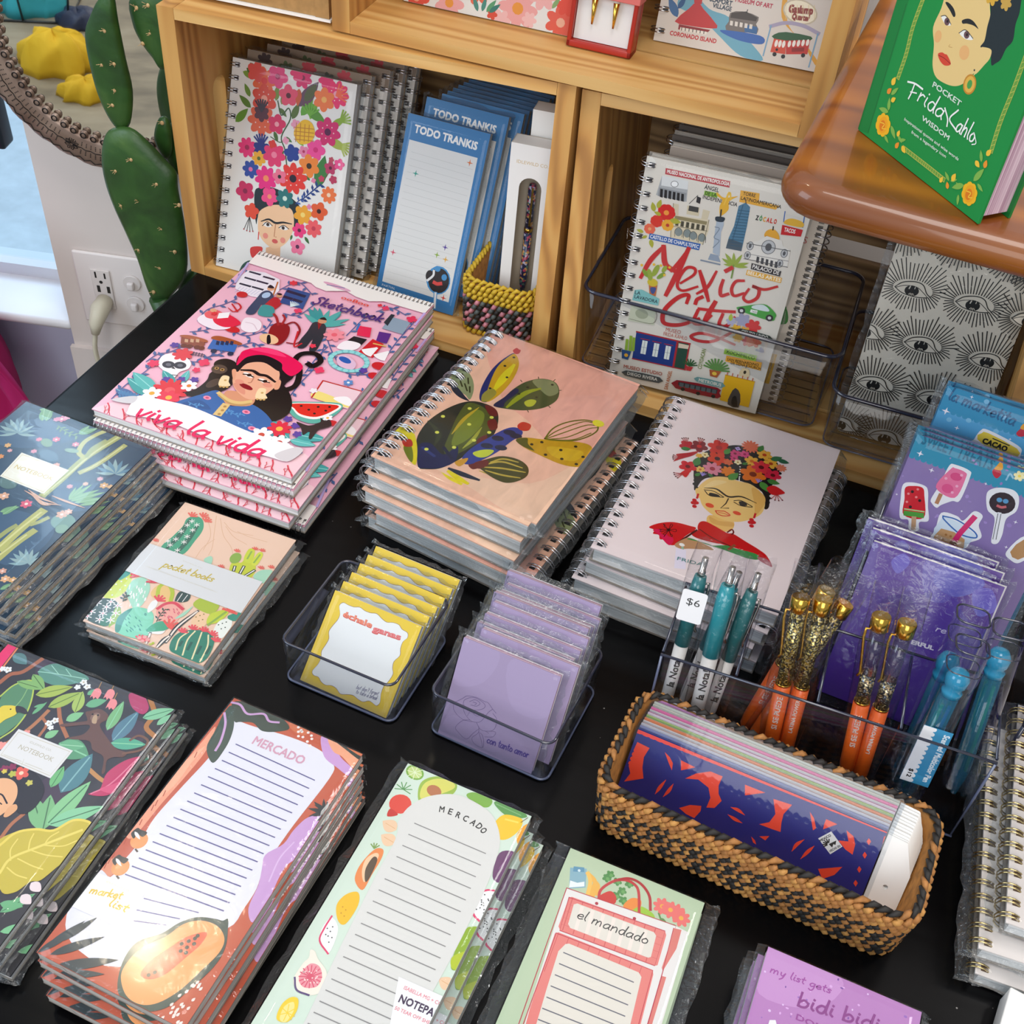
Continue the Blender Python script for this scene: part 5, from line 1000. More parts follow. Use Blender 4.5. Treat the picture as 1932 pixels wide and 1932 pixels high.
for s_ in ('160,1200 170,1150 190,1110', '250,1170 280,1130 330,1100', '100,1250 180,1290 240,1310', '180,1205 260,1230 350,1240', '250,1175 350,1180 430,1150', '60,1260 60,1200 100,1140', '40,1300 90,1340 150,1360'): A.st(s_, 7, '#e8d468')
for x, y in ((205, 1415), (150, 1485)): A.leaf(x-30, y-30, x+25, y+20, .35, '#ecd9d9').dots([(x+15, y+10)], 10, '#d9556a') if False else A.leaf(x-30, y-30, x+25, y+20, .35, '#ecd9d9')
A.poly('105,523 410,645 283,800 -20,672', '#e2dfdc').st('105,540 392,650 280,785 5,668 105,540', 3, '#c2b798', False)
A.text('IDLEWILD CO.', 165, 600, 285, 650, '#bdb7a6', 14).text('NOTEBOOK', 100, 632, 290, 708, '#b5ac92', 30).st('10,660 290,775', 2, '#d9d2c0', False).st('25,668 118,704', 6, '#d3cec2', False).st('145,715 235,750', 6, '#d3cec2', False).st('135,692 122,726', 2, '#c9c2b0', False)
LAB = 'dark jungle print notebook in cellophane, '
nb = book('jungle_notebook', LAB+'top of its lower left stack', 'notebook', flat_mat(o, ang, zt-t), W, H, t, A, group='jungle print notebooks', pages='pages')
sleeve(nb, W, H, t, .004, seed=14, side_over=.006)
stack(nb, o, ang, [.0112, .0022], [(.004, -.004, -.8), (.009, -.002, .5)], [LAB+k for k in ('second in its lower left stack', 'lowest of its lower left stack')], H)
# ================================================================ long list pads in the front row
def pad_lines(A, x0, y0, x1, y1, x2, y2, x3, y3, n, col, wd=3):
    """ruled lines between left edge (x0,y0)-(x2,y2) and right edge (x1,y1)-(x3,y3)"""
    for i in range(n):
        f = i/(n-1); A.st([(x0+(x2-x0)*f, y0+(y2-y0)*f), (x1+(x3-x1)*f, y1+(y3-y1)*f)], wd, col, False)
zt = .052; t = .0085; H = .212
q, o, ang, W = frame_top(*px('X', [(1165, 50), (1885, 365)]), zt, H)
A = Art(W, H, q, FR['X'], '#c05b42')
for p_, c in (('1060,210 980,300 860,440 740,560 640,680 560,800 600,830 760,640 900,480 1010,340', '#eb9f80'), ('1000,320 920,420 830,540 700,640 800,480', '#f0b090'), ('1490,150 1600,200 1560,260 1480,220', '#cf7350'), ('440,960 390,1030 470,1050 540,950', '#d88a6a')): A.poly(p_, c, True)
for i in range(26): x, y = rnd.choice([(1000-i*22, 300+i*27), (1700-i*8, 440+i*10)]); A.st([(x, y), (x-14, y+30)], 5, '#b04d36')
A.poly('1165,180 1280,212 1480,270 1640,340 1720,420 1700,500 1500,760 1380,930 1330,1000 1290,1120 1220,1230 1130,1340 900,1340 520,1560 250,1420 240,1220 400,1020 470,1055 540,970 640,850 720,720 880,540 1010,400 1130,250', '#dfdfe9', True, 4)
A.poly('1150,90 1200,68 1330,100 1420,150 1475,220 1400,240 1320,235 1270,190 1200,185 1165,180', '#3c4a42', True).poly('1150,95 1165,180 1150,260 1110,340 1045,415 1010,330 1060,230 1110,130', '#3f5047', True).st('1150,75 1200,90 1240,140 1330,140 1360,180 1415,188', 14, '#c9a0cf').st('1110,135 1115,200 1090,290 1060,345', 14, '#c9a0cf')
A.dots('1525,215 1560,212 1545,240 1580,245 1600,280 1550,270 1575,295 1525,265 1590,318 1540,232 1598,262 1525,240', 9, '#efe6e2')
A.poly('1650,275 1690,262 1730,300 1760,380 1830,450 1810,490 1740,440 1670,380', '#c79bd0', True).poly('1690,280 1740,275 1790,340 1870,390 1840,450 1770,380 1720,350', '#eca582', True).poly('1730,290 1790,300 1880,375 1870,400 1790,340', '#2f3b38', True).poly('1770,300 1850,330 1885,365 1870,375 1800,330', '#d9774a', True)
for x, y in ((1670, 690), (1690, 700)):
    for a0 in range(9): a = R(20+a0*36); A.leaf(x, y, x+95*math.cos(a), y-75*math.sin(a), .12, '#33383a')
A.poly('1660,720 1640,830 1560,930 1450,1000 1350,1200 1270,1310 1245,1230 1300,1100 1320,1010 1340,930 1440,870 1500,790 1580,720', '#c59bce', True).st('1500,860 1420,950 1360,1080', 8, '#d4b2dc')
for a0 in range(8): a = R(150+a0*24); A.leaf(1700, 690, 1700+100*math.cos(a), 690-80*math.sin(a), .12, '#33383a')
for x, y in ((632, 850), (527, 1000)):
    A.ell(x, y, 46, 50, '#e8985a').poly([(x-45, y-40), (x-10, y-70), (x+10, y-60), (x+45, y-45), (x+20, y-20), (x-10, y-35), (x-30, y-10)], '#3c3a34', True).st([(x-20, y+50), (x-10, y+62)], 10, '#4a3a2a').leaf(x-25, y-50, x+5, y-5, .15, '#e6e2e0')
pad_lines(A, 1175, 310, 1615, 512, 555, 1040, 1105, 1245, 17, '#5f5d92', 7)
for s_ in ('660,1175 965,1255', '620,1240 860,1290', '600,1300 785,1325'): A.st(s_, 6, '#6a689a', False)
A.hand('mercado', 1, 1, 2, 2, 1, 1, '#fff') if False else A.text('MERCADO', 1262, 305, 1545, 425, '#cf9bb2', 58, .012)
A.poly('540,1530 620,1420 760,1370 860,1310 960,1280 1060,1290 1100,1300 1130,1290 1130,1340 1115,1450 1050,1560 900,1700 780,1790 650,1810 560,1770 510,1680', '#40504a', True).poly('560,1540 650,1450 780,1390 880,1320 980,1300 1070,1330 1110,1400 1080,1480 980,1580 860,1690 740,1760 640,1770 560,1720 530,1620', '#efa063', True).poly('640,1600 700,1520 820,1440 900,1390 1010,1365 980,1430 890,1510 780,1600 690,1630', '#db5b3c', True)
A.dots('870,1430 910,1415 945,1400 900,1450 940,1430 865,1470 895,1480 685,1605 720,1590 960,1385', 11, '#35302e')
for x0, y0, x1, y1 in ((130, 1490, 440, 1390), (150, 1560, 520, 1520), (90, 1470, 330, 1300), (180, 1420, 400, 1280), (60, 1480, 250, 1360), (160, 1600, 440, 1600)): A.leaf(x0, y0, x1, y1, .09, '#3a4448')
for i in range(80): x, y = 700+rnd.random()*330, 1650+rnd.random()*320; A.leaf(x, y, x+22, y-20, .3, '#ecdcd4') if x+y > 2560 else None
A.poly('390,1025 665,1145 540,1350 240,1215', '#e9e7ea').text('IDLEWILD CO', 445, 1085, 570, 1140, '#e6d9a0', 12).hand('market', 350, 1145, 530, 1180, 22, 8, '#d9b93f', .2).hand('list', 455, 1215, 560, 1255, 24, 8, '#d9b93f', .2)
LAB = 'shrink wrapped long list pad with papaya art, '
nb = book('market_list_pad', LAB+'top of its front stack', 'notepad', flat_mat(o, ang, zt-t), W, H, t, A, group='papaya list pads in the front row', cov=.0006, inset=.0003, pages='pages_grey', pmat='print_gloss', back='greyboard')
sleeve(nb, W, H, t, .0012, seed=21, amp=.0004, mats=('shrink', 'shrink'))
stack(nb, o, ang, [.0348, .0262, .0176, .009, .0004], [(.001, -.002, -.6), (.003, -.006, .5), (.002, -.004, -.4), (.005, -.009, .8), (.004, -.006, -.5)], [LAB+k+' in its front stack' for k in ('second', 'third', 'fourth', 'fifth', 'lowest')], H)

zt = .0325; t = .0095; H = .215
q, o, ang, W = frame_top(*px('Y', [(965, 35), (1770, 380)]), zt, H)
A = Art(W, H, q, FR['Y'], '#d3e3d2')
A.ell(1010, 95, 70, 55, '#7fb04a', -15).ell(1010, 95, 56, 42, '#c9dc8c', -15).spray(1010, 95, 55, 0, 330, 8, 5, '#e6f0c8').poly('1030,220 1060,150 1150,120 1260,140 1285,190 1250,240 1180,240 1050,290', '#9dbb4e', True).poly('1045,220 1080,160 1160,135 1250,155 1268,195 1180,235 1060,270', '#dbd76a', True).ell(1135, 215, 55, 44, '#b9754f', -10)
A.ell(915, 300, 78, 76, '#e04a3c').poly('850,330 900,370 830,380', '#c93a30', True).spray(935, 205, 60, -10, 200, 7, 7, '#5f9a5a').poly('1345,245 1400,225 1510,270 1490,320 1420,310', '#7fb04a', True).poly('1525,290 1590,285 1690,330 1740,385 1640,390 1570,350', '#5f9a52', True).st('1540,300 1700,375', 6, '#86b878').poly('1530,420 1590,370 1680,385 1712,410 1690,470 1620,525 1560,530 1520,480', '#f2c52f', True).st('1600,400 1680,420', 14, '#f7d858').st('1700,420 1745,390', 5, '#6a5030').poly('1670,520 1700,460 1750,430 1740,500 1700,590', '#eda12e', True).dots('1690,500 1700,530 1715,490', 4, '#9a5f1c')
for x, y in ((850, 440), (840, 530), (1215, 1465)): A.leaf(x+40, y+30, x-50, y-30, .42, '#eec9a4').st([(x+30, y+20), (x-30, y-15)], 5, '#e2b184')
A.poly('700,640 760,590 805,600 790,660 730,760 670,860 620,800 640,720', '#ea8a4c', True).poly('690,660 750,620 775,640 720,740 680,810 665,740', '#f2c9a0', True).poly('690,720 740,645 765,670 710,790 685,800', '#5b4a3a', True).spray(745, 590, 40, 60, 150, 4, 8, '#7fa050')
A.poly('500,960 560,890 640,875 640,960 560,1080 510,1060', '#f0bd28', True).dots('540,970 560,990 530,1010 550,1030', 5, '#c98a1c').poly('1560,620 1660,615 1650,700 1570,810 1515,770', '#6b4068', True).st('1640,620 1560,720', 8, '#8a5a86')
A.poly('395,1180 410,1100 470,1040 510,1120 450,1270', '#f2f0ee', True).st('470,1030 420,1110 390,1190 445,1275', 11, '#e0436e').dots('440,1110 460,1130 445,1160 470,1170 430,1150 475,1100 450,1200', 5, '#555').ell(1495, 970, 125, 125, '#e0436e').ell(1497, 970, 112, 112, '#f3f1ef')
for i in range(34): a_, r_ = rnd.random()*6.28, rnd.random()**.5*85; A.dots([(1480+r_*math.cos(a_), 970+r_*math.sin(a_))], 5, '#3a3a3a')
A.poly('1340,1120 1380,1100 1430,1110 1430,1200 1350,1340 1300,1380 1245,1370 1270,1260', '#8fae2e', True).poly('1260,1290 1400,1250 1360,1340 1300,1380 1248,1365', '#b7c52f', True)
A.poly('330,1250 360,1260 380,1310 430,1380 435,1450 390,1530 310,1545 240,1510 220,1440 280,1340 320,1300', '#f0e8d8', True).st('228,1430 240,1510 320,1545', 12, '#5c4a78').poly('270,1400 330,1340 390,1360 405,1430 370,1490 290,1495 255,1450', '#ea96a0', True).spray(330, 1425, 70, 0, 340, 16, 7, '#d9566e').dots([(330+45*math.cos(i), 1425+40*math.sin(i*1.3)) for i in range(16)], 5, '#f6d5d2')
A.poly('110,1700 140,1610 200,1560 250,1570 240,1650 180,1720', '#f2cf3c', True).poly('130,1700 160,1620 220,1590 220,1650 170,1720', '#f6e28c', True).spray(180, 1660, 50, 0, 330, 7, 5, '#f2cf3c').poly('60,1800 200,1760 200,1900 40,1950', '#efc9a0', True)
A.poly('900,470 900,420 960,330 1060,265 1180,238 1300,245 1420,300 1510,370 1555,470 1562,570 1530,690 1470,850 1380,1040 1280,1240 1150,1480 950,1840 820,2150 100,2150 200,1900 330,1640 520,1240 660,960 780,720 870,560', '#dddbd5', True, 4)
for i, ch in enumerate('MERCADO'):
    p_ = [(1172, 352), (1228, 365), (1277, 385), (1322, 405), (1370, 428), (1408, 448), (1436, 474)][i]; d_ = [(42, 6), (32, 10), (34, 14), (36, 18), (34, 24), (30, 28), (26, 30)][i]
    A.text(ch, p_[0]-6, p_[1], p_[0]-6+d_[0]*.8, p_[1]+d_[1]*.8, '#333', 48, .012)
pad_lines(A, 1008, 427, 1470, 624, 315, 1730, 880, 1985, 19, '#8f8d8b', 7)
A.poly('905,1425 1275,1590 1230,1760 1120,1960 830,1830', '#f1eff0', False).text('ISABELLA MG + CO.', 935, 1506, 1185, 1620, '#e58a92', 24, .01).text('NOTEPAD', 900, 1588, 1165, 1705, '#4a3a52', 50, .018).text('50 TEAR OFF SHEETS', 876, 1638, 1150, 1758, '#e58a92', 22, .01)
LAB = 'fruit bordered list pad with arched panel, '
nb = book('fruit_list_pad', LAB+'top of its front stack', 'notepad', flat_mat(o, ang, zt-t), W, H, t, A, group='fruit bordered list pads', cov=.0006, inset=.0003, pages='pages_grey')
sleeve(nb, W, H, t, .003, seed=22, side_over=.008, top_over=.005)
stack(nb, o, ang, [.0115, .0005], [(.006, -.006, .6), (.012, -.004, -.6)], [LAB+k for k in ('second in its front stack', 'lowest of its front stack')], H)

zt = .0205; t = .0092; H = .20
q, o, ang, W = frame_top(*px('Z', [(352, 22), (920, 255)]), zt, H)
A = Art(W, H, q, FR['Z'], '#b9caa9')
A.poly('350,105 420,110 415,190 345,195', '#86aebb').poly('365,100 410,105 410,125 362,122', '#5f93ad').poly('350,160 380,170 410,165 410,185 345,190', '#e8efec').dots('388,118', 7, '#cfe2e6')
for x1, y1 in ((470, 185), (455, 200), (440, 210)): A.st([(425, 130), (455, 165), (x1-2, y1), (x1-12, y1+32)], 20, '#eab04e')
A.st('425,128 435,165 425,215', 18, '#f0bd5c')
for x, y in ((505, 150), (520, 135), (550, 165), (570, 205), (545, 225), (575, 245), (600, 175)): A.fl(x, y, 22, 5, '#4f8a4a').fl(x+4, y+3, 10, 5, '#6aa35c')
A.poly('475,225 520,205 545,230 535,260 480,245', '#c9382f', True).poly('575,265 610,235 650,245 640,285 590,280', '#e88a3c', True).poly('610,290 650,270 700,300 705,325 660,325 620,305', '#9cc23c', True)
A.st('470,245 480,200 530,165 580,158 620,175 640,210 642,300', 13, '#c03a3c').st('540,160 600,152 650,175 685,225 690,285', 13, '#b03034')
for x, y in ((740, 270), (800, 295), (820, 320), (775, 285)): A.fl(x, y, 44, 8, '#e6706a', '#e9a848', .25)
A.st('725,300 745,345 790,350', 8, '#5f8a4a').leaf(730, 320, 760, 345, .25, '#5f8a4a')
A.poly('335,192 800,355 850,380 800,560 720,830 680,960 100,960 200,620 300,300', '#e6e1dc').st('335,192 798,352 750,520 640,900', 4, '#b8384a', False).st('335,192 250,430 100,860', 4, '#b8384a', False).poly('788,362 822,370 800,450 742,545 738,530 775,420', '#d97a70').poly('738,565 757,570 700,760 660,900 640,900', '#d97a70').st('788,362 742,545', 3, '#b8384a', False).st('738,565 650,870', 3, '#b8384a', False)
A.poly('345,232 358,230 752,375 757,392 720,520 708,522 308,372 300,355', '#e38078').poly('285,385 300,380 700,540 702,560 600,960 110,960 180,700', '#e38078')
for i in range(9): A.st([(360+i*44, 235+i*16), (318+i*44, 370+i*17)], 4, '#cf5e5c')
for i in range(9): A.st([(300+i*44, 385+i*18), (240+i*44, 545+i*19)], 3, '#cf5e5c')
for i in range(4): A.st([(345-i*10, 262+i*28), (745-i*10, 408+i*28)], 2, '#d56a66', False)
A.st('345,232 752,375 708,522 305,372 345,232', 4, '#c2414e', False).st('290,383 700,542 590,960', 4, '#c2414e', False).st('290,383 140,800', 4, '#c2414e', False)
A.poly('365,262 380,258 705,380 714,395 692,485 680,488 350,362 341,345', '#e2dbce').poly('330,430 345,428 640,550 652,570 560,960 150,960 250,620 300,460', '#e2dbce').dots('462,258 622,322', 8, '#b03040')
for i in range(7): A.st([(400+i*45, 275+i*17), (375+i*45, 365+i*17)], 16, '#f0e2d6', False)
A.hand('el mandado', 375, 318, 678, 432, 24, 5, '#3a3a3a', .2)
pad_lines(A, 322, 466, 618, 592, 215, 750, 545, 880, 7, '#6a6a74', 5)
LAB = 'pale green shopping list pad with red grocery bag drawing, '
nb = book('shopping_list_pad', LAB+'upper one', 'notepad', flat_mat(o, ang, zt-t), W, H, t, A, group='green shopping list pads', cov=.0006, inset=.0003)
sleeve(nb, W, H, t, .003, seed=23, side_over=.011, top_over=.003)
stack(nb, o, ang, [.0004], [(.002, -.003, .6)], [LAB+'lower one'], H)

zt = .045; t = .009; H = .14
q, o, ang, W = frame_top(*px('Z', [(1190, 440), (1840, 718)]), zt, H)
A = Art(W, H, q, FR['Z'], '#b67db8')
A.poly('1190,440 1500,572 1400,700 1150,640', '#c48fc6', True)
for i in range(46): A.ell(1160+rnd.random()*650, 500+rnd.random()*270, rnd.uniform(3, 8), rnd.uniform(3, 7), rnd.choice(['#7d4f9e', '#d9a8dc', '#9a6ab8', '#e0c0e6']))
A.hand('my list gets', 1195, 548, 1455, 640, 18, 6, '#a0509e', .2).hand('bidi bidi', 1310, 690, 1660, 800, 34, 11, '#8a3f86', .15).text('DONE', 1305, 748, 1450, 815, '#9a4a96', 28, .01).poly('1195,752 1220,752 1230,790 1180,800', '#eeeaf0')
LAB = 'lilac hand lettered list pad, '
nb = book('lilac_list_pad', LAB+'top of the stack below the basket', 'notepad', flat_mat(o, ang, zt-t), W, H, t, A, group='lilac list pads below the basket', cov=.0006, inset=.0003)
sleeve(nb, W, H, t, .002, seed=24, side_over=.006)
stack(nb, o, ang, [.0255, .0155, .0055], [(-.003, -.001, .8), (-.006, -.003, -.9), (-.002, -.002, .5)], [LAB+k for k in ('second below the basket', 'third below the basket', 'lowest below the basket')], H)
# ================================================================ two small clear trays of sticky notes
tr, to_, ta, tw, td = clear_bin('clear_tray', 'small clear tray holding the yellow sticky notes', px('N', [(740, 125), (1840, 550), (1240, 1455), (85, 960)]), .048, r=.008, taper=.0006, wall=.0018)
q = px('N', [(665, 440), (1530, 805), (1170, 1745), (300, 1355)]); m, W, H, tilt, e = frame_lean(q, .0026); tilt = 46; t = .0062
A = Art(W, H, q, FR['N'], '#e4c234')
def wavy(a, grow, col):
    pts = []
    base = [(705, 600), (745, 568), (790, 590), (850, 612), (910, 615), (960, 650), (1020, 672), (1080, 680), (1130, 730), (1180, 765), (1240, 768), (1300, 790), (1330, 835), (1385, 870), (1385, 920), (1340, 960), (1315, 1030), (1310, 1100), (1250, 1160), (1235, 1230), (1240, 1290), (1190, 1370), (1150, 1410), (1120, 1490), (1110, 1580), (1075, 1615), (1040, 1590), (1000, 1565), (940, 1575), (890, 1550), (840, 1510), (780, 1500), (710, 1495), (670, 1440), (620, 1410), (560, 1405), (515, 1370), (490, 1325), (440, 1305), (430, 1260), (490, 1190), (520, 1120), (525, 1060), (570, 990), (600, 930), (600, 860), (640, 800), (690, 740), (712, 680)]
    c = (905, 1085)
    for x, y in base: L = math.hypot(x-c[0], y-c[1]); pts.append((x+(x-c[0])/L*grow, y+(y-c[1])/L*grow))
    a.poly(pts, col, True, 3)
wavy(A, 5, '#84605a'); wavy(A, 0, '#e6e6e4')
A.hand('échale ganas', 1, 1, 2, 2, 1, 1, '#000') if False else None
A.text('échale', 735, 705, 1025, 825, '#c9483f', 60, .03).text('ganas', 1032, 850, 1315, 945, '#c9483f', 60, .03)
A.text('échale', 738, 700, 1022, 818, '#e9896a', 56, .012).text('ganas', 1035, 845, 1312, 938, '#e07c7c', 56, .012)
A.hand("but don't forget", 868, 1440, 1090, 1510, 22, 4, '#5a587e', .3).hand('to take a break', 862, 1488, 1080, 1560, 22, 4, '#5a587e', .3)
LAB = 'yellow sticky note pad with wavy white panel, '
nb = book('sticky_note_pad', LAB+'front one in its tray', 'notepad', front(m, t), W, H, t, A, group='yellow sticky notes in the clear tray', cov=.0005, inset=.0003, pmat='print', pages='pages', back='white_card')
sleeve(nb, W, H, t, .001, seed=31, side_over=.005, top_over=.004, amp=.0005)
for k in range(1, 6): copy_thing(nb, front(back_shift(m, .0082*k, tilt, .0006*k), t), LAB+['second from the front', 'third from the front', 'fourth from the front', 'fifth from the front', 'rearmost in its tray'][k-1])
tr2 = clear_bin('clear_tray', 'small clear tray holding the lilac sticky notes', px('O', [(600, 300), (1600, 730), (1185, 1570), (90, 1100)]), .050, r=.008, taper=.0006, wall=.0018)
q = px('O', [(395, 615), (1235, 945), (975, 1795), (165, 1440)]); m, W, H, tilt, e = frame_lean(q, .0026); t = .0058
A = Art(W, H, q, FR['O'], '#a996b6')
for p_ in ('395,615 700,740 560,1000 300,1000', '800,800 1235,945 1100,1300 800,1200', '250,1300 600,1300 700,1600 300,1480'): A.poly(p_, '#ae9bbc', True)
for s_ in ('300,1180 380,1140 420,1118 500,1130 570,1165 600,1175 640,1230 670,1265', '385,1185 400,1150 470,1130 540,1160 575,1200 550,1230 470,1240 410,1220 390,1190', '440,1165 490,1150 530,1180 500,1205 450,1195', '470,1170 500,1180 485,1195', '300,1180 310,1250 380,1320 460,1340', '385,1185 395,1260 450,1330 530,1340 600,1260 640,1230', '640,1265 675,1320 660,1390 620,1420 540,1410 500,1350', '440,1325 380,1330 320,1385 340,1430 410,1490 470,1440 520,1400', '500,1345 520,1400 510,1440 460,1480 480,1530 550,1565 560,1500 545,1450 515,1430', '520,1440 540,1500 550,1560', '620,1420 665,1430 640,1470 570,1470', '575,1420 605,1440', '420,1290 450,1250 500,1290 560,1270'): A.st(s_, 4, '#6f5c86')
A.hand('con tanto amor', 585, 1520, 950, 1655, 34, 9, '#4a3a8c', .05)
LAB = 'lilac sticky note pad, '
nb = book('sticky_note_pad', LAB+'front one with rose drawing', 'notepad', front(m, t), W, H, t, A, group='lilac sticky notes in the clear tray', cov=.0005, inset=.0003, pages='pages_pink', back='white_card', pmat='print')
sleeve(nb, W, H, t, .001, seed=33, side_over=.006, top_over=.005, amp=.0006)
for k in range(1, 9): copy_thing(nb, front(back_shift(m, .0074*k+.002, tilt, .009 if k == 1 else .004+.002*math.sin(k*2.1), .003*math.sin(k*1.7)+(.004 if k > 2 else 0)), t), LAB+['second', 'third', 'fourth', 'fifth', 'sixth', 'seventh', 'eighth'][k-1]+' from the front' if k < 8 else LAB+'rearmost in its tray')
# ================================================================ inside the left crate
q = px('A', [(170, 320), (868, 462), (718, 1630), (80, 1465)]); m, W, H, tilt, e = frame_lean(q, .0122); t = .013
A = Art(W, H, q, FR['A'], '#e6e1da')
A.poly('290,1080 320,1040 420,1050 540,1140 545,1240 505,1280 500,1180 400,1140 320,1180 300,1240', '#1f2a2e', True).poly('355,1370 435,1350 432,1440 350,1440', '#e8b48a').poly('310,1240 320,1170 400,1135 490,1155 510,1220 500,1290 460,1350 400,1375 345,1340 315,1290', '#eec096', True).st('330,1225 370,1215 408,1235 450,1232 495,1240', 12, '#222', taper=.6).ell(362, 1245, 26, 12, '#e9e4de').ell(452, 1262, 26, 11, '#e9e4de').dots('365,1243 450,1262', 10, '#3a2a22').st('335,1250 362,1228 390,1250', 4, '#222').st('425,1262 452,1248 482,1268', 4, '#222').st('408,1240 400,1310 412,1312', 4, '#b06a44', False).ell(404, 1335, 18, 12, '#cf5a52').ell(352, 1305, 16, 16, '#e58a78').ell(448, 1330, 16, 16, '#e58a78').st('315,1285 312,1325', 6, '#d23c34')
A.poly('270,1370 330,1365 330,1395 280,1425', '#d43a34', True).poly('215,1480 260,1440 330,1450 420,1440 440,1500 215,1560', '#2e4f44', True)
for x0, y0, x1, y1, c in ((185, 680, 255, 605, '#5f8f2e'), (270, 600, 205, 530, '#5a7f34'), (265, 540, 235, 465, '#6b8f3a'), (225, 400, 300, 440, '#7a9a3a'), (245, 380, 310, 430, '#4a6a2c'), (265, 350, 315, 420, '#4a6a2c'), (410, 560, 420, 470, '#7a8f3a'), (440, 580, 470, 500, '#7a8f3a'), (430, 600, 470, 650, '#5a6f34'), (500, 660, 540, 570, '#5a6f34'), (550, 640, 620, 540, '#66a33a'), (600, 660, 640, 560, '#7fae3c'), (580, 600, 690, 680, '#5a8f34'), (540, 590, 650, 450, '#6a4a5a'), (570, 560, 640, 460, '#5a5f3a'), (520, 760, 565, 810, '#7fae3c'), (460, 760, 500, 790, '#4a7a3a'), (400, 730, 420, 790, '#4a6a2c'), (640, 1040, 685, 860, '#3f7a3c'), (720, 700, 800, 650, '#8aa83a'), (740, 690, 770, 650, '#8aa83a'), (700, 770, 810, 830, '#a3b04a'), (740, 500, 765, 450, '#5a5a6a'), (600, 1000, 570, 970, '#3f7a3c'), (570, 1310, 595, 1350, '#3f6a34'), (500, 1300, 490, 1330, '#3f6a34'), (435, 870, 455, 835, '#3f6a34'), (540, 490, 530, 590, '#c95a34')): A.leaf(x0, y0, x1, y1, .2, c)
A.st('420,560 440,640 480,600 490,660 440,760 460,830 470,920', 7, '#3f5a34').st('380,760 430,790 450,780', 5, '#3f5a34').st('690,980 720,930 750,900', 6, '#6a4a34').branch('550,1110 600,1070 660,1020', 7, '#27407e', '#27407e', 9, 36, .22).branch('520,1130 540,1110 560,1100', 5, '#27407e', '#3f5f9e', 4, 26, .25)
fl_ = [(345, 450, 78, '#e8653a', '#e0403a', 7), (300, 400, 60, '#e0524a', None, 5), (420, 425, 66, '#e4447a', '#b02a5a', 5), (560, 430, 60, '#d8346a', '#8a2a4a', 7), (530, 400, 46, '#e0386a', None, 6), (345, 550, 82, '#dc4a34', '#f0a08a', 6), (480, 530, 62, '#e2506a', '#5a1a24', 5), (690, 440, 46, '#e0346a', None, 6), (750, 520, 78, '#e8386a', '#f0a0b0', 9), (680, 550, 68, '#ec7a44', '#f0b060', 6), (330, 670, 90, '#e0603a', None, 8), (330, 630, 50, '#5a2a34', None, 6), (415, 690, 58, '#d92f5e', '#f0a0a8', 5), (700, 730, 82, '#cf2c68', '#5a1a44', 7), (250, 820, 60, '#e62f72', '#a01a4a', 8), (330, 830, 56, '#27307a', None, 6), (315, 880, 46, '#eaa82e', '#5a6a2a', 7), (270, 940, 54, '#2f4a9a', '#e070a0', 7), (400, 860, 74, '#e0386a', '#f0809a', 7), (500, 850, 52, '#2a3f8a', None, 5), (565, 840, 34, '#e080a0', '#b0305a', 5), (632, 830, 62, '#ea4a90', '#d02a70', 5), (595, 920, 68, '#ea8434', '#3a2a1a', 6), (355, 990, 74, '#e42a7c', '#f08a5a', 8), (505, 990, 92, '#e0382e', '#2a1a2a', 9), (430, 980, 46, '#e8708a', '#222', 5), (240, 1060, 62, '#c8285a', '#8a1a44', 5), (375, 1090, 56, '#ea4a80', '#f0906a', 5), (460, 1100, 58, '#2c6f6e', '#d0e0d0', 7), (275, 1170, 50, '#dd4a30', None, 5), (705, 1080, 50, '#e8743e', '#f0d0b0', 8), (560, 1190, 60, '#e8a02e', '#f0d070', 6), (650, 1170, 56, '#dc5a2c', '#3a1a14', 5), (540, 1275, 46, '#e83a78', '#5a1a34', 6), (620, 1265, 54, '#e85a5e', '#c03a4a', 7), (530, 1365, 50, '#ee7a9a', '#5a2a4a', 5), (715, 930, 40, '#b83a60', '#5a1a34', 5), (720, 885, 18, '#b84a5a', None, 5), (665, 990, 20, '#c0405a', None, 5), (730, 995, 26, '#b83a58', None, 5), (765, 910, 34, '#e8508a', '#f0d0d8', 5), (520, 690, 30, '#e89ab0', None, 5), (390, 800, 26, '#d8382e', None, 4), (465, 780, 22, '#e89ab0', None, 4), (620, 1000, 16, '#e080a0', None, 4), (595, 1145, 16, '#e080a0', None, 4)]
for x, y, r_, c, cc, n_ in fl_: A.fl(x, y, r_*.92, n_, c, cc, .25, .3, x*.7, dots='#f2d0c8' if r_ > 74 else None)
A.poly('510,730 560,665 610,680 628,740 600,790 540,795', '#e9b52e', True)
for i in range(4): A.st([(525+i*24, 680+i*4), (520+i*24, 785)], 4, '#b8762a', False); A.st([(512, 705+i*22), (622, 715+i*22)], 4, '#b8762a', False)
for x, y, a0, a1, c in ((750, 525, -20, 80, '#f06a4a'), (600, 640, 40, 140, '#6fa83c'), (770, 670, 0, 80, '#8aa83a'), (770, 800, -60, 20, '#a3b04a'), (330, 620, 60, 130, '#3a2a34'), (330, 810, 60, 140, '#27307a')): A.spray(x, y, 60, a0, a1, 6, 9, c)
A.spray(265, 1200, 80, 250, 290, 4, 3, '#333', '#b03a3a', 4)
holes(A, 'left', 17, H, W)
LAB = 'white spiral notebook with tall flower crown portrait, front of its crate row'
g5 = 'flower cover notebooks in the left crate'
nb = book('spiral_notebook', LAB, 'notebook', front(m, t), W, H, t, A, group=g5, wire='left', wn=17, wr=.0085)
sleeve(nb, W, H, t, .003, seed=41, side_over=.006, amp=.0004)
Ak = Art(W, H, None, base='#dad5cd')
Ak.lp([(-W/2, H-.02), (W/2, H-.02), (W/2, H), (-W/2, H)], '#8c7967')
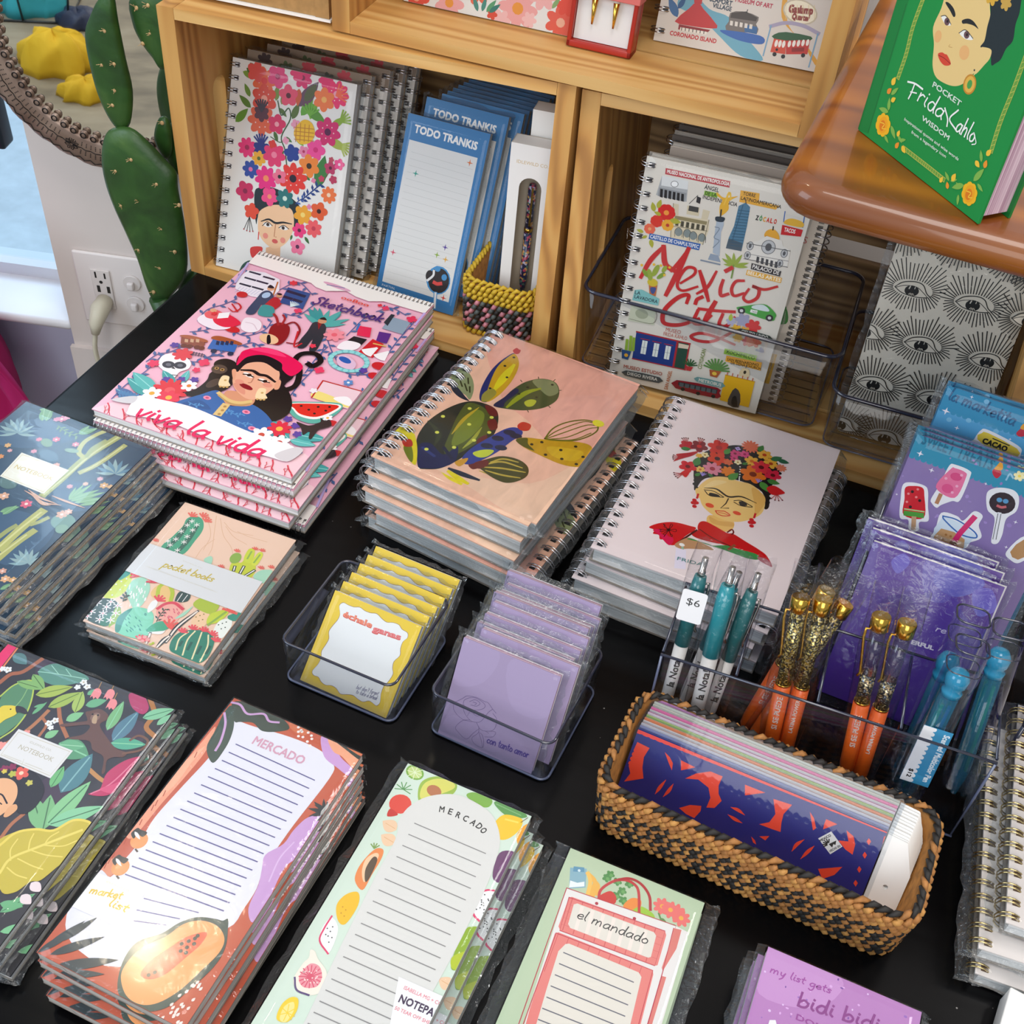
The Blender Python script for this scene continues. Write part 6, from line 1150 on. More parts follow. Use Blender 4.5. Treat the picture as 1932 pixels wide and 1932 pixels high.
for x, y, c in ((.02, H-.008, '#3a2a2a'), (.045, H-.012, '#4a5a34'), (.07, H-.006, '#a8323c'), (.092, H-.014, '#30382a'), (.11, H-.008, '#b8404a'), (.058, H-.018, '#8a2a3a')): Ak.fl(x, y, .009, 7, c)
holes(Ak, 'right', 17, H, W)
bk_ = book('spiral_notebook', 'flower notebook with wire at its right, second in the left crate', 'notebook', front(back_shift(m, .016, tilt, .008, .003), t), W, H, t, Ak, group=g5, wire='right', wn=17, wr=.0085, pmat='print_matte', back='kraft')
sleeve(bk_, W, H, t, .003, seed=43, side_over=.005, amp=.0004)
for k, nm in ((2, 'third'), (3, 'fourth'), (4, 'rearmost')): copy_thing(bk_, front(back_shift(m, .0172*k+.001, tilt, .008*k+.004, .003), t), 'flower notebook with wire at its right, '+nm+' in the left crate')

q = px('B', [(235, 380), (755, 510), (512, 1650), (27, 1505)]); m, W, H, tilt, e = frame_lean(q, .0122); t = .007
A = Art(W, H, q, FR['B'], '#3a78ad')
A.poly('240,548 672,662 487,1568 70,1435', '#e2dfda')
for i in range(20): f = i/19; A.st([(240-160*f+12, 625+790*f), (650-165*f-10, 735+790*f)], 2, '#c9c6c2', False)
A.text('TODO TRANKIS', 268, 500, 666, 612, '#f0eeea', 46, .022)
for x, y, c in ((622, 693, '#d9743a'), (280, 762, '#2f9a86'), (466, 1224, '#5a3f96'), (414, 1271, '#8fae3a'), (468, 1300, '#e2a838'), (138, 1255, '#d94a62'), (454, 1540, '#d23a2c')):
    X, Y = A.P(x, y); r_ = 22*A.sc; A.lp([(X+(r_ if i % 2 == 0 else r_*.25)*math.cos(PI*i/4), Y+(r_ if i % 2 == 0 else r_*.25)*math.sin(PI*i/4)) for i in range(8)], c)
A.ell(423, 1430, 80, 88, '#4a90c4').ell(425, 1432, 70, 78, '#2e2523').ell(366, 1400, 24, 34, '#2e2523').st('395,1370 390,1400 355,1430', 14, '#e8e6e4').st('405,1510 398,1600', 24, '#4a90c4', False).st('405,1510 398,1600', 14, '#e8e6e4', False).ell(418, 1358, 20, 18, '#4a90c4').ell(460, 1412, 18, 20, '#4a90c4').st('395,1442 415,1452 440,1450', 22, '#d94a44').text('PARTIAL', 68, 1462, 150, 1488, '#d9e4ee', 14)
LAB = 'blue bordered long list pad in cellophane, '
g6 = 'blue bordered list pads in the left crate'
nb = book('blue_list_pad', LAB+'front one showing the lollipop', 'notepad', front(m, t), W, H, t, A, group=g6, cov=.0006, inset=.0003, pages='pages_grey')
sleeve(nb, W, H, t, .002, seed=45, side_over=.005, top_over=.004, amp=.0005)
copy_thing(nb, front(back_shift(m, .012, tilt, .012, .014), t), LAB+'second, title half hidden')
for k in range(2, 9): copy_thing(nb, front(back_shift(m, .013+.0082*(k-1), tilt, .020+.0022*k, .016), t), LAB+['third', 'fourth', 'fifth', 'sixth', 'seventh', 'eighth', 'rearmost'][k-2]+' in the crate')

# ---- woven baskets
M['jute'] = plain('tan_straw', '#a8713a', .7, noise_amt=.25, nscale=200); M['jute_l'] = plain('pale_straw', '#be8846', .7, noise_amt=.2, nscale=200); M['jute_b'] = plain('black_straw', '#25211d', .65, noise_amt=.2, nscale=200)
M['str_y'] = plain('yellow_straw', '#c9a52a', .6, noise_amt=.2, nscale=200); M['str_p'] = plain('pink_straw', '#c9808a', .7, noise_amt=.2, nscale=200); M['str_g'] = plain('grey_straw', '#565b58', .7, noise_amt=.2, nscale=200); M['basket_in'] = plain('basket_inside', '#8a5a24', .85, noise_amt=.3, nscale=150)
def basket(name, label, mat, W, D, H, rows, pitch, colour, mats, rimmats, r=.02, taper=.006, rad=.0032, inner='basket_in'):
    th = thing(name, label, 'basket', mat); ring0 = lambda ins, z: [(x, y, z) for x, y in rrect(-W/2+ins, ins, W/2-ins, D-ins, max(.004, r-ins*.3), 8)]
    m = MB(); loft(m, [ring0(taper+.001, .0005), ring0(.001, H-.002), ring0(.0045, H-.002), ring0(taper+.0045, .003)], 0, smooth=True); m.build('wall', M[inner], th)
    def peri(ins, z):
        P = [Vector(p) for p in ring0(ins, z)]; n = len(P); L = [0]
        for i in range(n): L.append(L[-1]+(P[(i+1) % n]-P[i]).length)
        def f(s):
            s %= L[-1]
            for i in range(n):
                if s <= L[i+1]: return P[i].lerp(P[(i+1) % n], (s-L[i])/max(1e-9, L[i+1]-L[i]))
        return f, L[-1]
    rnd = random.Random(5); m = MB(); rh = (H-.002)/rows
    for j in range(rows):
        z = rh*(j+.5); f, L = peri(taper*(1-z/H), z); n = int(L/pitch)
        for i in range(n):
            s = (i+(.5 if j % 2 else 0))*L/n; a, b, c = f(s-pitch*.55), f(s), f(s+pitch*.55); nr = (c-a).normalized().cross(Vector((0, 0, 1))); jz = rnd.uniform(-.0004, .0004)
            m.tube([a+Vector((0, 0, -rh*.42)), b+nr*(rad*.55)+Vector((0, 0, -rh*.1+jz)), b+nr*(rad*.55)+(c-b)*.3+Vector((0, 0, rh*.25+jz)), c+Vector((0, 0, rh*.5))], [rad*.45, rad, rad, rad*.45], 5, colour(j, i, rnd), smooth=True)
    m.build('weave', [M[k] for k in mats], th)
    m = MB(); f, L = peri(.002, H); n = int(L/(pitch*1.15))
    for i in range(n):
        s = i*L/n; a, b, c = f(s-pitch*.8), f(s), f(s+pitch*.8); nr = (c-a).normalized().cross(Vector((0, 0, 1)))
        m.tube([a+nr*rad*.8-Vector((0, 0, rad)), b+Vector((0, 0, rad*.7)), c-nr*rad*.8-Vector((0, 0, rad*.3))], [rad*.5, rad*.9, rad*.5], 6, i % len(rimmats), smooth=True)
    m.build('rim_braid', [M[k] for k in rimmats], th); return th
p0 = at(862, 627, .0115); bw = Matrix.Rotation(R(-2), 4, 'Z'); bw.translation = Vector((p0.x+.040, p0.y+.004, .0118))
basket('small_basket', 'small woven basket, pink and grey with yellow rim, inside the left crate', bw, .078, .10, .064, 10, .0062, lambda j, i, rn: 2 if j < 1 or j > 6 else (0 if (i+j) % 3 == 0 else 1 if (i+j) % 3 == 1 else 3), ['str_p', 'str_g', 'str_y', 'jute_b'], ['str_y'], r=.014, taper=.002, rad=.0027)
# ---- boxed pen standing in the small basket
M['box_inner'] = plain('cream_box_inside', '#bfb09a', .7)
def pen_box(label, m, W, H, t, win=True):
    th = thing('pen_box', label, 'box', m)
    mb = MB(); arch = [(-.0115, .018), (.0115, .018)]+[(.0115*math.cos(PI*i/10), H-.045+.0115*math.sin(PI*i/10)) for i in range(11)]
    mb.prism([(-W/2, 0), (W/2, 0), (W/2, H), (-W/2, H)], t-.001, t, holes=[arch] if win else []); mb.build('front_panel', M['white_card'], th)
    mb = MB()
    for a, b in (((-W/2, 0, .001), (-W/2+.001, H, t-.001)), ((W/2-.001, 0, .001), (W/2, H, t-.001)), ((-W/2, H-.001, .001), (W/2, H, t-.001)), ((-W/2, 0, .001), (W/2, .001, t-.001))): mb.box(a, b)
    mb.build('side_walls', M['white_card'], th)
    mb = MB(); mb.box((-W/2, 0, 0), (W/2, H, .001)); mb.build('back_panel', M['box_inner'], th)
    if win:
        a = Art(W, H, None, base='#ecebe6'); a.text('IDLEWILD CO.', .007, H-.020, W-.007, H-.020, '#cdb27a'); mb = MB(); ink = []; a.into(mb, ink, t); mb.build('gold_lettering', M['print'], th, ink)
        mb = MB(); mb.prism(arch, t-.0009, t-.0007); mb.build('window_film', M['cello_flat'], th)
    return th
A0 = Vector((-.3035, 1.012, .0165)); mpb, _ = lean_world(A0, 4, 3, .046, .20)
pen_box('white boxed floral pen with arched window, in the small basket', mpb @ Matrix.Translation((0, 0, -.022)), .046, .197, .022)
pen_box('plain white pen box standing behind the boxed floral pen', mpb @ Matrix.Translation((.012, .0, -.048)), .044, .222, .022, False)
pf = thing('floral_pen', 'navy floral pen with gold clip inside the arched box window', 'pen', mpb @ Matrix.Translation((0, 0, -.012)))
def speckle(name, cols, scale, rough=.3, metal=0.0, coat=.6):
    t_ = NT(name); v = t_.n('ShaderNodeTexVoronoi'); v.inputs['Scale'].default_value = scale; t_.l(t_.coord(), v.inputs['Vector'])
    sep = t_.n('ShaderNodeSeparateColor'); t_.l(v.outputs['Color'], sep.inputs[0]); r_ = t_.ramp([(i/len(cols), c) for i, c in enumerate(cols)], sep.outputs[0]); r_.node.color_ramp.interpolation = 'CONSTANT'
    t_.l(r_, t_.b.inputs['Base Color']); t_.b.inputs['Roughness'].default_value = rough; t_.b.inputs['Metallic'].default_value = metal; t_.b.inputs['Coat Weight'].default_value = coat; return t_.m
M['floral_pen'] = speckle('navy_floral_print', ['#1d2448', '#1d2448', '#232c58', '#1d2448', '#b8405a', '#232c58', '#4f7a6a', '#1d2448', '#d9a05a', '#c9c0d0'], 420)
fy = lambda x, y, z: (x, z, y)
mb = MB(); mb.lathe([(.001, .024), (.003, .034), (.0042, .042), (.0042, .100)], 14, 0, fy); mb.build('barrel', M['floral_pen'], pf)
mb = MB(); mb.lathe([(.0043, .104), (.0043, .148), (.003, .152)], 14, 0, fy); mb.build('cap', M['floral_pen'], pf)
mb = MB(); mb.lathe([(.0046, .100), (.0046, .104)], 14, 0, fy); mb.lathe([(.0008, .021), (.0022, .034)], 10, 0, fy); mb.build('gold_ring', M['gold'], pf)
mb = MB(); mb.box((.0005, .108, .0042), (.0025, .150, .0056)); mb.build('clip', M['gold'], pf)
# ================================================================ clear bins and spiral notebooks in the right crate
clear_bin('clear_bin', 'wide clear storage bin holding the city sketch notebooks in the right crate', px('D', [(470, 655), (1870, 990), (1690, 1510), (140, 1060)]), .105, r=.016, taper=.007, floor_ribs=11, cat='bin', rim=.002, z0=.0115)
q = px('D', [(560, 305), (1540, 491), (1200, 1810), (335, 1590)]); m, W, H, tilt, e = frame_lean(q, .0165); tilt = max(tilt, 4); t = .012
A = Art(W, H, q, FR['D'], '#dbd4c8')
A.poly('665,370 1035,435 1030,472 662,405', '#b8434a').text('MUSEO NACIONAL DE ANTROPOLOGIA', 672, 398, 1028, 462, '#ece6de', 20, .02)
A.poly('645,412 795,440 785,560 610,525', '#a9abac', True, 1).poly('645,412 795,440 790,490 640,470', '#d9dad8').poly('630,480 785,510 775,560 620,530', '#8f9294').ell(716, 460, 20, 18, '#f0f0ee').st([(716+20*math.cos(i*.5), 460+17*math.sin(i*.5)) for i in range(14)], 3, '#666')
for i in range(6): A.poly([(635+i*24, 488+i*5), (650+i*24, 491+i*5), (648+i*24, 540+i*4), (632+i*24, 535+i*4)], '#1d1d1f')
A.text('ÁNGEL', 885, 482, 968, 500, '#2a2a2a', 24, .01).poly('888,492 965,505 960,532 884,518', '#7fae3a').text('DE LA', 890, 515, 955, 527, '#2a2a2a', 20, .01).text('INDEPENDENCIA', 876, 538, 1075, 580, '#2a2a2a', 22, .01)
A.poly('960,500 1000,530 1080,520 1030,550 1025,600 980,635 975,580 990,545 960,520', '#e2ad34', True).st('1000,570 1030,500 1040,540', 12, '#e8bc4a', taper=.6)
A.poly('1095,485 1205,500 1202,545 1320,570 1300,592 1088,552', '#dfa53a').text('TORRE', 1108, 512, 1180, 524, '#2a2420', 20, .01).text('LATINOAMERICANA', 1096, 538, 1330, 585, '#2a2420', 20, .01)
A.st('800,570 850,520', 3, '#333').poly('845,525 868,535 862,570 840,560', '#2a2a2c')
A.poly('710,570 740,575 738,640 705,640', '#d0c3a6').poly('790,580 860,590 855,640 785,630', '#cfc2a4').poly('800,580 855,590 852,620 795,610', '#3c3c3a').poly('880,600 920,610 905,660 870,655', '#d0c3a6').poly('700,635 915,660 915,715 880,805 690,770', '#d6c9ac').poly('720,640 905,670 900,690 715,660', '#8f835f')
for i in range(6): A.poly([(725+i*30, 665+i*5), (742+i*30, 668+i*5), (738+i*30, 700+i*5), (720+i*30, 697+i*5)], '#4a4638')
for x, y in ((740, 735), (790, 742), (825, 755), (875, 765)): A.ell(x, y, 20, 24, '#7f8a88').st([(x-22, y+26), (x-20, y-10), (x, y-26), (x+20, y-8), (x+20, y+28)], 3, '#4a4a44')
for s_ in ('700,640 695,770', '915,660 880,805', '710,570 705,640', '700,700 905,725'): A.st(s_, 3, '#6a6248', False)
for x, y, r_, c, cc in ((670, 625, 50, '#cf2420', '#e8943a'), (615, 675, 36, '#d43224', None), (575, 720, 32, '#e2664a', '#e8a06a'), (677, 697, 34, '#e2a42e', '#b8342a')): A.fl(x, y, r_, 9, c, cc, .3, .08)
for x0, y0, x1, y1 in ((600, 620, 590, 565), (620, 600, 640, 550), (540, 740, 500, 725), (580, 780, 590, 830), (560, 760, 530, 775), (640, 640, 600, 620), (690, 665, 755, 680)): A.leaf(x0, y0, x1, y1, .25, '#a8a83a')
A.poly('575,745 868,800 858,838 568,778', '#2f5fa6').text('CASTILLO DE CHAPULTEPEC', 576, 772, 855, 828, '#ecebe6', 22, .012)
A.poly('960,650 1000,640 1000,690 985,730 978,870 938,850 950,720', '#a9b4c0').poly('955,640 1005,645 995,670 955,665', '#2f3a44', True).poly('925,855 970,865 985,905 910,890', '#8f9cac').st('870,895 980,918', 9, '#7f8a98').st('950,700 975,710 945,760 975,780 940,820', 5, '#7a8694').st('985,600 980,645', 8, '#333')
A.poly('1085,575 1125,555 1152,580 1135,690 1105,835 1015,815 1030,760 1060,690', '#4f7a94').poly('1030,765 1110,790 1105,838 1013,822', '#4a5a66').st('1128,560 1122,530', 4, '#333')
for i in range(13): A.st([(1085-i*4, 600+i*17), (1148-i*3.5, 605+i*17)], 4, '#33566e', False)
A.st('1110,570 1050,780', 4, '#33566e', False)
for i, (ch, c) in enumerate(zip('ZÓCALO', ('#2a2a2a', '#2f8a4a', '#e2a42e', '#cf3a2a', '#cf3a2a', '#cf3a2a'))): A.text(ch, 1183+i*21, 652+i*3.8, 1199+i*21, 655+i*3.8, c, 26, .02)
A.poly('1355,610 1465,640 1455,690 1345,665', '#d6d0c6').st('1355,600 1348,660', 5, '#2f5fa6', False).st('1470,620 1460,690', 5, '#2f5fa6', False).poly('1360,650 1400,640 1460,660 1455,690 1355,672', '#dfae3c', True).poly('1340,678 1462,705 1450,745 1332,735', '#c4242a').text('TACOS', 1350, 716, 1415, 728, '#efe9e2', 24, .015)
A.poly('1240,750 1250,715 1290,705 1320,735 1318,770', '#e2a538', True).st('1245,745 1315,765', 7, '#c9862a').st('1288,690 1286,710', 6, '#222').poly('1210,770 1250,745 1340,770 1345,800 1390,825 1375,925 1120,880 1140,790', '#e0dbd2', True, 1)
for x, y, a, b in ((1155, 805, 15, 22), (1355, 845, 15, 22), (1262, 810, 34, 38), (1140, 860, 14, 20), (1330, 905, 14, 20)): A.ell(x, y, a+4, b+4, '#6f6f70').ell(x, y, a, b, '#bfc0c0').ell(x, y, a*.5, b*.6, '#55575a')
for i in range(5): A.poly([(1195+i*27, 865+i*7), (1210+i*27, 869+i*7), (1206+i*27, 905+i*7), (1190+i*27, 900+i*7)], '#3a3c40')
A.st('1135,790 1390,830', 4, '#555', False).st('1120,880 1375,925', 4, '#555', False).st('1130,850 1380,890', 3, '#777', False)
A.poly('1165,905 1340,950 1332,982 1160,940', '#26262a').text('PALACIO DE', 1168, 935, 1325, 972, '#e8e4dc', 24, .012).poly('1140,945 1345,990 1338,1020 1132,975', '#e0a838').text('BELLAS ARTES', 1140, 970, 1335, 1014, '#f2ead6', 22, .012)
for x1, y1 in ((990, 880), (1010, 850), (1060, 845), (1110, 855), (1150, 905), (1145, 930), (1000, 915)): A.leaf(1062, 925, x1, y1, .12, '#8fa33a')
A.st('1060,920 1055,960 1048,995', 9, '#6a8a3a')
A.st('525,1000 580,900 655,820', 28, '#c32a2c', taper=.3).st('655,820 665,920 720,960', 32, '#c32a2c', taper=.2).st('700,960 760,890 800,830', 24, '#c32a2c', taper=.3).st('798,830 740,960 670,1100', 32, '#c32a2c', taper=.3)
A.st('755,1030 830,980 835,945 790,940 750,990 735,1050 770,1075 850,1050', 19, '#c32a2c', taper=.3).st('865,960 890,1040 915,1130', 26, '#c32a2c', taper=.3).st('960,960 910,1050 850,1090', 19, '#c32a2c', taper=.3).st('1000,1010 985,1060 990,1100 1030,1090', 22, '#c32a2c', taper=.2).st('1015,955 1050,935', 24, '#c32a2c').st('1120,1010 1075,1015 1050,1060 1065,1100 1120,1085', 19, '#c32a2c', taper=.2).st('1150,1060 1120,1110 1150,1135 1200,1110 1210,1060 1170,1040 1240,1060 1315,1042', 20, '#c32a2c', taper=.3)
A.st('790,1145 800,1100 740,1115 665,1185 650,1250 680,1275 760,1275 860,1240', 27, '#c32a2c', taper=.3).st('840,1150 850,1125 880,1110', 22, '#c32a2c').st('855,1190 830,1260 880,1265 930,1220', 24, '#c32a2c', taper=.2).st('955,1140 910,1220 890,1270', 30, '#c32a2c', taper=.2).st('860,1180 960,1190 1070,1195', 19, '#c32a2c').st('1000,1210 980,1270 1020,1280 1070,1230', 22, '#c32a2c', taper=.2).st('1110,1245 1060,1310 950,1370 860,1370 815,1345 870,1325 960,1345 1070,1390', 20, '#c32a2c', taper=.3)
A.poly('570,1040 620,1045 610,1110 575,1100', '#b8683a').ell(592, 1030, 30, 24, '#c9b52e').ell(575, 985, 16, 36, '#8fa33a', 20).ell(610, 960, 15, 40, '#8fa33a', -15).ell(640, 990, 12, 30, '#7a9a34', -40).ell(550, 975, 12, 28, '#7a9a34', 40).ell(660, 950, 12, 24, '#8fa33a', -20).dots('530,930 600,925 640,930 660,985 690,940', 8, '#e2b52e').poly('580,1060 612,1062 600,1095 584,1090', '#3a4f8a', True)
A.poly('490,1075 530,1072 632,1125 625,1165 475,1135', '#7fbab8').text('LA', 490, 1098, 522, 1104, '#2a3a44', 22, .01).text('LAVADORA', 487, 1122, 620, 1152, '#2a3a44', 22, .01).poly('475,1150 615,1175 600,1280 450,1255', '#c3c6ae').ell(530, 1215, 38, 32, '#9fa48c').st('470,1165 605,1190 595,1270 460,1245', 3, '#6a6a5a')
A.poly('1080,1170 1120,1160 1190,1150 1255,1150 1310,1200 1310,1225 1280,1245 1120,1195', '#3f9a3c', True).poly('1180,1155 1235,1150 1270,1175 1262,1190 1175,1172', '#cfdadb', True).dots('1110,1187 1275,1228', 22, '#2a2a2c').dots('1110,1187 1275,1228', 10, '#cfcfcf').poly('1165,1178 1205,1185 1200,1205 1160,1195', '#ecebe6').text('TAXI', 1168, 1195, 1198, 1201, '#333', 12)
for x, y, r_, c in ((1120, 1245, 46, '#9a9ab4'), (1180, 1280, 46, '#cf3434'), (1050, 1250, 30, '#a8a8c0'), (1080, 1300, 34, '#e2b03a'), (1130, 1310, 34, '#d9a24a'), (1190, 1370, 40, '#cf3a44'), (1150, 1370, 36, '#d86a6a'), (1090, 1350, 30, '#e2b04a')): A.fl(x, y, r_, 6, c, None)
A.poly('1105,1292 1278,1335 1272,1362 1096,1318', '#3a4540', True, 2).text('CIELITO LINDO', 1108, 1318, 1266, 1356, '#e9e6dc', 22, .012).st('1200,1420 1240,1430 1225,1410', 14, '#9a9ab4').leaf(1045, 1250, 1050, 1205, .25, '#a8b83a')
A.text('MUSEO', 668, 1315, 755, 1332, '#b8584a', 26).text('FRIDA KAHLO', 655, 1340, 792, 1368, '#b8584a', 26)
A.poly('500,1320 735,1372 715,1530 475,1478', '#243a7c').poly('735,1372 812,1388 785,1545 712,1528', '#2a4a3c').st('500,1320 735,1372 812,1388', 9, '#a82c34', False).st('738,1375 713,1530', 12, '#a82c34', False).st('808,1388 782,1545', 9, '#a82c34', False).st('475,1480 785,1545', 7, '#a82c34', False).poly('745,1385 805,1398 800,1420 742,1412', '#d8c8b0')
for x in (0, 68, 136): A.poly([(535+x, 1370+x*.22), (565+x, 1376+x*.22), (552+x, 1455+x*.22), (522+x, 1449+x*.22)], '#dfe3dc'); A.st([(525+x, 1360+x*.22), (575+x, 1370+x*.22)], 5, '#a82c34', False); A.st([(549+x, 1372+x*.22), (537+x, 1452+x*.22)], 2, '#4a5a7a', False); A.st([(530+x, 1410+x*.22), (558+x, 1416+x*.22)], 2, '#4a5a7a', False)
for x, h in ((440, 60), (462, 80), (480, 70)): A.st([(x, 1430), (x+6, 1430-h)], 17, '#8aa83a', False)
A.poly('415,1425 470,1438 450,1488 415,1478', '#2f4f7c').ell(440, 1460, 12, 12, '#e2a83a').poly('788,1520 830,1528 815,1552 790,1548', '#b8383a').spray(808, 1520, 45, 20, 160, 7, 8, '#2f5a34').spray(965, 1545, 75, 10, 170, 11, 11, '#5f8a4a').poly('925,1540 995,1552 970,1590 930,1580', '#a85a34').ell(955, 1565, 14, 12, '#e2c04a')
A.text('COYOACAN', 878, 1540, 905, 1420, '#7a8a4a', 24, .01).text('SAN ANGEL', 680, 1665, 708, 1552, '#b8683a', 22, .01)
A.poly('1015,1412 1205,1455 1198,1490 1008,1445', '#8fb83a').text('XOCHIMILCO', 1020, 1440, 1190, 1480, '#2f4a24', 24, .01).poly('1025,1455 1100,1470 1235,1495 1228,1545 1018,1490', '#dfa03a').text('SAN BERNARDINO', 1028, 1485, 1215, 1518, '#3a2a1a', 18, .01).text('DE SIENA CHURCH', 1050, 1505, 1228, 1540, '#3a2a1a', 18, .01)
A.poly('1020,1570 1195,1610 1160,1768 988,1725', '#e2ae20').poly('1120,1530 1160,1540 1155,1590 1100,1575', '#d6c29a', True, 2).ell(1135, 1555, 8, 12, '#3a3428').st('1140,1530 1145,1510', 4, '#555').poly('1050,1690 1080,1650 1110,1690 1100,1770 1035,1750', '#4a4440', True, 2).poly('1062,1710 1085,1700 1092,1765 1058,1755', '#1e1c1c', True, 2).st('1020,1572 1195,1612', 5, '#c99218', False)
for i in range(6): A.st([(1030+i*30, 1572+i*7), (1034+i*30, 1556+i*7)], 5, '#b8583a', False)
A.text('MUSEO ESTUDIO', 425, 1535, 648, 1580, '#a8584a', 24, .012).poly('440,1550 635,1590 628,1625 432,1580', '#4a4f50', True, 2).text('DIEGO RIVERA', 446, 1575, 620, 1612, '#d9d6cc', 22, .01)
A.poly('735,1605 975,1650 985,1680 975,1715 728,1655', '#8f1f2c', True, 2).poly('745,1615 975,1662 970,1685 742,1635', '#33363a')
for i in range(7): A.poly([(752+i*32, 1620+i*6.5), (776+i*32, 1625+i*6.5), (773+i*32, 1648+i*6.5), (749+i*32, 1643+i*6.5)], '#5a6468')
A.dots('770,1660 860,1685 950,1702', 13, '#1e1e20').poly('855,1585 1005,1620 1000,1650 850,1612', '#6f9a98', True, 2).text('METROBUS', 862, 1612, 995, 1643, '#e4ded0', 22, .012)
holes(A, 'left', 17, H, W)
LAB = 'linen spiral notebook with city landmark drawings, '
g7 = 'city sketch notebooks in the wide clear bin'
nb = book('city_notebook', LAB+'front one in the wide bin', 'notebook', front(m, t), W, H, t, A, group=g7, wire='left', wn=17, wr=.0085, pmat='print', pages='pages_grey')
mb2 = front(back_shift(m, .0185, tilt+2, .017, .004), t)
Ab = Art(W, H, None, base='#c9bfb1'); Ab.text('TACOS', W-.045, .175, W-.014, .175, '#a83a3a').poly([(W-.04, .09), (W-.012, .09), (W-.018, .11), (W-.034, .11)], '#3f7a3c', True).poly([(W-.035, .02), (W-.012, .02), (W-.012, .055), (W-.035, .055)], '#d9a83a').lp([(-W/2, H-.012), (W/2, H-.012), (W/2, H), (-W/2, H)], '#8b7f75'); holes(Ab, 'right', 34, H, W, '#5a5650')
bk_ = book('city_notebook', LAB+'second, with wire at its right', 'notebook', mb2, W, H, t, Ab, group=g7, wire='right', wn=34, wr=.0085, wdouble=False, pmat='print', pages='pages_grey', back='greyboard')
sleeve(nb, W, H, t, .001, seed=51, side_over=.002, amp=.0003)
Ad = Art(W, H, None, base='#4a4039'); holes(Ad, 'left', 17, H, W)
for k, nm in ((2, 'third, brown backed, in the wide bin'), (3, 'fourth, brown backed, in the wide bin'), (4, 'fifth, brown backed, in the wide bin'), (5, 'rearmost, brown backed, in the wide bin')):
    mk = front(back_shift(m, .0185*k+.002, tilt+1.2*k, .010+.002*k, .004), t)
    if k == 2: kb = book('city_notebook', LAB+nm, 'notebook', mk, W, H, t, Ad, group=g7, wire='left', wn=17, wr=.0085, pmat='print_matte', pages='pages_grey', back='greyboard')
    else: copy_thing(kb, mk, LAB+nm)

z_ = .08; P = at(1566, 742, z_); b2 = [to_px(Vector((P.x+dx, P.y+dy, z_))) for dx, dy in ((.006, .155), (.166, .148), (.163, -.006), (.0, 0.0))]
clear_bin('clear_bin', 'clear storage bin holding the eye print pouch, at the right', b2, z_, r=.016, taper=.007, floor_ribs=9, cat='bin', rim=.002, z0=.0115)
q = px('F', [(709, 0), (1760, 262), (1135, 1830), (185, 1590)]); m, W, H, tilt, e = frame_lean(q, .016); t = .006
A = Art(W, H, q, FR['F'], '#ddd5c5'); rnd = random.Random(4)
def eye(x, y, s=1.0):
    X, Y = A.P(x, y); k = A.sc*s; ink_ = '#1c1b1a'
    def l(pts, w_): A.lstroke(crom([(X+a*k, Y+b*k) for a, b in pts], 5), w_*k, ink_)
    for i in range(46):
        a = 2*PI*i/46; r0 = 1.0; L = (215 if math.sin(a) > 0 else 150)*(.7+.3*rnd.random())
        bx, by = 128*math.cos(a), (62 if math.sin(a) > 0 else 48)*math.sin(a); dx, dy = math.cos(a)*.75, math.sin(a)*1.15; n_ = math.hypot(dx, dy); L *= .55+.45*abs(math.sin(a)) if abs(math.cos(a)) > .8 else .8
        A.lstroke([(X+(bx+dx/n_*14)*k, Y+(by+dy/n_*14)*k), (X+(bx+dx/n_*L)*k, Y+(by+dy/n_*L)*k)], 10*k, ink_, .3)
    A.lp([(X+a*k, Y+b*k) for a, b in ((-125, -12), (-70, 38), (0, 58), (70, 40), (125, -30), (60, -42), (-20, -46), (-80, -34))], '#ddd5c5')
    l([(-125, -8), (-80, 38), (0, 60), (60, 48), (100, -5), (135, -28)], 7); l([(-118, -10), (-60, 18), (20, 24), (80, -8), (115, -34)], 5); l([(-125, -8), (-60, -40), (40, -48), (118, -34)], 6)
    A.lell(X-4*k, Y-10*k, 50*k, 40*k, ink_)
    for a in (-60, -80, -100, -120): A.lstroke([(X+18*k*math.cos(R(a)), Y+(-14+16*math.sin(R(a)))*k), (X+36*k*math.cos(R(a)), Y+(-14+30*math.sin(R(a)))*k)], 4*k, '#ddd5c5')
    A.lstroke([(X-22*k, Y+20*k), (X-26*k, Y+2*k)], 8*k, '#d8d2c4'); A.lstroke([(X+12*k, Y+22*k), (X+12*k, Y+8*k)], 5*k, '#d8d2c4')
for x, y in ((750, 560), (1190, 675), (815, 965), (1290, 1090), (465, 1250), (400, 860), (545, 1645), (905, 1360), (1590, 800), (690, 140), (1110, 255), (1530, 370), (215, 1540), (1380, 1490), (980, 1740), (1700, 1210), (1690, 480)): eye(x, y)
o_ = thing('eye_pouch', 'cream pouch with black eye print in cellophane, inside the right clear bin', 'pouch', front(m, t)); card('pouch_body', o_, W, H, .0, t, A, mat='print', rad=.004); sleeve(o_, W, H, t, .002, seed=55, side_over=.007, amp=.0012, mats=('cello', 'cello_edge'))
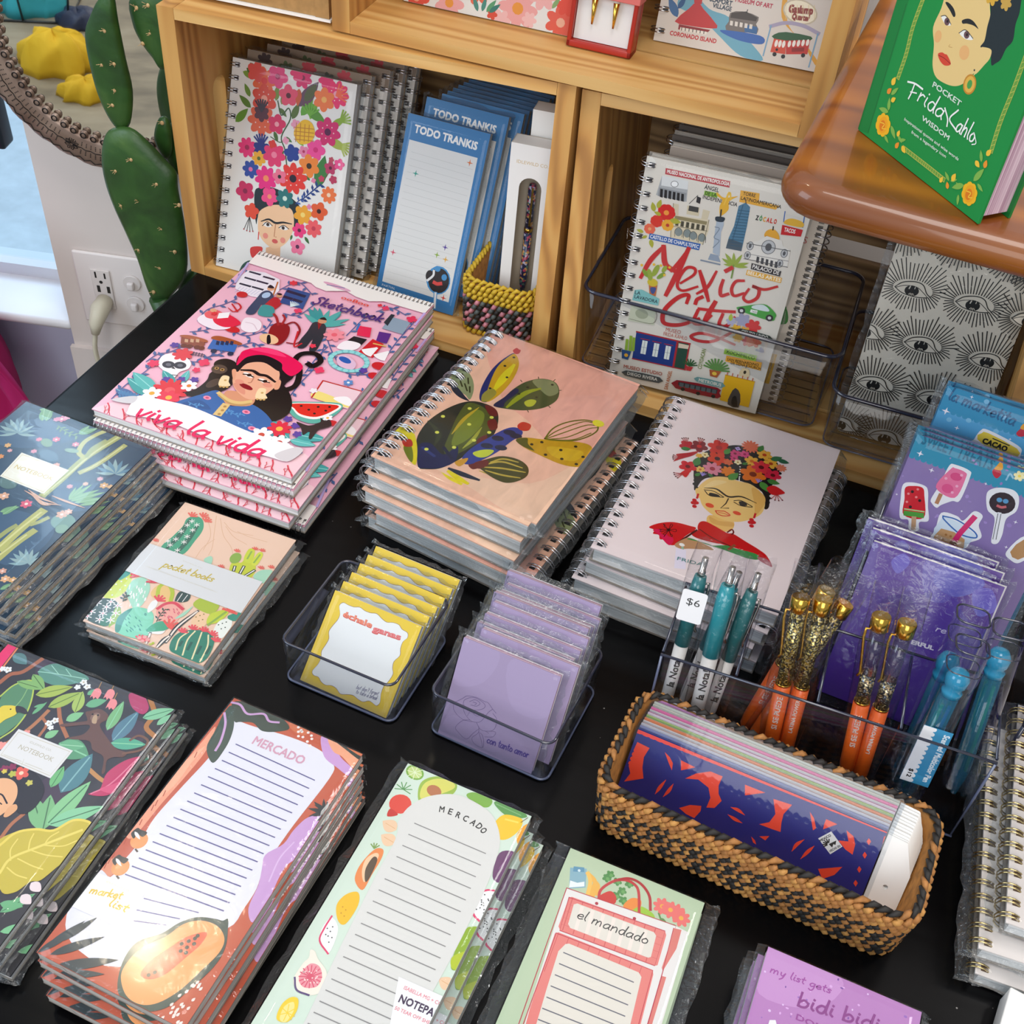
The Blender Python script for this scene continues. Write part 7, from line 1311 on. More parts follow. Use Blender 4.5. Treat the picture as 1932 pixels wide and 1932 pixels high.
# ================================================================ upper crate and crate top
def low_lean(BL, BR, z0, tilt, H, frame):
    """leaning page whose top lies above the picture: bottom corners (crop px) and length -> matrix, W, corners in the photo"""
    A_, B_ = at(*px(frame, [BL])[0], z0), at(*px(frame, [BR])[0], z0); yaw = math.degrees(math.atan2(B_.y-A_.y, B_.x-A_.x)); W = (B_-A_).length
    m, q = lean_world(A_, yaw, tilt, W, H); return m, W, q
m, W, q = low_lean((300, 2), (880, 128), .3092, 12, .20, 'C'); t = .012
A = Art(W, H := .20, q, FR['C'], '#e9e2d8')
for x, y, r_, c, cc, n_ in ((345, -10, 55, '#e2503a', '#f0a080', 6), (460, 10, 62, '#eda6a0', '#e8953a', 7), (700, 30, 80, '#eda49c', '#e8953a', 8), (850, 80, 62, '#e4604a', '#f0b090', 7), (560, -40, 60, '#e46a4a', None, 7), (790, -20, 60, '#f0b0a8', '#d9803a', 7), (640, 70, 40, '#f0b8b0', None, 6), (400, 60, 36, '#f0b4aa', None, 6), (610, 50, 22, '#d9503a', None, 5), (740, 70, 30, '#f2bcb4', None, 6), (870, 20, 40, '#e2503a', None, 6), (480, -60, 50, '#e4604a', None, 6), (700, -70, 60, '#eda6a0', '#e8953a', 7)): A.fl(x, y, r_, n_, c, cc)
for x0, y0, x1, y1, c in ((560, 40, 545, -15, '#4f8a7a'), (575, 40, 590, -10, '#4f8a7a'), (590, 42, 625, 0, '#5f9a6a'), (600, 44, 640, 15, '#3f7a6a'), (820, 30, 850, -10, '#8aa86a'), (660, 85, 620, 95, '#7aa06a'), (520, 70, 500, 45, '#7aa06a')): A.leaf(x0, y0, x1, y1, .16, c)
nb = book('floral_notebook', 'white notebook with coral flowers standing in the upper crate', 'notebook', front(m, t), W, H, t, A, pages='pages_grey', back='greyboard')
sleeve(nb, W, H, t, .002, seed=61, side_over=.004, amp=.001)
m, W, q = low_lean((1175, 140), (1768, 258), .3092, 14, .15, 'C'); t = .010
A = Art(W, .15, q, FR['C'], '#d8d0c6')
A.poly('1370,30 1440,60 1500,130 1560,210 1480,195 1400,120 1340,60 1260,20 1300,-40', '#6fa9bd', True).poly('1640,-60 1625,60 1680,130 1700,150 1740,225 1770,245 1720,170 1650,90 1645,0', '#dda23e', True)
A.poly('1250,75 1300,30 1330,5 1350,30 1400,90 1380,100 1300,90', '#c23a3a', True, 2).poly('1320,-30 1350,-25 1345,15 1318,10', '#c23a3a').poly('1265,85 1375,105 1360,118 1262,103', '#8f2a2e').poly('1270,95 1365,112 1360,122 1268,106', '#e8e0d4')
for i in range(7): A.st([(1275+i*13, 97+i*2), (1274+i*13, 106+i*2)], 3, '#3a3a3a')
A.text('CORONADO ISLAND', 1232, 122, 1395, 152, '#c23438', 16, .02).text('SEAPORT', 1372, 3, 1450, 22, '#3a4a5a', 18, .02).text('VILLAGE', 1382, 25, 1448, 40, '#3a4a5a', 16, .02).text('MUSEUM OF ART', 1462, 5, 1592, 30, '#b83a50', 16, .02)
A.poly('1445,45 1490,40 1545,60 1535,85 1540,115 1430,105 1440,75', '#77706a', True, 2).poly('1450,45 1500,40 1540,62 1535,75 1445,62', '#4c4642').poly('1495,85 1540,95 1538,120 1495,112', '#3f6a9a').poly('1410,105 1550,125 1555,155 1470,140', '#3f68ae', True).st('1502,45 1506,34', 3, '#333')
for i in range(5): A.poly([(1445+i*17, 72+i*3), (1455+i*17, 74+i*3), (1453+i*17, 90+i*3), (1443+i*17, 88+i*3)], '#dcd6cc')
A.ell(1690, 42, 66, 42, '#c9bda4', -8).ell(1690, 42, 60, 37, '#efe6cc', -8).text('Gaslamp', 1648, 42, 1734, 50, '#8f3a34', 26, .04).text('Quarter', 1660, 66, 1722, 74, '#8f3a34', 20, .04)
for i in range(6): A.st([(1640+i*20, 18), (1640+i*20, 68)], 2, '#dcc99a')
A.st('1585,92 1640,80 1700,90 1755,118', 13, '#a8a0b8').st('1588,90 1560,195', 5, '#7aa6c4').st('1752,118 1720,235', 5, '#7aa6c4')
A.poly('1600,120 1640,112 1728,128 1725,142 1700,150 1598,135', '#2f5a3a', True, 2).poly('1598,135 1640,142 1638,190 1585,182', '#d1503a').poly('1640,142 1725,140 1715,190 1640,190', '#c23a34').poly('1660,168 1705,166 1703,180 1660,182', '#8f2a28')
for i in range(3): A.ell(1606+i*13, 152+i*1.5, 6, 13, '#efe9e0')
for i in range(5): A.ell(1652+i*16, 154-i*1.2, 6, 12, '#efe9e0')
A.dots('1600,190 1630,198 1700,194', 8, '#26262a').dots('1608,174', 5, '#222').leaf(1260, 60, 1230, -10, .2, '#3f6a9a').leaf(1262, 30, 1290, -10, .2, '#2f5a8a')
holes(A, 'left', 8, .15, W)
nb = book('city_notebook', 'spiral notebook with trolley and red roofed island drawings, in the upper crate', 'notebook', front(m, t), W, .15, t, A, pages='pages_grey', wire='left', wn=8, wr=.008, pmat='print')
# red gift box with two gold tipped pens
m, W, q = low_lean((868, 158), (1092, 208), .3092, 8, .16, 'C'); t = .022
M['red_box'] = plain('red_box_card', '#a8281a', .35); M['coral'] = plain('coral_sleeve', '#d9706a', .5); M['satin'] = plain('white_satin_inlay', '#dcd8d4', .5)
gb = thing('pen_gift_box', 'red gift box with white inlay and coral sleeve, in the upper crate', 'box', front(m, t))
mb = MB(); mb.box((-W/2, 0, 0), (W/2, .16, .004), bev=.001); mb.box((-W/2, 0, .004), (-W/2+.004, .16, t), bev=.001); mb.box((W/2-.004, 0, .004), (W/2, .16, t), bev=.001); mb.box((-W/2, 0, .004), (W/2, .006, t), bev=.001); mb.build('tray', M['red_box'], gb)
mb = MB(); mb.box((-W/2+.0045, .0065, .0045), (W/2-.0045, .155, t-.006)); mb.build('inlay', M['satin'], gb)
mb = MB(); mb.box((-W/2-.0012, .046, -.0012), (W/2+.0012, .16, t+.0012), bev=.0008); mb.build('sleeve_band', M['coral'], gb)
for sx, nm in ((-.010, 'left'), (.010, 'right')):
    gp_ = thing('gold_pen', 'gold tipped pen at the %s side inside the red gift box' % nm, 'pen', front(m, t) @ Matrix.Translation((sx, .022, t-.003)), 'gold tipped pens in the red gift box')
    mb = MB(); mb.lathe([(.0009, 0), (.0016, .008), (.0030, .022)], 12, 0, fy); mb.build('tip', M['gold'], gp_)
    mb = MB(); mb.lathe([(.0032, .0222), (.0034, .1)], 12, 0, fy); mb.build('barrel', M['satin'], gp_)
# brown fibreboard box on the left crate
M['mdf'] = plain('fibreboard', '#a9814e', .8, noise_amt=.12, nscale=140)
bx = thing('fibreboard_box', 'brown fibreboard box with a staple, on top of the left crate', 'box', flat_mat(crC.O+Vector((-.006, .012, 0)), R(1.5), .2985))
mb = MB(); mb.box((-.17, -.003, 0), (0, .15, .0022)); mb.build('white_sheet', M['white_card'], bx, None)
mb = MB(); mb.box((-.168, 0, .0025), (-.016, .006, .06)); mb.build('front_panel', M['mdf'], bx)
mb = MB(); mb.box((-.016, -.0012, .0025), (-.002, .010, .06)); mb.box((-.168, .012, .0025), (-.002, .148, .058)); mb.build('corner_block', M['mdf'], bx)
mb = MB(); mb.tube([(-.026, -.0008, .018), (-.026, -.0008, .032)], .0005, 4); mb.build('staple', M['wire_dark'], bx)

# ================================================================ green book on the corner shelf
A_, B_ = at(*px('E', [(710, 965)])[0], zs+.0015), at(*px('E', [(1590, 1660)])[0], zs+.0015); W = (B_-A_).length; H = .172; t = .026
m, q = lean_world(A_, math.degrees(math.atan2(B_.y-A_.y, B_.x-A_.x)), .5, W, H)
A = Art(W, H, q, FR['E'], '#0b8a3c')
A.poly('710,965 780,990 1080,0 1000,-30', '#087a34').st('775,985 1060,30', 5, '#066329', False)
A.poly('1320,60 1260,200 1265,330 1255,480 1280,570 1350,620 1420,638 1480,620 1540,560 1640,480 1690,380 1680,60 1660,-120 1500,-200 1380,-120', '#e8c682', True).poly('1560,560 1660,440 1690,370 1640,350 1590,480', '#e8c682', True)
A.poly('1660,-100 1685,80 1660,200 1640,300 1610,350 1680,370 1690,480 1720,470 1760,440 1800,360 1850,300 1870,180 1905,60 1910,-200 1700,-260', '#1d2a2e', True).poly('1610,360 1640,350 1690,370 1680,430 1640,480 1570,550 1590,450', '#e8c682', True)
A.poly('1350,20 1375,20 1410,60 1425,110 1410,125 1385,80', '#1e2224', True).poly('1475,150 1520,138 1560,160 1595,215 1560,190 1510,175 1478,175', '#1e2224', True)
A.poly('1320,125 1350,120 1390,185 1350,180', '#f0ece4', True).ell(1362, 160, 26, 24, '#6a4a4e').dots('1365,158', 10, '#221a1c').poly('1455,245 1500,225 1555,290 1500,290', '#f0ece4', True).ell(1508, 258, 26, 24, '#6a4a4e').dots('1510,257', 10, '#221a1c').st('1318,120 1355,118 1392,180', 5, '#222').st('1450,245 1500,222 1555,285', 5, '#222')
A.poly('1295,400 1325,388 1345,400 1365,410 1390,475 1345,485 1310,450', '#d5452e', True).st('1300,410 1340,430 1388,473', 4, '#7c1a14').st('1385,330 1375,345 1400,352', 4, '#c99a5a').ell(1295, 270, 34, 40, '#e8b070').ell(1490, 390, 46, 46, '#e8b070')
X, Y = A.P(1530, 625); A.lell(X, Y, 58*A.sc, 66*A.sc, '#c8862a').lell(X, Y, 46*A.sc, 54*A.sc, '#e2b04a').lell(X, Y, 22*A.sc, 30*A.sc, '#4a9a4a'); A.dots('1565,520', 7, '#3a3a3a')
A.fl(1700, -30, 60, 6, '#d9a83a').fl(1800, 20, 50, 6, '#caa04a').fl(1760, -90, 60, 6, '#d9a83a')
for s_ in ('1000,575 1060,400 1110,200 1190,-20', '1690,1120 1760,900 1860,650 1960,380', '1040,1095 1150,1180 1240,1250 1340,1330'):
    A.st(s_, 34, '#b7b84e'); A.st(s_, 24, '#6a9a3c'); p = [tuple(map(float, k.split(','))) for k in s_.split()]; P = crom(p, 12)
    for i in range(0, len(P)-2, 2): d = (P[i+1]-P[i]).normalized(); n_ = Vector((-d.y, d.x, 0))*12; A.st([tuple((P[i]-n_)[:2]), tuple((P[i+1]+n_)[:2])], 3, '#c9c85a', False)
for x, y in ((890, 925), (1530, 1435)):
    for i in range(8): a = i*.785; A.ell(x+34*math.cos(a), y+52*math.sin(a), 30, 36, '#efb41c')
    A.ell(x, y, 48, 62, '#eda318').ell(x-5, y+5, 30, 40, '#dd7a14').st([(x-20, y-20), (x+10, y-5), (x-8, y+25), (x+20, y+30)], 7, '#f2c53a')
for x0, y0, x1, y1 in ((930, 830, 860, 800), (930, 820, 940, 720), (950, 930, 980, 1030), (900, 1000, 930, 1060), (950, 700, 1005, 650), (1010, 1040, 1060, 1035), (1000, 1000, 1030, 1060), (1560, 1340, 1640, 1250), (1590, 1360, 1630, 1420), (1490, 1370, 1400, 1390), (1450, 1440, 1440, 1520), (1380, 1340, 1350, 1270), (1390, 1340, 1440, 1330), (1620, 1200, 1615, 1110), (1450, 1370, 1430, 1350)): A.leaf(x0, y0, x1, y1, .18, '#7fb04a')
for x0, y0, x1, y1, c in ((955, 630, 985, 570, '#f0c03a'), (920, 690, 955, 655, '#e88a2a'), (950, 750, 985, 725, '#f0c03a'), (995, 1010, 1015, 965, '#f0c03a'), (980, 1095, 1010, 1055, '#ea922a'), (1030, 1080, 1055, 1135, '#f0c03a'), (1310, 1350, 1335, 1310, '#f0c03a'), (1370, 1400, 1365, 1345, '#ea922a'), (1400, 1340, 1430, 1285, '#f0c03a'), (1655, 1150, 1695, 1110, '#f0c03a'), (1575, 1190, 1605, 1240, '#f0c03a'), (1640, 1245, 1660, 1185, '#ea922a')): A.leaf(x0, y0, x1, y1, .32, c)
A.text('POCKET', 1255, 640, 1462, 790, '#d5e4d2', 38, .012).text('WISDOM', 1175, 885, 1375, 1040, '#d5e4d2', 34, .014)
A.st('1075,605 1130,620 1185,660', 13, '#f0f2ea').st('1125,625 1100,690 1080,730', 12, '#f0f2ea').st('1095,680 1140,690', 9, '#f0f2ea').hand('rida', 1140, 740, 1330, 890, 62, 11, '#f0f2ea', .1).st('1350,800 1370,880 1365,935', 12, '#f0f2ea').st('1450,815 1385,880 1430,960', 12, '#f0f2ea').hand('ahlo', 1425, 965, 1560, 1060, 60, 11, '#f0f2ea', .1).st('1570,1000 1580,1060 1550,1070', 7, '#f0f2ea')
A.text('Inspirational quotes and wise words', 1048, 890, 1448, 1190, '#d9e6d4', 22, .008).text('from a legendary icon', 1100, 985, 1355, 1170, '#d9e6d4', 22, .008)
gb = book('pocket_book', 'green hardcover pocket book standing on the glossy wooden corner shelf', 'book', front(m, t), W, H, t, A, pages='pages_pink', cov=.002, inset=.003, back='green_cloth', pmat='print_matte') if M.setdefault('green_cloth', plain('green_book_cloth', '#0b7a36', .45)) else None
mb = MB(); mb.box((-W/2-.0018, 0, 0), (-W/2-.00002, H, t), bev=.0006); mb.build('spine', M['green_cloth'], gb)
# ================================================================ clear pen organiser at the right
FLo, FRo = at(1247, 1231, .1), at(1885, 1438, .1); oy = math.atan2(FRo.y-FLo.y, FRo.x-FLo.x); oW = (FRo-FLo).length; oD = .074; oH = .1
om_ = flat_mat(Vector((FLo.x, FLo.y, 0)), oy, .0002)
og = thing('pen_organiser', 'clear acrylic pen organiser with four compartments, behind the straw basket', 'organiser', om_)
def panel(name, a, b, edge=True):
    m = MB(); m.box(a, b); o = m.build(name, M['acrylic'], og)
    if edge:
        (x0, y0, z0), (x1, y1, z1) = a, b; m = MB(); z = z1+.0004
        m.tube([((x0+x1)/2 if x1-x0 < .01 else x0, (y0+y1)/2 if y1-y0 < .01 else y0, z), ((x0+x1)/2 if x1-x0 < .01 else x1, (y0+y1)/2 if y1-y0 < .01 else y1, z)], .0011, 6); e = m.build('polished_edge', M['acrylic_edge'], o)
panel('front_wall', (0, 0, .003), (oW, .0025, oH-.004)); panel('back_wall', (0, oD-.0025, .003), (oW, oD, oH))
for i, f in enumerate((0, .232, .478, .722, 1)):
    x = min(max(f*oW, .00125), oW-.00125); panel('side_wall' if f in (0, 1) else 'divider', (x-.00125, .0026, .003), (x+.00125, oD-.0026, oH-.002))
m = MB(); m.box((0, 0, 0), (oW, oD, .0028)); m.build('floor', M['acrylic'], og)
m = MB()
for x in (.001, oW-.001): m.tube([(x, .0005, .002), (x, .0005, oH-.004)], .0010, 6)
m.tube([(0, 0, .0015), (oW, 0, .0015)], .0010, 6); m.build('corner_edges', M['acrylic_base'], og)

M['teal'] = plain('teal_pen_plastic', '#17909a', .3, coat=.4); M['teal_dark'] = plain('deep_teal_plastic', '#1a6f72', .3, coat=.4); M['penwhite'] = plain('white_pen_plastic', '#e3ded6', .35)
M['orange'] = plain('orange_pen_plastic', '#e8631a', .3, coat=.3); M['glitter'] = speckle('gold_glitter_liquid', ['#2a2410', '#b89a3a', '#5a4a18', '#e6d27a', '#3a3414', '#8a7426', '#1e1a0c', '#cfc08a'], 900, .25, .6)
M['glitter_dark'] = speckle('dark_glitter_liquid', ['#1d1a16', '#8a7a5a', '#3a332a', '#d9c99a', '#26221c', '#5a6a7a', '#16130f', '#b89a6a'], 900, .25, .6); M['chrome'] = plain('silver_metal', '#c4bdb6', .2, 1.0)
M['clear_barrel'] = clear('clear_barrel_plastic', '#e0e0e4', .14, .03)
def pen_frame(ptop, plow, fr, y1, y2, L):
    """pen axis seen through two picture points at two depths -> matrix with z up the pen, -y to the viewer"""
    (a, b) = px(fr, [ptop, plow]); T = at_y(*a, y1); B = at_y(*b, y2); z = (T-B).normalized(); y = Vector((0, 1, 0)); y = (y-z*y.dot(z)).normalized(); x = y.cross(z)
    m = Matrix((x, y, z)).transposed().to_4x4(); m.translation = T-z*L; return m
def wrap_text(name, parent, txt, z0, z1, r, col, bold=.012, up=True):
    vs, ts = font_tris(txt, bold); mn = min(v[0] for v in vs); mx_ = max(v[0] for v in vs); k = (z1-z0)/(mx_-mn); mb = MB(); ink = []
    per = max(1, len(vs)//(5 if bold else 1)); r0 = r
    for vi, v in enumerate(vs):
        r = r0+2e-5*(vi//per); u, w_ = (v[0]-mn)*k, (v[1]-.36)*k
        if not up: u, w_ = (z1-z0)-u, -w_
        a = -PI/2-w_/r; mb.v.append((r*math.cos(a), r*math.sin(a), z0+u)); ink.append(hx(col))
    for t_ in ts: mb.face(t_)
    return mb.build(name, M['print'], parent, ink)
M['pen_film'] = clear('pen_sleeve_film', '#f8f8f9', .09, .1, wrinkle=.8, wscale=110)
def pen_sleeve(parent, z0, z1, w_, seed):
    rnd = random.Random(seed); mb = MB(); rings = []; n = 10
    for k in range(9):
        z = z0+(z1-z0)*k/8; f = 1.0 if z < .135 else .9; rings.append([(w_*f*math.cos(2*PI*j/n)+rnd.uniform(-.0012, .0012), .0085*f*(1 if z < .14 else .35)*math.sin(2*PI*j/n)+rnd.uniform(-.0008, .0008), z+(rnd.uniform(-.004, .004) if k == 8 else 0)) for j in range(n)])
    loft(mb, rings, 0, False, False); return mb.build('cello_sleeve', M['pen_film'], parent)
def clip(parent, z0, z1, r, mat, ang=0.0, bulge=.002):
    mb = MB(); c, s_ = math.cos(ang), math.sin(ang); P = []
    for z, d in ((z1, r-.001), (z1+.001, r+bulge), (z1-.006, r+bulge+.0006), (z0+.008, r+.0012), (z0, r+.0004), (z0-.003, r+.0022)): P.append((c*d, s_*d, z))
    mb.tube(P, .0011, 6); return mb.build('clip', M[mat], parent)
def teal_pen(label, m, col='teal', seed=0, sticker=False, fat=1.0):
    th = thing('teal_pen', label, 'pen', m, 'teal and white pens in the organiser')
    mb = MB(); mb.lathe([(.0006, 0), (.0012, .006), (.0030*fat, .016), (.0048*fat, .026), (.0053*fat, .072)], 18); mb.build('barrel', M['penwhite'], th)
    mb = MB(); mb.lathe([(.0056*fat, .0722), (.0057*fat, .12), (.0044*fat, .132)], 18); mb.build('upper_barrel', M[col], th)
    mb = MB(); mb.lathe([(.0030, .1322), (.0030, .136), (.0024, .137), (.0024, .147)], 12); mb.build('clicker', M['chrome'], th)
    clip(th, .088, .126, .0054*fat, 'chrome', .1)
    wrap_text('lettering', th, 'la Nota!', .036, .062, .0054*fat+.0001, '#2a2a2a', .01)
    pen_sleeve(th, .002, .160, .0105, seed)
    if sticker:
        mb = MB(); ink = []; a = Art(.0185, .026, None, base='#eceaea'); a.text('$6', .0045, .014, .0145, .014, '#3a3a3a', .006); mb.prism([(p[0], p[1]) for p in rrect(-.00925, 0, .00925, .026, .002)], 0, .0002, fn=lambda x, y, z: (x, -.0112-z, y+.098)); ink += [hx('#eceaea')]*len(mb.v); k = len(mb.v); a.into(mb, ink, .0002)
        for i in range(k, len(mb.v)): p = mb.v[i]; mb.v[i] = (p[0], -.0112-p[2], p[1]+.098)
        mb.build('price_sticker', M['print'], th, ink)
    return th
def orange_pen(label, m, txt='SI SE PUEDE', full=True, seed=0, group='orange glitter pens in the organiser'):
    th = thing('orange_pen', label, 'pen', m, group)
    mb = MB(); mb.lathe([(.0006, -.006), (.0020, -.002), (.0050, .004), (.0058, .012), (.0060, .068)], 18); mb.build('barrel', M['orange'], th)
    mb = MB(); mb.lathe([(.0059, .0682), (.0059, .0700)], 18); mb.build('gold_band', M['gold'], th)
    mb = MB(); mb.lathe([(.0052, .0702), (.0054, .131 if full else .094)], 16); mb.build('glitter_chamber', M['glitter' if full else 'glitter_dark'], th)
    if not full: mb = MB(); mb.lathe([(.0055, .0945), (.0055, .131)], 16); mb.build('clear_chamber', M['clear_barrel'], th)
    mb = MB(); mb.lathe([(.0062, .1312), (.0068, .132), (.0068, .1422), (.0062, .143)], 18); mb.build('cap', M['gold'], th)
    clip(th, .094, .131, .0056, 'gold', PI+.3, .003)
    wrap_text('lettering', th, txt, .031, .060, .00605, '#efe6d8', .012); pen_sleeve(th, .002, .168, .0110, seed); return th
teal_pen('teal and white pen with the six dollar price sticker', pen_frame((450, 290), (170, 1290), 'Q', .612, .574, .147), 'teal_dark', 1, True)
teal_pen('fat bright teal and white pen, front of its compartment', pen_frame((655, 360), (400, 1370), 'Q', .604, .566, .147), 'teal', 2, fat=1.12)
teal_pen('marbled teal and white pen at the right of its compartment', pen_frame((850, 410), (520, 1340), 'Q', .616, .578, .147), 'teal_dark', 3)
teal_pen('teal and white pen behind the fat bright teal pen', pen_frame((705, 400), (290, 1350), 'Q', .622, .592, .147), 'teal', 4)
orange_pen('orange pen with full glitter barrel, left of the front pair', pen_frame((1175, 590), (960, 1610), 'Q', .600, .566, .1425), 'SI SE PUEDE', True, 5)
orange_pen('orange pen with full glitter barrel, right of the front pair', pen_frame((1345, 610), (1080, 1640), 'Q', .606, .568, .1425), '', True, 6) if False else orange_pen('orange pen with full glitter barrel, right of the front pair', pen_frame((1345, 610), (1080, 1640), 'Q', .606, .568, .1425), 'LATINA POWER', True, 6)
orange_pen('orange glitter pen leaning far left behind the front pair', pen_frame((1372, 540), (800, 1480), 'Q', .622, .590, .1425), 'SI SE PUEDE', True, 7)
orange_pen('orange glitter pen leaning left with its gold cap at the right', pen_frame((1510, 640), (900, 1530), 'Q', .622, .582, .1425), 'LATINA POWER', True, 8)
orange_pen('orange pen with half clear barrel, left one of two', pen_frame((498, 330), (240, 1440), 'S', .600, .566, .1425), 'SI SE PUEDE', False, 9)
orange_pen('orange pen with half clear barrel, right one of two', pen_frame((695, 380), (345, 1480), 'S', .604, .566, .1425), 'LATINA POWER', False, 10)
# multicolour pens in clear boxes
M['aqua'] = clear('aqua_plastic', '#4fbcdc', .14, .05, haze=.22); M['aqua_solid'] = plain('aqua_bulb', '#2f9cc0', .15, coat=.6)
M['case_plastic'] = clear('clear_case_plastic', '#f1f3f6', .1, .03)
def pen_case(label, label2, m, L, s_, off, pen_top, bulb='aqua_solid', refills=('#2a3f9a', '#1a1a1e', '#2f8f5a', '#d9b52e'), wrap=True):
    g = 'clear cases of multicolour pens'
    th = thing('pen_case', label, 'case', m, g); mb = MB(); h = s_/2
    ring = lambda k, z: [(x, y, z) for x, y in rrect(-k, -k, k, k, .006, 4)]
    loft(mb, [ring(h, 0), ring(h, L)], 0, True, False); mb.build('case_body', M['case_plastic'], th)
    mb = MB(); mb.tube(ring(h, L), .0008, 5, 0, True); mb.tube(ring(h, L-.018), .0005, 5, 0, True); mb.build('case_rim', M['acrylic_edge'], th)
    p = thing('multicolour_pen', label2, 'pen', m @ Matrix.Translation(off), 'multicolour pens in clear cases')
    mb = MB(); T_ = pen_top; mb.lathe([(.002, T_-.135), (.005, T_-.12), (.0062, T_-.11), (.0066, T_-.022)], 18); mb.build('body', M['aqua'], p)
    for i, c in enumerate(refills): mb = MB(); a = i*PI/2-.8; mb.tube([(.0036*math.cos(a), .0036*math.sin(a), T_-.11), (.0036*math.cos(a), .0036*math.sin(a), T_-.030)], .0013, 6); mb.build('refill', plain('refill_ink', c, .4), p)
    mb = MB(); mb.lathe([(.0070, T_-.022), (.0074, T_-.018), (.0056, T_-.0155), (.0080, T_-.012), (.0082, T_-.006), (.0055, T_-.001), (.002, T_)], 18); mb.build('faceted_top', M[bulb], p)
    if wrap:
        W_, H_ = .0205, .052; a = Art(W_, H_, None, base='#3a8fb8'); a.poly([(-.001, 0), (.0075, 0), (.0075, H_), (-.001, H_)], '#e9e9ea')
        for i in range(12): a.lell(-W_/2+.0075, .002+i*.0044, .0018, .0018, '#e9e9ea')
        a.text('Scented Multicolor Pen', .0152, H_-.003, .0152, .004, '#e8f1f4', .0042, .02).text('$12', .0035, .012, .0035, .004, '#2a2a2a', .003, .02)
        mb = MB(); ink = []; mb.box((-W_/2, 0, 0), (W_/2, H_, .0003)); ink += [hx('#3a8fb8')]*len(mb.v); a.into(mb, ink, .0003)
        mb.v = [(x, -h-.0004-z, y+.022) for x, y, z in mb.v]; mb.build('paper_label', M['print'], th, ink)
pen_case('clear pen case with the blue price label, in the right compartment', 'multicolour pen with aqua top in the labelled case', pen_frame((1190, 560), (720, 1560), 'S', .592, .562, .140), .140, .0225, (0, 0, 0), .119)
pen_case('clear pen case behind the labelled case', 'multicolour pen in the rear case, top hidden by the labelled case', pen_frame((1195, 330), (760, 1300), 'S', .622, .596, .148), .148, .0225, (-.003, 0, 0), .112, refills=('#2f8f5a', '#17606a'), wrap=False)
pen_case('clear pen case at the far right end of the organiser', 'multicolour pen with yellow and green refills in the far right case', pen_frame((1475, 430), (1110, 1500), 'S', .612, .584, .142), .142, .0225, (-.001, 0, 0), .124, refills=('#d9c02e', '#2f8f3a', '#c9b52e', '#2f6f3a'), wrap=False)

# ================================================================ stickers and purple cards behind the organiser
t = .0035; H = .197; W = .118
m, q = lean_world((.1075, .708, .0035), -7.5, 15.5, W, H)
A = Art(W, H, q, FR['J'], '#8d78ac'); A.lp([(-W/2, H-.0185), (W/2, H-.0185), (W/2, H), (-W/2, H)], '#2f8fae'); rnd = random.Random(8)
for i in range(26): A.lell(-W/2+W*(i+.5)/26, H-.0185, W/52, .0022, '#2f8fae', n=10)
for i in range(40): A.ell(480+rnd.random()*830, 560+rnd.random()*620, rnd.uniform(4, 16), rnd.uniform(4, 14), rnd.choice(['#9a82bd', '#a48cc6', '#957abb']))
def spark(x, y, r_):
    X, Y = A.P(x, y); r_ *= A.sc; A.lp([(X+(r_ if i % 2 == 0 else r_*.3)*math.cos(PI*i/4), Y+(r_ if i % 2 == 0 else r_*.3)*math.sin(PI*i/4)) for i in range(8)], '#efeaf2')
for x, y, r_ in ((665, 562, 22), (738, 668, 18), (525, 1000, 16), (1275, 1000, 14), (1085, 755, 10), (515, 822, 9), (930, 930, 9), (905, 500, 12), (1215, 1160, 12)): spark(x, y, r_)
A.text('SWEET TREATS', 668, 495, 1120, 668, '#1f6a88', 74, .015)
A.poly('1130,665 1165,655 1185,690 1155,720 1130,695', '#c2233a', True).poly('1140,660 1155,640 1185,610 1195,650 1180,668', '#e8a02e', True)
A.poly('555,760 610,745 690,765 715,800 715,900 718,990 660,1000 655,1050 610,1062 590,1040 588,985 535,970 540,850', '#eceaec', True).poly('570,780 620,768 680,780 692,830 688,972 560,955 565,850', '#cc1f2c', True).poly('560,925 690,942 688,975 558,957', '#4f9a3c').st('565,915 690,933', 8, '#a8d08a').st('625,972 622,1040', 28, '#c9a07a', False).dots('615,805 662,862 602,902', 10, '#2a1416').dots('590,818 580,870 640,840 650,790', 8, '#e88a8a')
A.poly('850,640 890,632 980,670 985,710 920,860 870,865 800,890 770,908 740,880 735,850 790,760', '#eceaec', True).poly('860,660 890,655 952,680 958,715 885,845 765,775', '#e8739c', True).ell(895, 710, 34, 26, '#d94a80').ell(840, 785, 34, 30, '#dd5588').st('795,825 772,875', 24, '#b5805a', False).dots('830,720 900,770 930,700 870,810', 9, '#f2a8c4')
A.poly('1090,820 1130,785 1200,780 1270,800 1298,850 1280,930 1215,980 1190,1080 1160,1135 1120,1130 1130,1060 1140,970 1095,920', '#eceaec', True).ell(1190, 878, 74, 70, '#35262a').ell(1172, 858, 16, 15, '#5a9ac4').ell(1212, 866, 16, 15, '#5a9ac4').st('1160,895 1185,905 1210,902', 16, '#c9666a').st('1172,945 1140,1108', 22, '#e6e4e8', False).st('1162,945 1130,1108', 4, '#555', False).st('1182,948 1150,1110', 4, '#555', False)
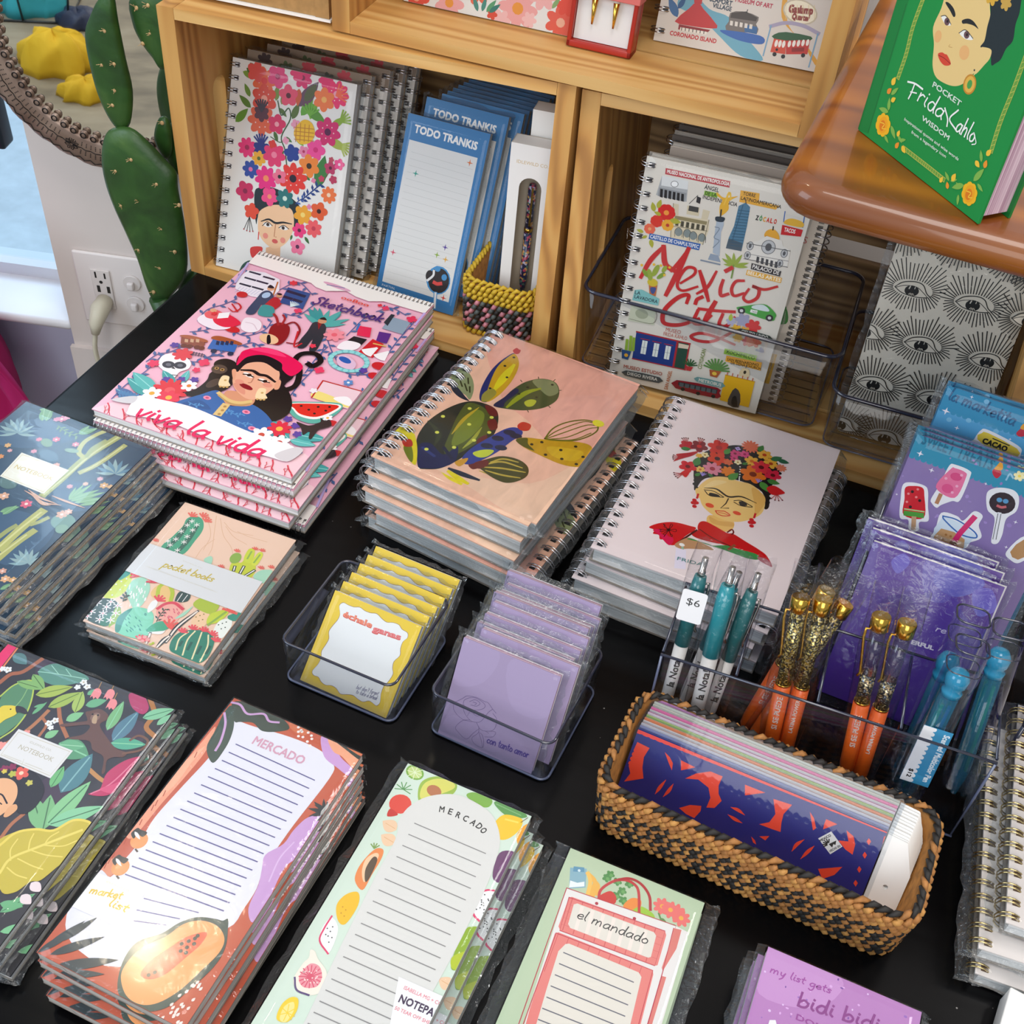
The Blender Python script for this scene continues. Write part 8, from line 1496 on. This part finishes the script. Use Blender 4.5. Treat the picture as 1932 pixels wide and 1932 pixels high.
A.poly('800,940 900,960 940,990 1010,930 1065,960 1040,1020 1055,1100 960,1140 920,1200 700,1170 760,1050', '#eceaec', True).poly('815,960 1020,1080 1000,1110 905,1200 740,1140', '#d3e0ea', True, 2).poly('800,1040 950,1110 900,1200 745,1150', '#c89a6a', True, 2).st('810,960 900,985 1010,1060 1020,1100 920,1075 820,985 812,960', 9, '#3a6ab0').st('1010,970 920,1070 850,1170', 34, '#d9336e', False).poly('860,1120 900,1130 880,1160 850,1150', '#7a4a2a', True).dots('830,1080 860,1090 810,1110 900,1150', 8, '#a87440')
A.poly('1215,1190 1330,1090 1400,1180 1300,1260 1240,1240', '#eceaec', True).poly('1240,1190 1330,1110 1390,1180 1290,1240', '#b98a5a', True, 2).fl(1300, 705, 34, 6, '#f2e6a8', '#f0d03a').st('1215,730 1240,690 1260,720', 10, '#8fc4dc')
nb = thing('sticker_sheet', 'purple sweet treats sticker sheet in a clear sleeve, front of the holder', 'stickers', front(m, t), 'sticker sheets at the right')
card('sheet', nb, W, H, .0004, t, A, mat='print_gloss', rad=.008); sleeve(nb, W, H, t, .003, seed=71, side_over=.007, top_over=.002, amp=.0006)
for k in (1, 2): copy_thing(nb, front(back_shift(m, .0048*k, 15.5, -.001*k, .001), t), 'purple sticker sheet hidden just behind the front one' if k == 1 else 'purple sticker sheet third from the front')
A2 = at(*px('J', [(790, 90)])[0], .20); m2, q2 = lean_world((.120, .742, .0035), -7.5, 15.5, W, H+.023)
# slide so that the printed corner stands where the blue sheet shows
A = Art(W, H+.023, q2, FR['J'], '#5aa4d0'); A.lp([(-W/2, H+.0035), (W/2, H+.0035), (W/2, H+.023), (-W/2, H+.023)], '#2f8fb8')
for i in range(26): A.lell(-W/2+W*(i+.5)/26, H+.0035, W/52, .0022, '#2f8fb8', n=10)
for x, y, r_ in ((830, 290, 26), (900, 398, 16), (995, 200, 12), (1240, 470, 10)): spark(x, y, r_)
for x, y in ((975, 350), (850, 345), (1150, 420), (1090, 230), (1200, 330)): A.ell(x, y, 16, 15, '#7fbcdc')
A.hand('la marketita', 840, 212, 1265, 385, 40, 11, '#1f5f8a', .05).poly('1280,430 1315,400 1340,420 1330,450 1295,452', '#c2233a', True).poly('1305,400 1330,370 1345,410', '#e8a02e', True)
A.poly('1010,470 1050,415 1100,410 1290,510 1310,560 1260,600 1000,500', '#eceaec', True).poly('1030,470 1060,430 1100,430 1285,530 1290,580 1200,600', '#e6c94a', True, 2).text('CACAO', 1058, 490, 1215, 550, '#2a2a24', 34, .03).st('1130,465 1235,510', 7, '#3a3a30')
nb = thing('sticker_sheet', 'light blue market sticker sheet behind the purple one', 'stickers', front(m2, t), 'sticker sheets at the right')
card('sheet', nb, W, H+.023, .0004, t, A, mat='print_gloss', rad=.008); sleeve(nb, W, H+.023, t, .003, seed=73, side_over=.006, top_over=.002, amp=.0006)
copy_thing(nb, front(back_shift(m2, .0048, 15.5, -.001, .001), t), 'light blue sticker sheet, rearmost in the holder')
# purple cards
W, H, t = .102, .135, .0028
m, q = lean_world((.1005, .647, .0035), -6, 27, W, H)
A = Art(W, H, q, FR['J'], '#55359a'); 
for p_, c in (('430,1060 600,1150 640,1300 500,1500 380,1400', '#5a3596'), ('700,1250 900,1300 850,1500 700,1480', '#5c48a8'), ('900,1280 1290,1420 1200,1700 950,1600', '#5a2f8e'), ('780,1300 950,1290 1080,1400 900,1480 760,1400', '#5f55b4'), ('420,1500 600,1480 640,1700 380,1700', '#47288a'), ('480,1250 560,1200 600,1260 520,1330', '#6c5cc0'), ('1000,1450 1120,1430 1150,1560 1030,1600', '#6a58b8')): A.poly(p_, c, True)
A.hand('re', 760, 1695, 830, 1716, 22, 6, '#cfc4e6', .2).text('ERFUL', 605, 1778, 750, 1820, '#e6e0f0', 28, .03).lp([(-W/2, H-.0012), (W/2, H-.0012), (W/2, H), (-W/2, H)], '#d9d0c4').lp([(W/2-.0012, 0), (W/2, 0), (W/2, H), (W/2-.0012, H)], '#cfc4c4')
nb = thing('greeting_card', 'purple marbled card in cellophane, front one behind the organiser', 'card', front(m, t), 'purple cards behind the organiser')
card('card_front', nb, W, H, .0004, t, A, mat='print_gloss', rad=.003); sleeve(nb, W, H, t, .003, seed=75, side_over=.006, top_over=.004, amp=.0012, mats=('cello', 'cello_edge'))
copy_thing(nb, front(back_shift(m, .007, 27, -.004, .004), t), 'purple marbled card second behind the organiser'); copy_thing(nb, front(back_shift(m, .013, 27, -.010, .006), t), 'purple marbled card rearmost behind the organiser')
# clear holder round the sheets
hd = thing('card_holder', 'clear acrylic card holder with the sticker sheets and purple cards', 'holder', Matrix.Translation((.099, .64, .0002)) @ Matrix.Rotation(R(-6.5), 4, 'Z'))
m = MB(); m.box((0, .0, 0), (.146, .14, .0025)); m.build('base', M['acrylic'], hd)
for x in (-.0028, .1462):
    m = MB(); m.prism([(0, 0), (.14, 0), (.15, .15), (.13, .15), (0, .06)], x, x+.0026, fn=lambda a, b, c: (c, a, b)); s_ = m.build('side_wall', M['acrylic'], hd)
    m = MB(); m.tube([(x+.0013, 0, .06), (x+.0013, .13, .15), (x+.0013, .15, .15)], .0018, 5); m.tube([(x+.0013, 0, .0), (x+.0013, 0, .06)], .0018, 5); m.build('polished_edge', M['acrylic_edge'], s_)
m = MB(); m.box((0, .142, 0), (.146, .1445, .15)); m.build('back_wall', M['acrylic'], hd)
# ================================================================ straw basket with folded paper banners
qb = px('T', [(330, 65), (1850, 690), (1715, 1285), (138, 560)]); zb = .060
o, ang, W, D = frame_flat(qb, zb)
bmx = flat_mat(o, ang, .0006)
basket('straw_basket', 'long tan and black straw basket holding paper banner packs', bmx, W-.002, D-.002, zb-.003, 15, .0064, lambda j, i, rn: (0 if (i+j) % 3 else 1) if j > 10 else (2 if (i+2*j) % 4 < 2 else (0 if rn.random() < .75 else 1)) if j > 0 else 1, ['jute', 'jute_l', 'jute_b'], ['jute_b', 'jute_b', 'jute_b', 'jute'], r=.016, taper=.004, rad=.0026)
TLw = bmx @ Vector((-.1040, .060, .052)); yaw = math.degrees(ang)+1.2; Wp = .1845; tilt = 37; Hp = (.0526-.0052)/math.cos(R(tilt)); t = .0010
ex = Vector((math.cos(R(yaw)), math.sin(R(yaw)), 0)); bk = Vector((-ex.y, ex.x, 0)); u = Vector((0, 0, 1))*math.cos(R(tilt))+bk*math.sin(R(tilt))
m, q = lean_world(TLw-u*Hp, yaw, tilt, Wp, Hp)
A = Art(Wp, Hp, q, FR['T'], '#17237c'); A.STEP = 2e-6
A.poly('270,265 1575,795 1566,822 265,300', '#ee4034')
P0, P1 = (290, 318), (1545, 828)
for i in range(38): f = (i+.5)/38; A.ell(P0[0]+(P1[0]-P0[0])*f, P0[1]+(P1[1]-P0[1])*f, 14, 11, '#17237c')
for p_ in ('320,365 380,395 352,440 345,490 350,545 255,560 285,520 275,470 295,420', '455,415 480,440 495,470 490,505 475,470', '535,455 605,490 535,505', '555,545 610,520 680,510 740,535 720,580 720,620 735,655 700,690 660,688 680,640 670,590 620,550', '525,690 580,675 635,680 632,705 600,740 560,720', '850,575 950,615 850,628', '990,645 1082,675 1040,720 1030,760 1025,808 985,795 920,770 970,760 1000,720', '880,830 900,850 905,870 890,860', '920,830 970,828 950,850', '1170,710 1190,740 1200,790 1185,800', '1250,745 1305,770 1235,795 1240,770', '1350,800 1385,830 1393,870 1380,920 1345,895 1310,850 1360,855', '1210,990 1270,985 1330,980 1290,1020 1230,1040', '1535,830 1560,830 1545,880 1520,930 1505,945 1520,900'): A.poly(p_, '#f3482f', False)
for s_ in ('410,618 430,590 458,555', '450,632 475,605 495,575', '785,688 815,700 845,722', '770,725 800,745 832,762', '1083,900 1105,870 1138,848', '1127,938 1160,905 1188,880'): A.st(s_, 17, '#f3482f', taper=.9)
for x, y in ((1460, 855), (1440, 922), (1413, 992), (1395, 1060)): A.poly([(x, y-16), (x+11, y), (x, y+18), (x-11, y)], '#f3482f')
for i in range(7): A.st([(300-i*8, 410+i*22), (288-i*8, 418+i*22)], 8, '#17237c')
A.poly('1210,840 1275,805 1330,880 1270,918', '#e6e4e2').text('MEXICO', 1222, 858, 1276, 828, '#222', 12, .02).text('HECHO EN', 1270, 908, 1322, 880, '#222', 11, .02)
for i in range(6): a = R(150+i*25); A.st([(1262+8*math.cos(a), 868+8*math.sin(a)), (1262+28*math.cos(a), 868+24*math.sin(a))], 6, '#1c1c1c', False)
A.poly('1262,868 1300,850 1296,872 1285,868 1280,885', '#1c1c1c')
M['banner_card'] = M['white_card']
def pack(label, mm, art, base, first=None):
    th = thing('banner_pack', label, 'banner pack', mm, 'paper banner packs in the straw basket')
    card('paper_banner', th, Wp, Hp, 0, t, art, base, 'print')
    mb = MB(); mb.prism([(Wp/2+.001, .000), (Wp/2+.0235, 0), (Wp/2+.0245, Hp*.6), (Wp/2+.015, Hp-.002), (Wp/2+.001, Hp-.001)], .0002, .0009, holes=[[(Wp/2+.012+.0018*math.cos(i*.7), .022+.0018*math.sin(i*.7)) for i in range(9)]]); mb.build('header_card', M['white_card'], th)
    mb = MB(); mb.box((-Wp/2-.002, 0, t+.0002), (Wp/2+.004, Hp+.002, t+.0004)); mb.build('clear_pouch', M['cello_flat'], th); return th
pack('blue and red paper banner pack at the front of the basket', front(m, t), A, '#17237c')
protos = {}
cols = ['#3a3f8a', '#8a8fb8', '#c9c3c9', '#e6b8a8', '#d9d2d0', '#e8804a', '#d9d0c8', '#a8c46a', '#e0c8d4', '#e05aa8', '#d9d2cf', '#e86aa0', '#e8d0dc', '#d8d4c0', '#cfccc0', '#d0cec2', '#d88ac0', '#ded8d8']
words = ['second', 'third', 'fourth', 'fifth', 'sixth', 'seventh', 'eighth', 'ninth', 'tenth', 'eleventh', 'twelfth', 'thirteenth', 'fourteenth', 'fifteenth', 'sixteenth', 'seventeenth', 'eighteenth', 'rearmost']
for k, c in enumerate(cols):
    Am = Art(Wp, Hp, None, base=c)
    for i in range(40): Am.lell(-Wp/2+Wp*(i+.5)/40, Hp-.0035, .0014, .0012, '#f0ece8' if i % 2 else c, n=6)
    pack('paper banner pack, %s from the front of the basket' % words[k], front(back_shift(m, .0013*(k+1), tilt, .0002*k, .0006*(k % 3)+.0002*k), t), Am, c)
# ================================================================ gold wire notebooks at the lower right
zt = .046; t = .013; BLp = px('U', [(482, 1345)])[0]; TLp = px('U', [(548, 200)])[0]
B_ = at(*BLp, zt); T_ = at(*TLp, zt); ey = (T_-B_).normalized(); ex = Vector((ey.y, -ey.x, 0)); H = .19; W = .135; ang = math.atan2(ex.y, ex.x); o = B_+ex*W/2
A = Art(W, H, None, base='#e3d9d2'); holes(A, 'left', 17, H, W, '#6a5648')
LAB = 'cream notebook with gold wire binding at the right edge, '
nb = book('gold_wire_notebook', LAB+'top one', 'notebook', flat_mat(o, ang, zt-t), W, H, t, A, group='gold wire notebooks', wire='left', wn=17, wr=.0085, wmat='wire_gold', pmat='print')
sleeve(nb, W, H, t, .006, seed=81, side_over=.012)
stack(nb, o, ang, [.0175, .0015], [(-.014, -.014, 1.5), (-.006, -.026, -1)], [LAB+'middle one', LAB+'lowest one'], H)
cp = at(1905, 1912, .01)
wc = thing('white_box', 'plain white box corner at the bottom right edge', 'box', flat_mat(cp, R(-12), .0003)); mb = MB(); mb.box((-.006, -.06, 0), (.08, .012, .02), bev=.001); mb.build('box_body', M['white_card'], wc)
# warm shop bulb whose glint shows on the papaya pad
gp0 = at(280, 1795, .053); dr = (gp0-CAM).normalized(); dr.z = -dr.z; spot_bulb('shop_spot_bulb', gp0+dr*2.6, 10, .05)
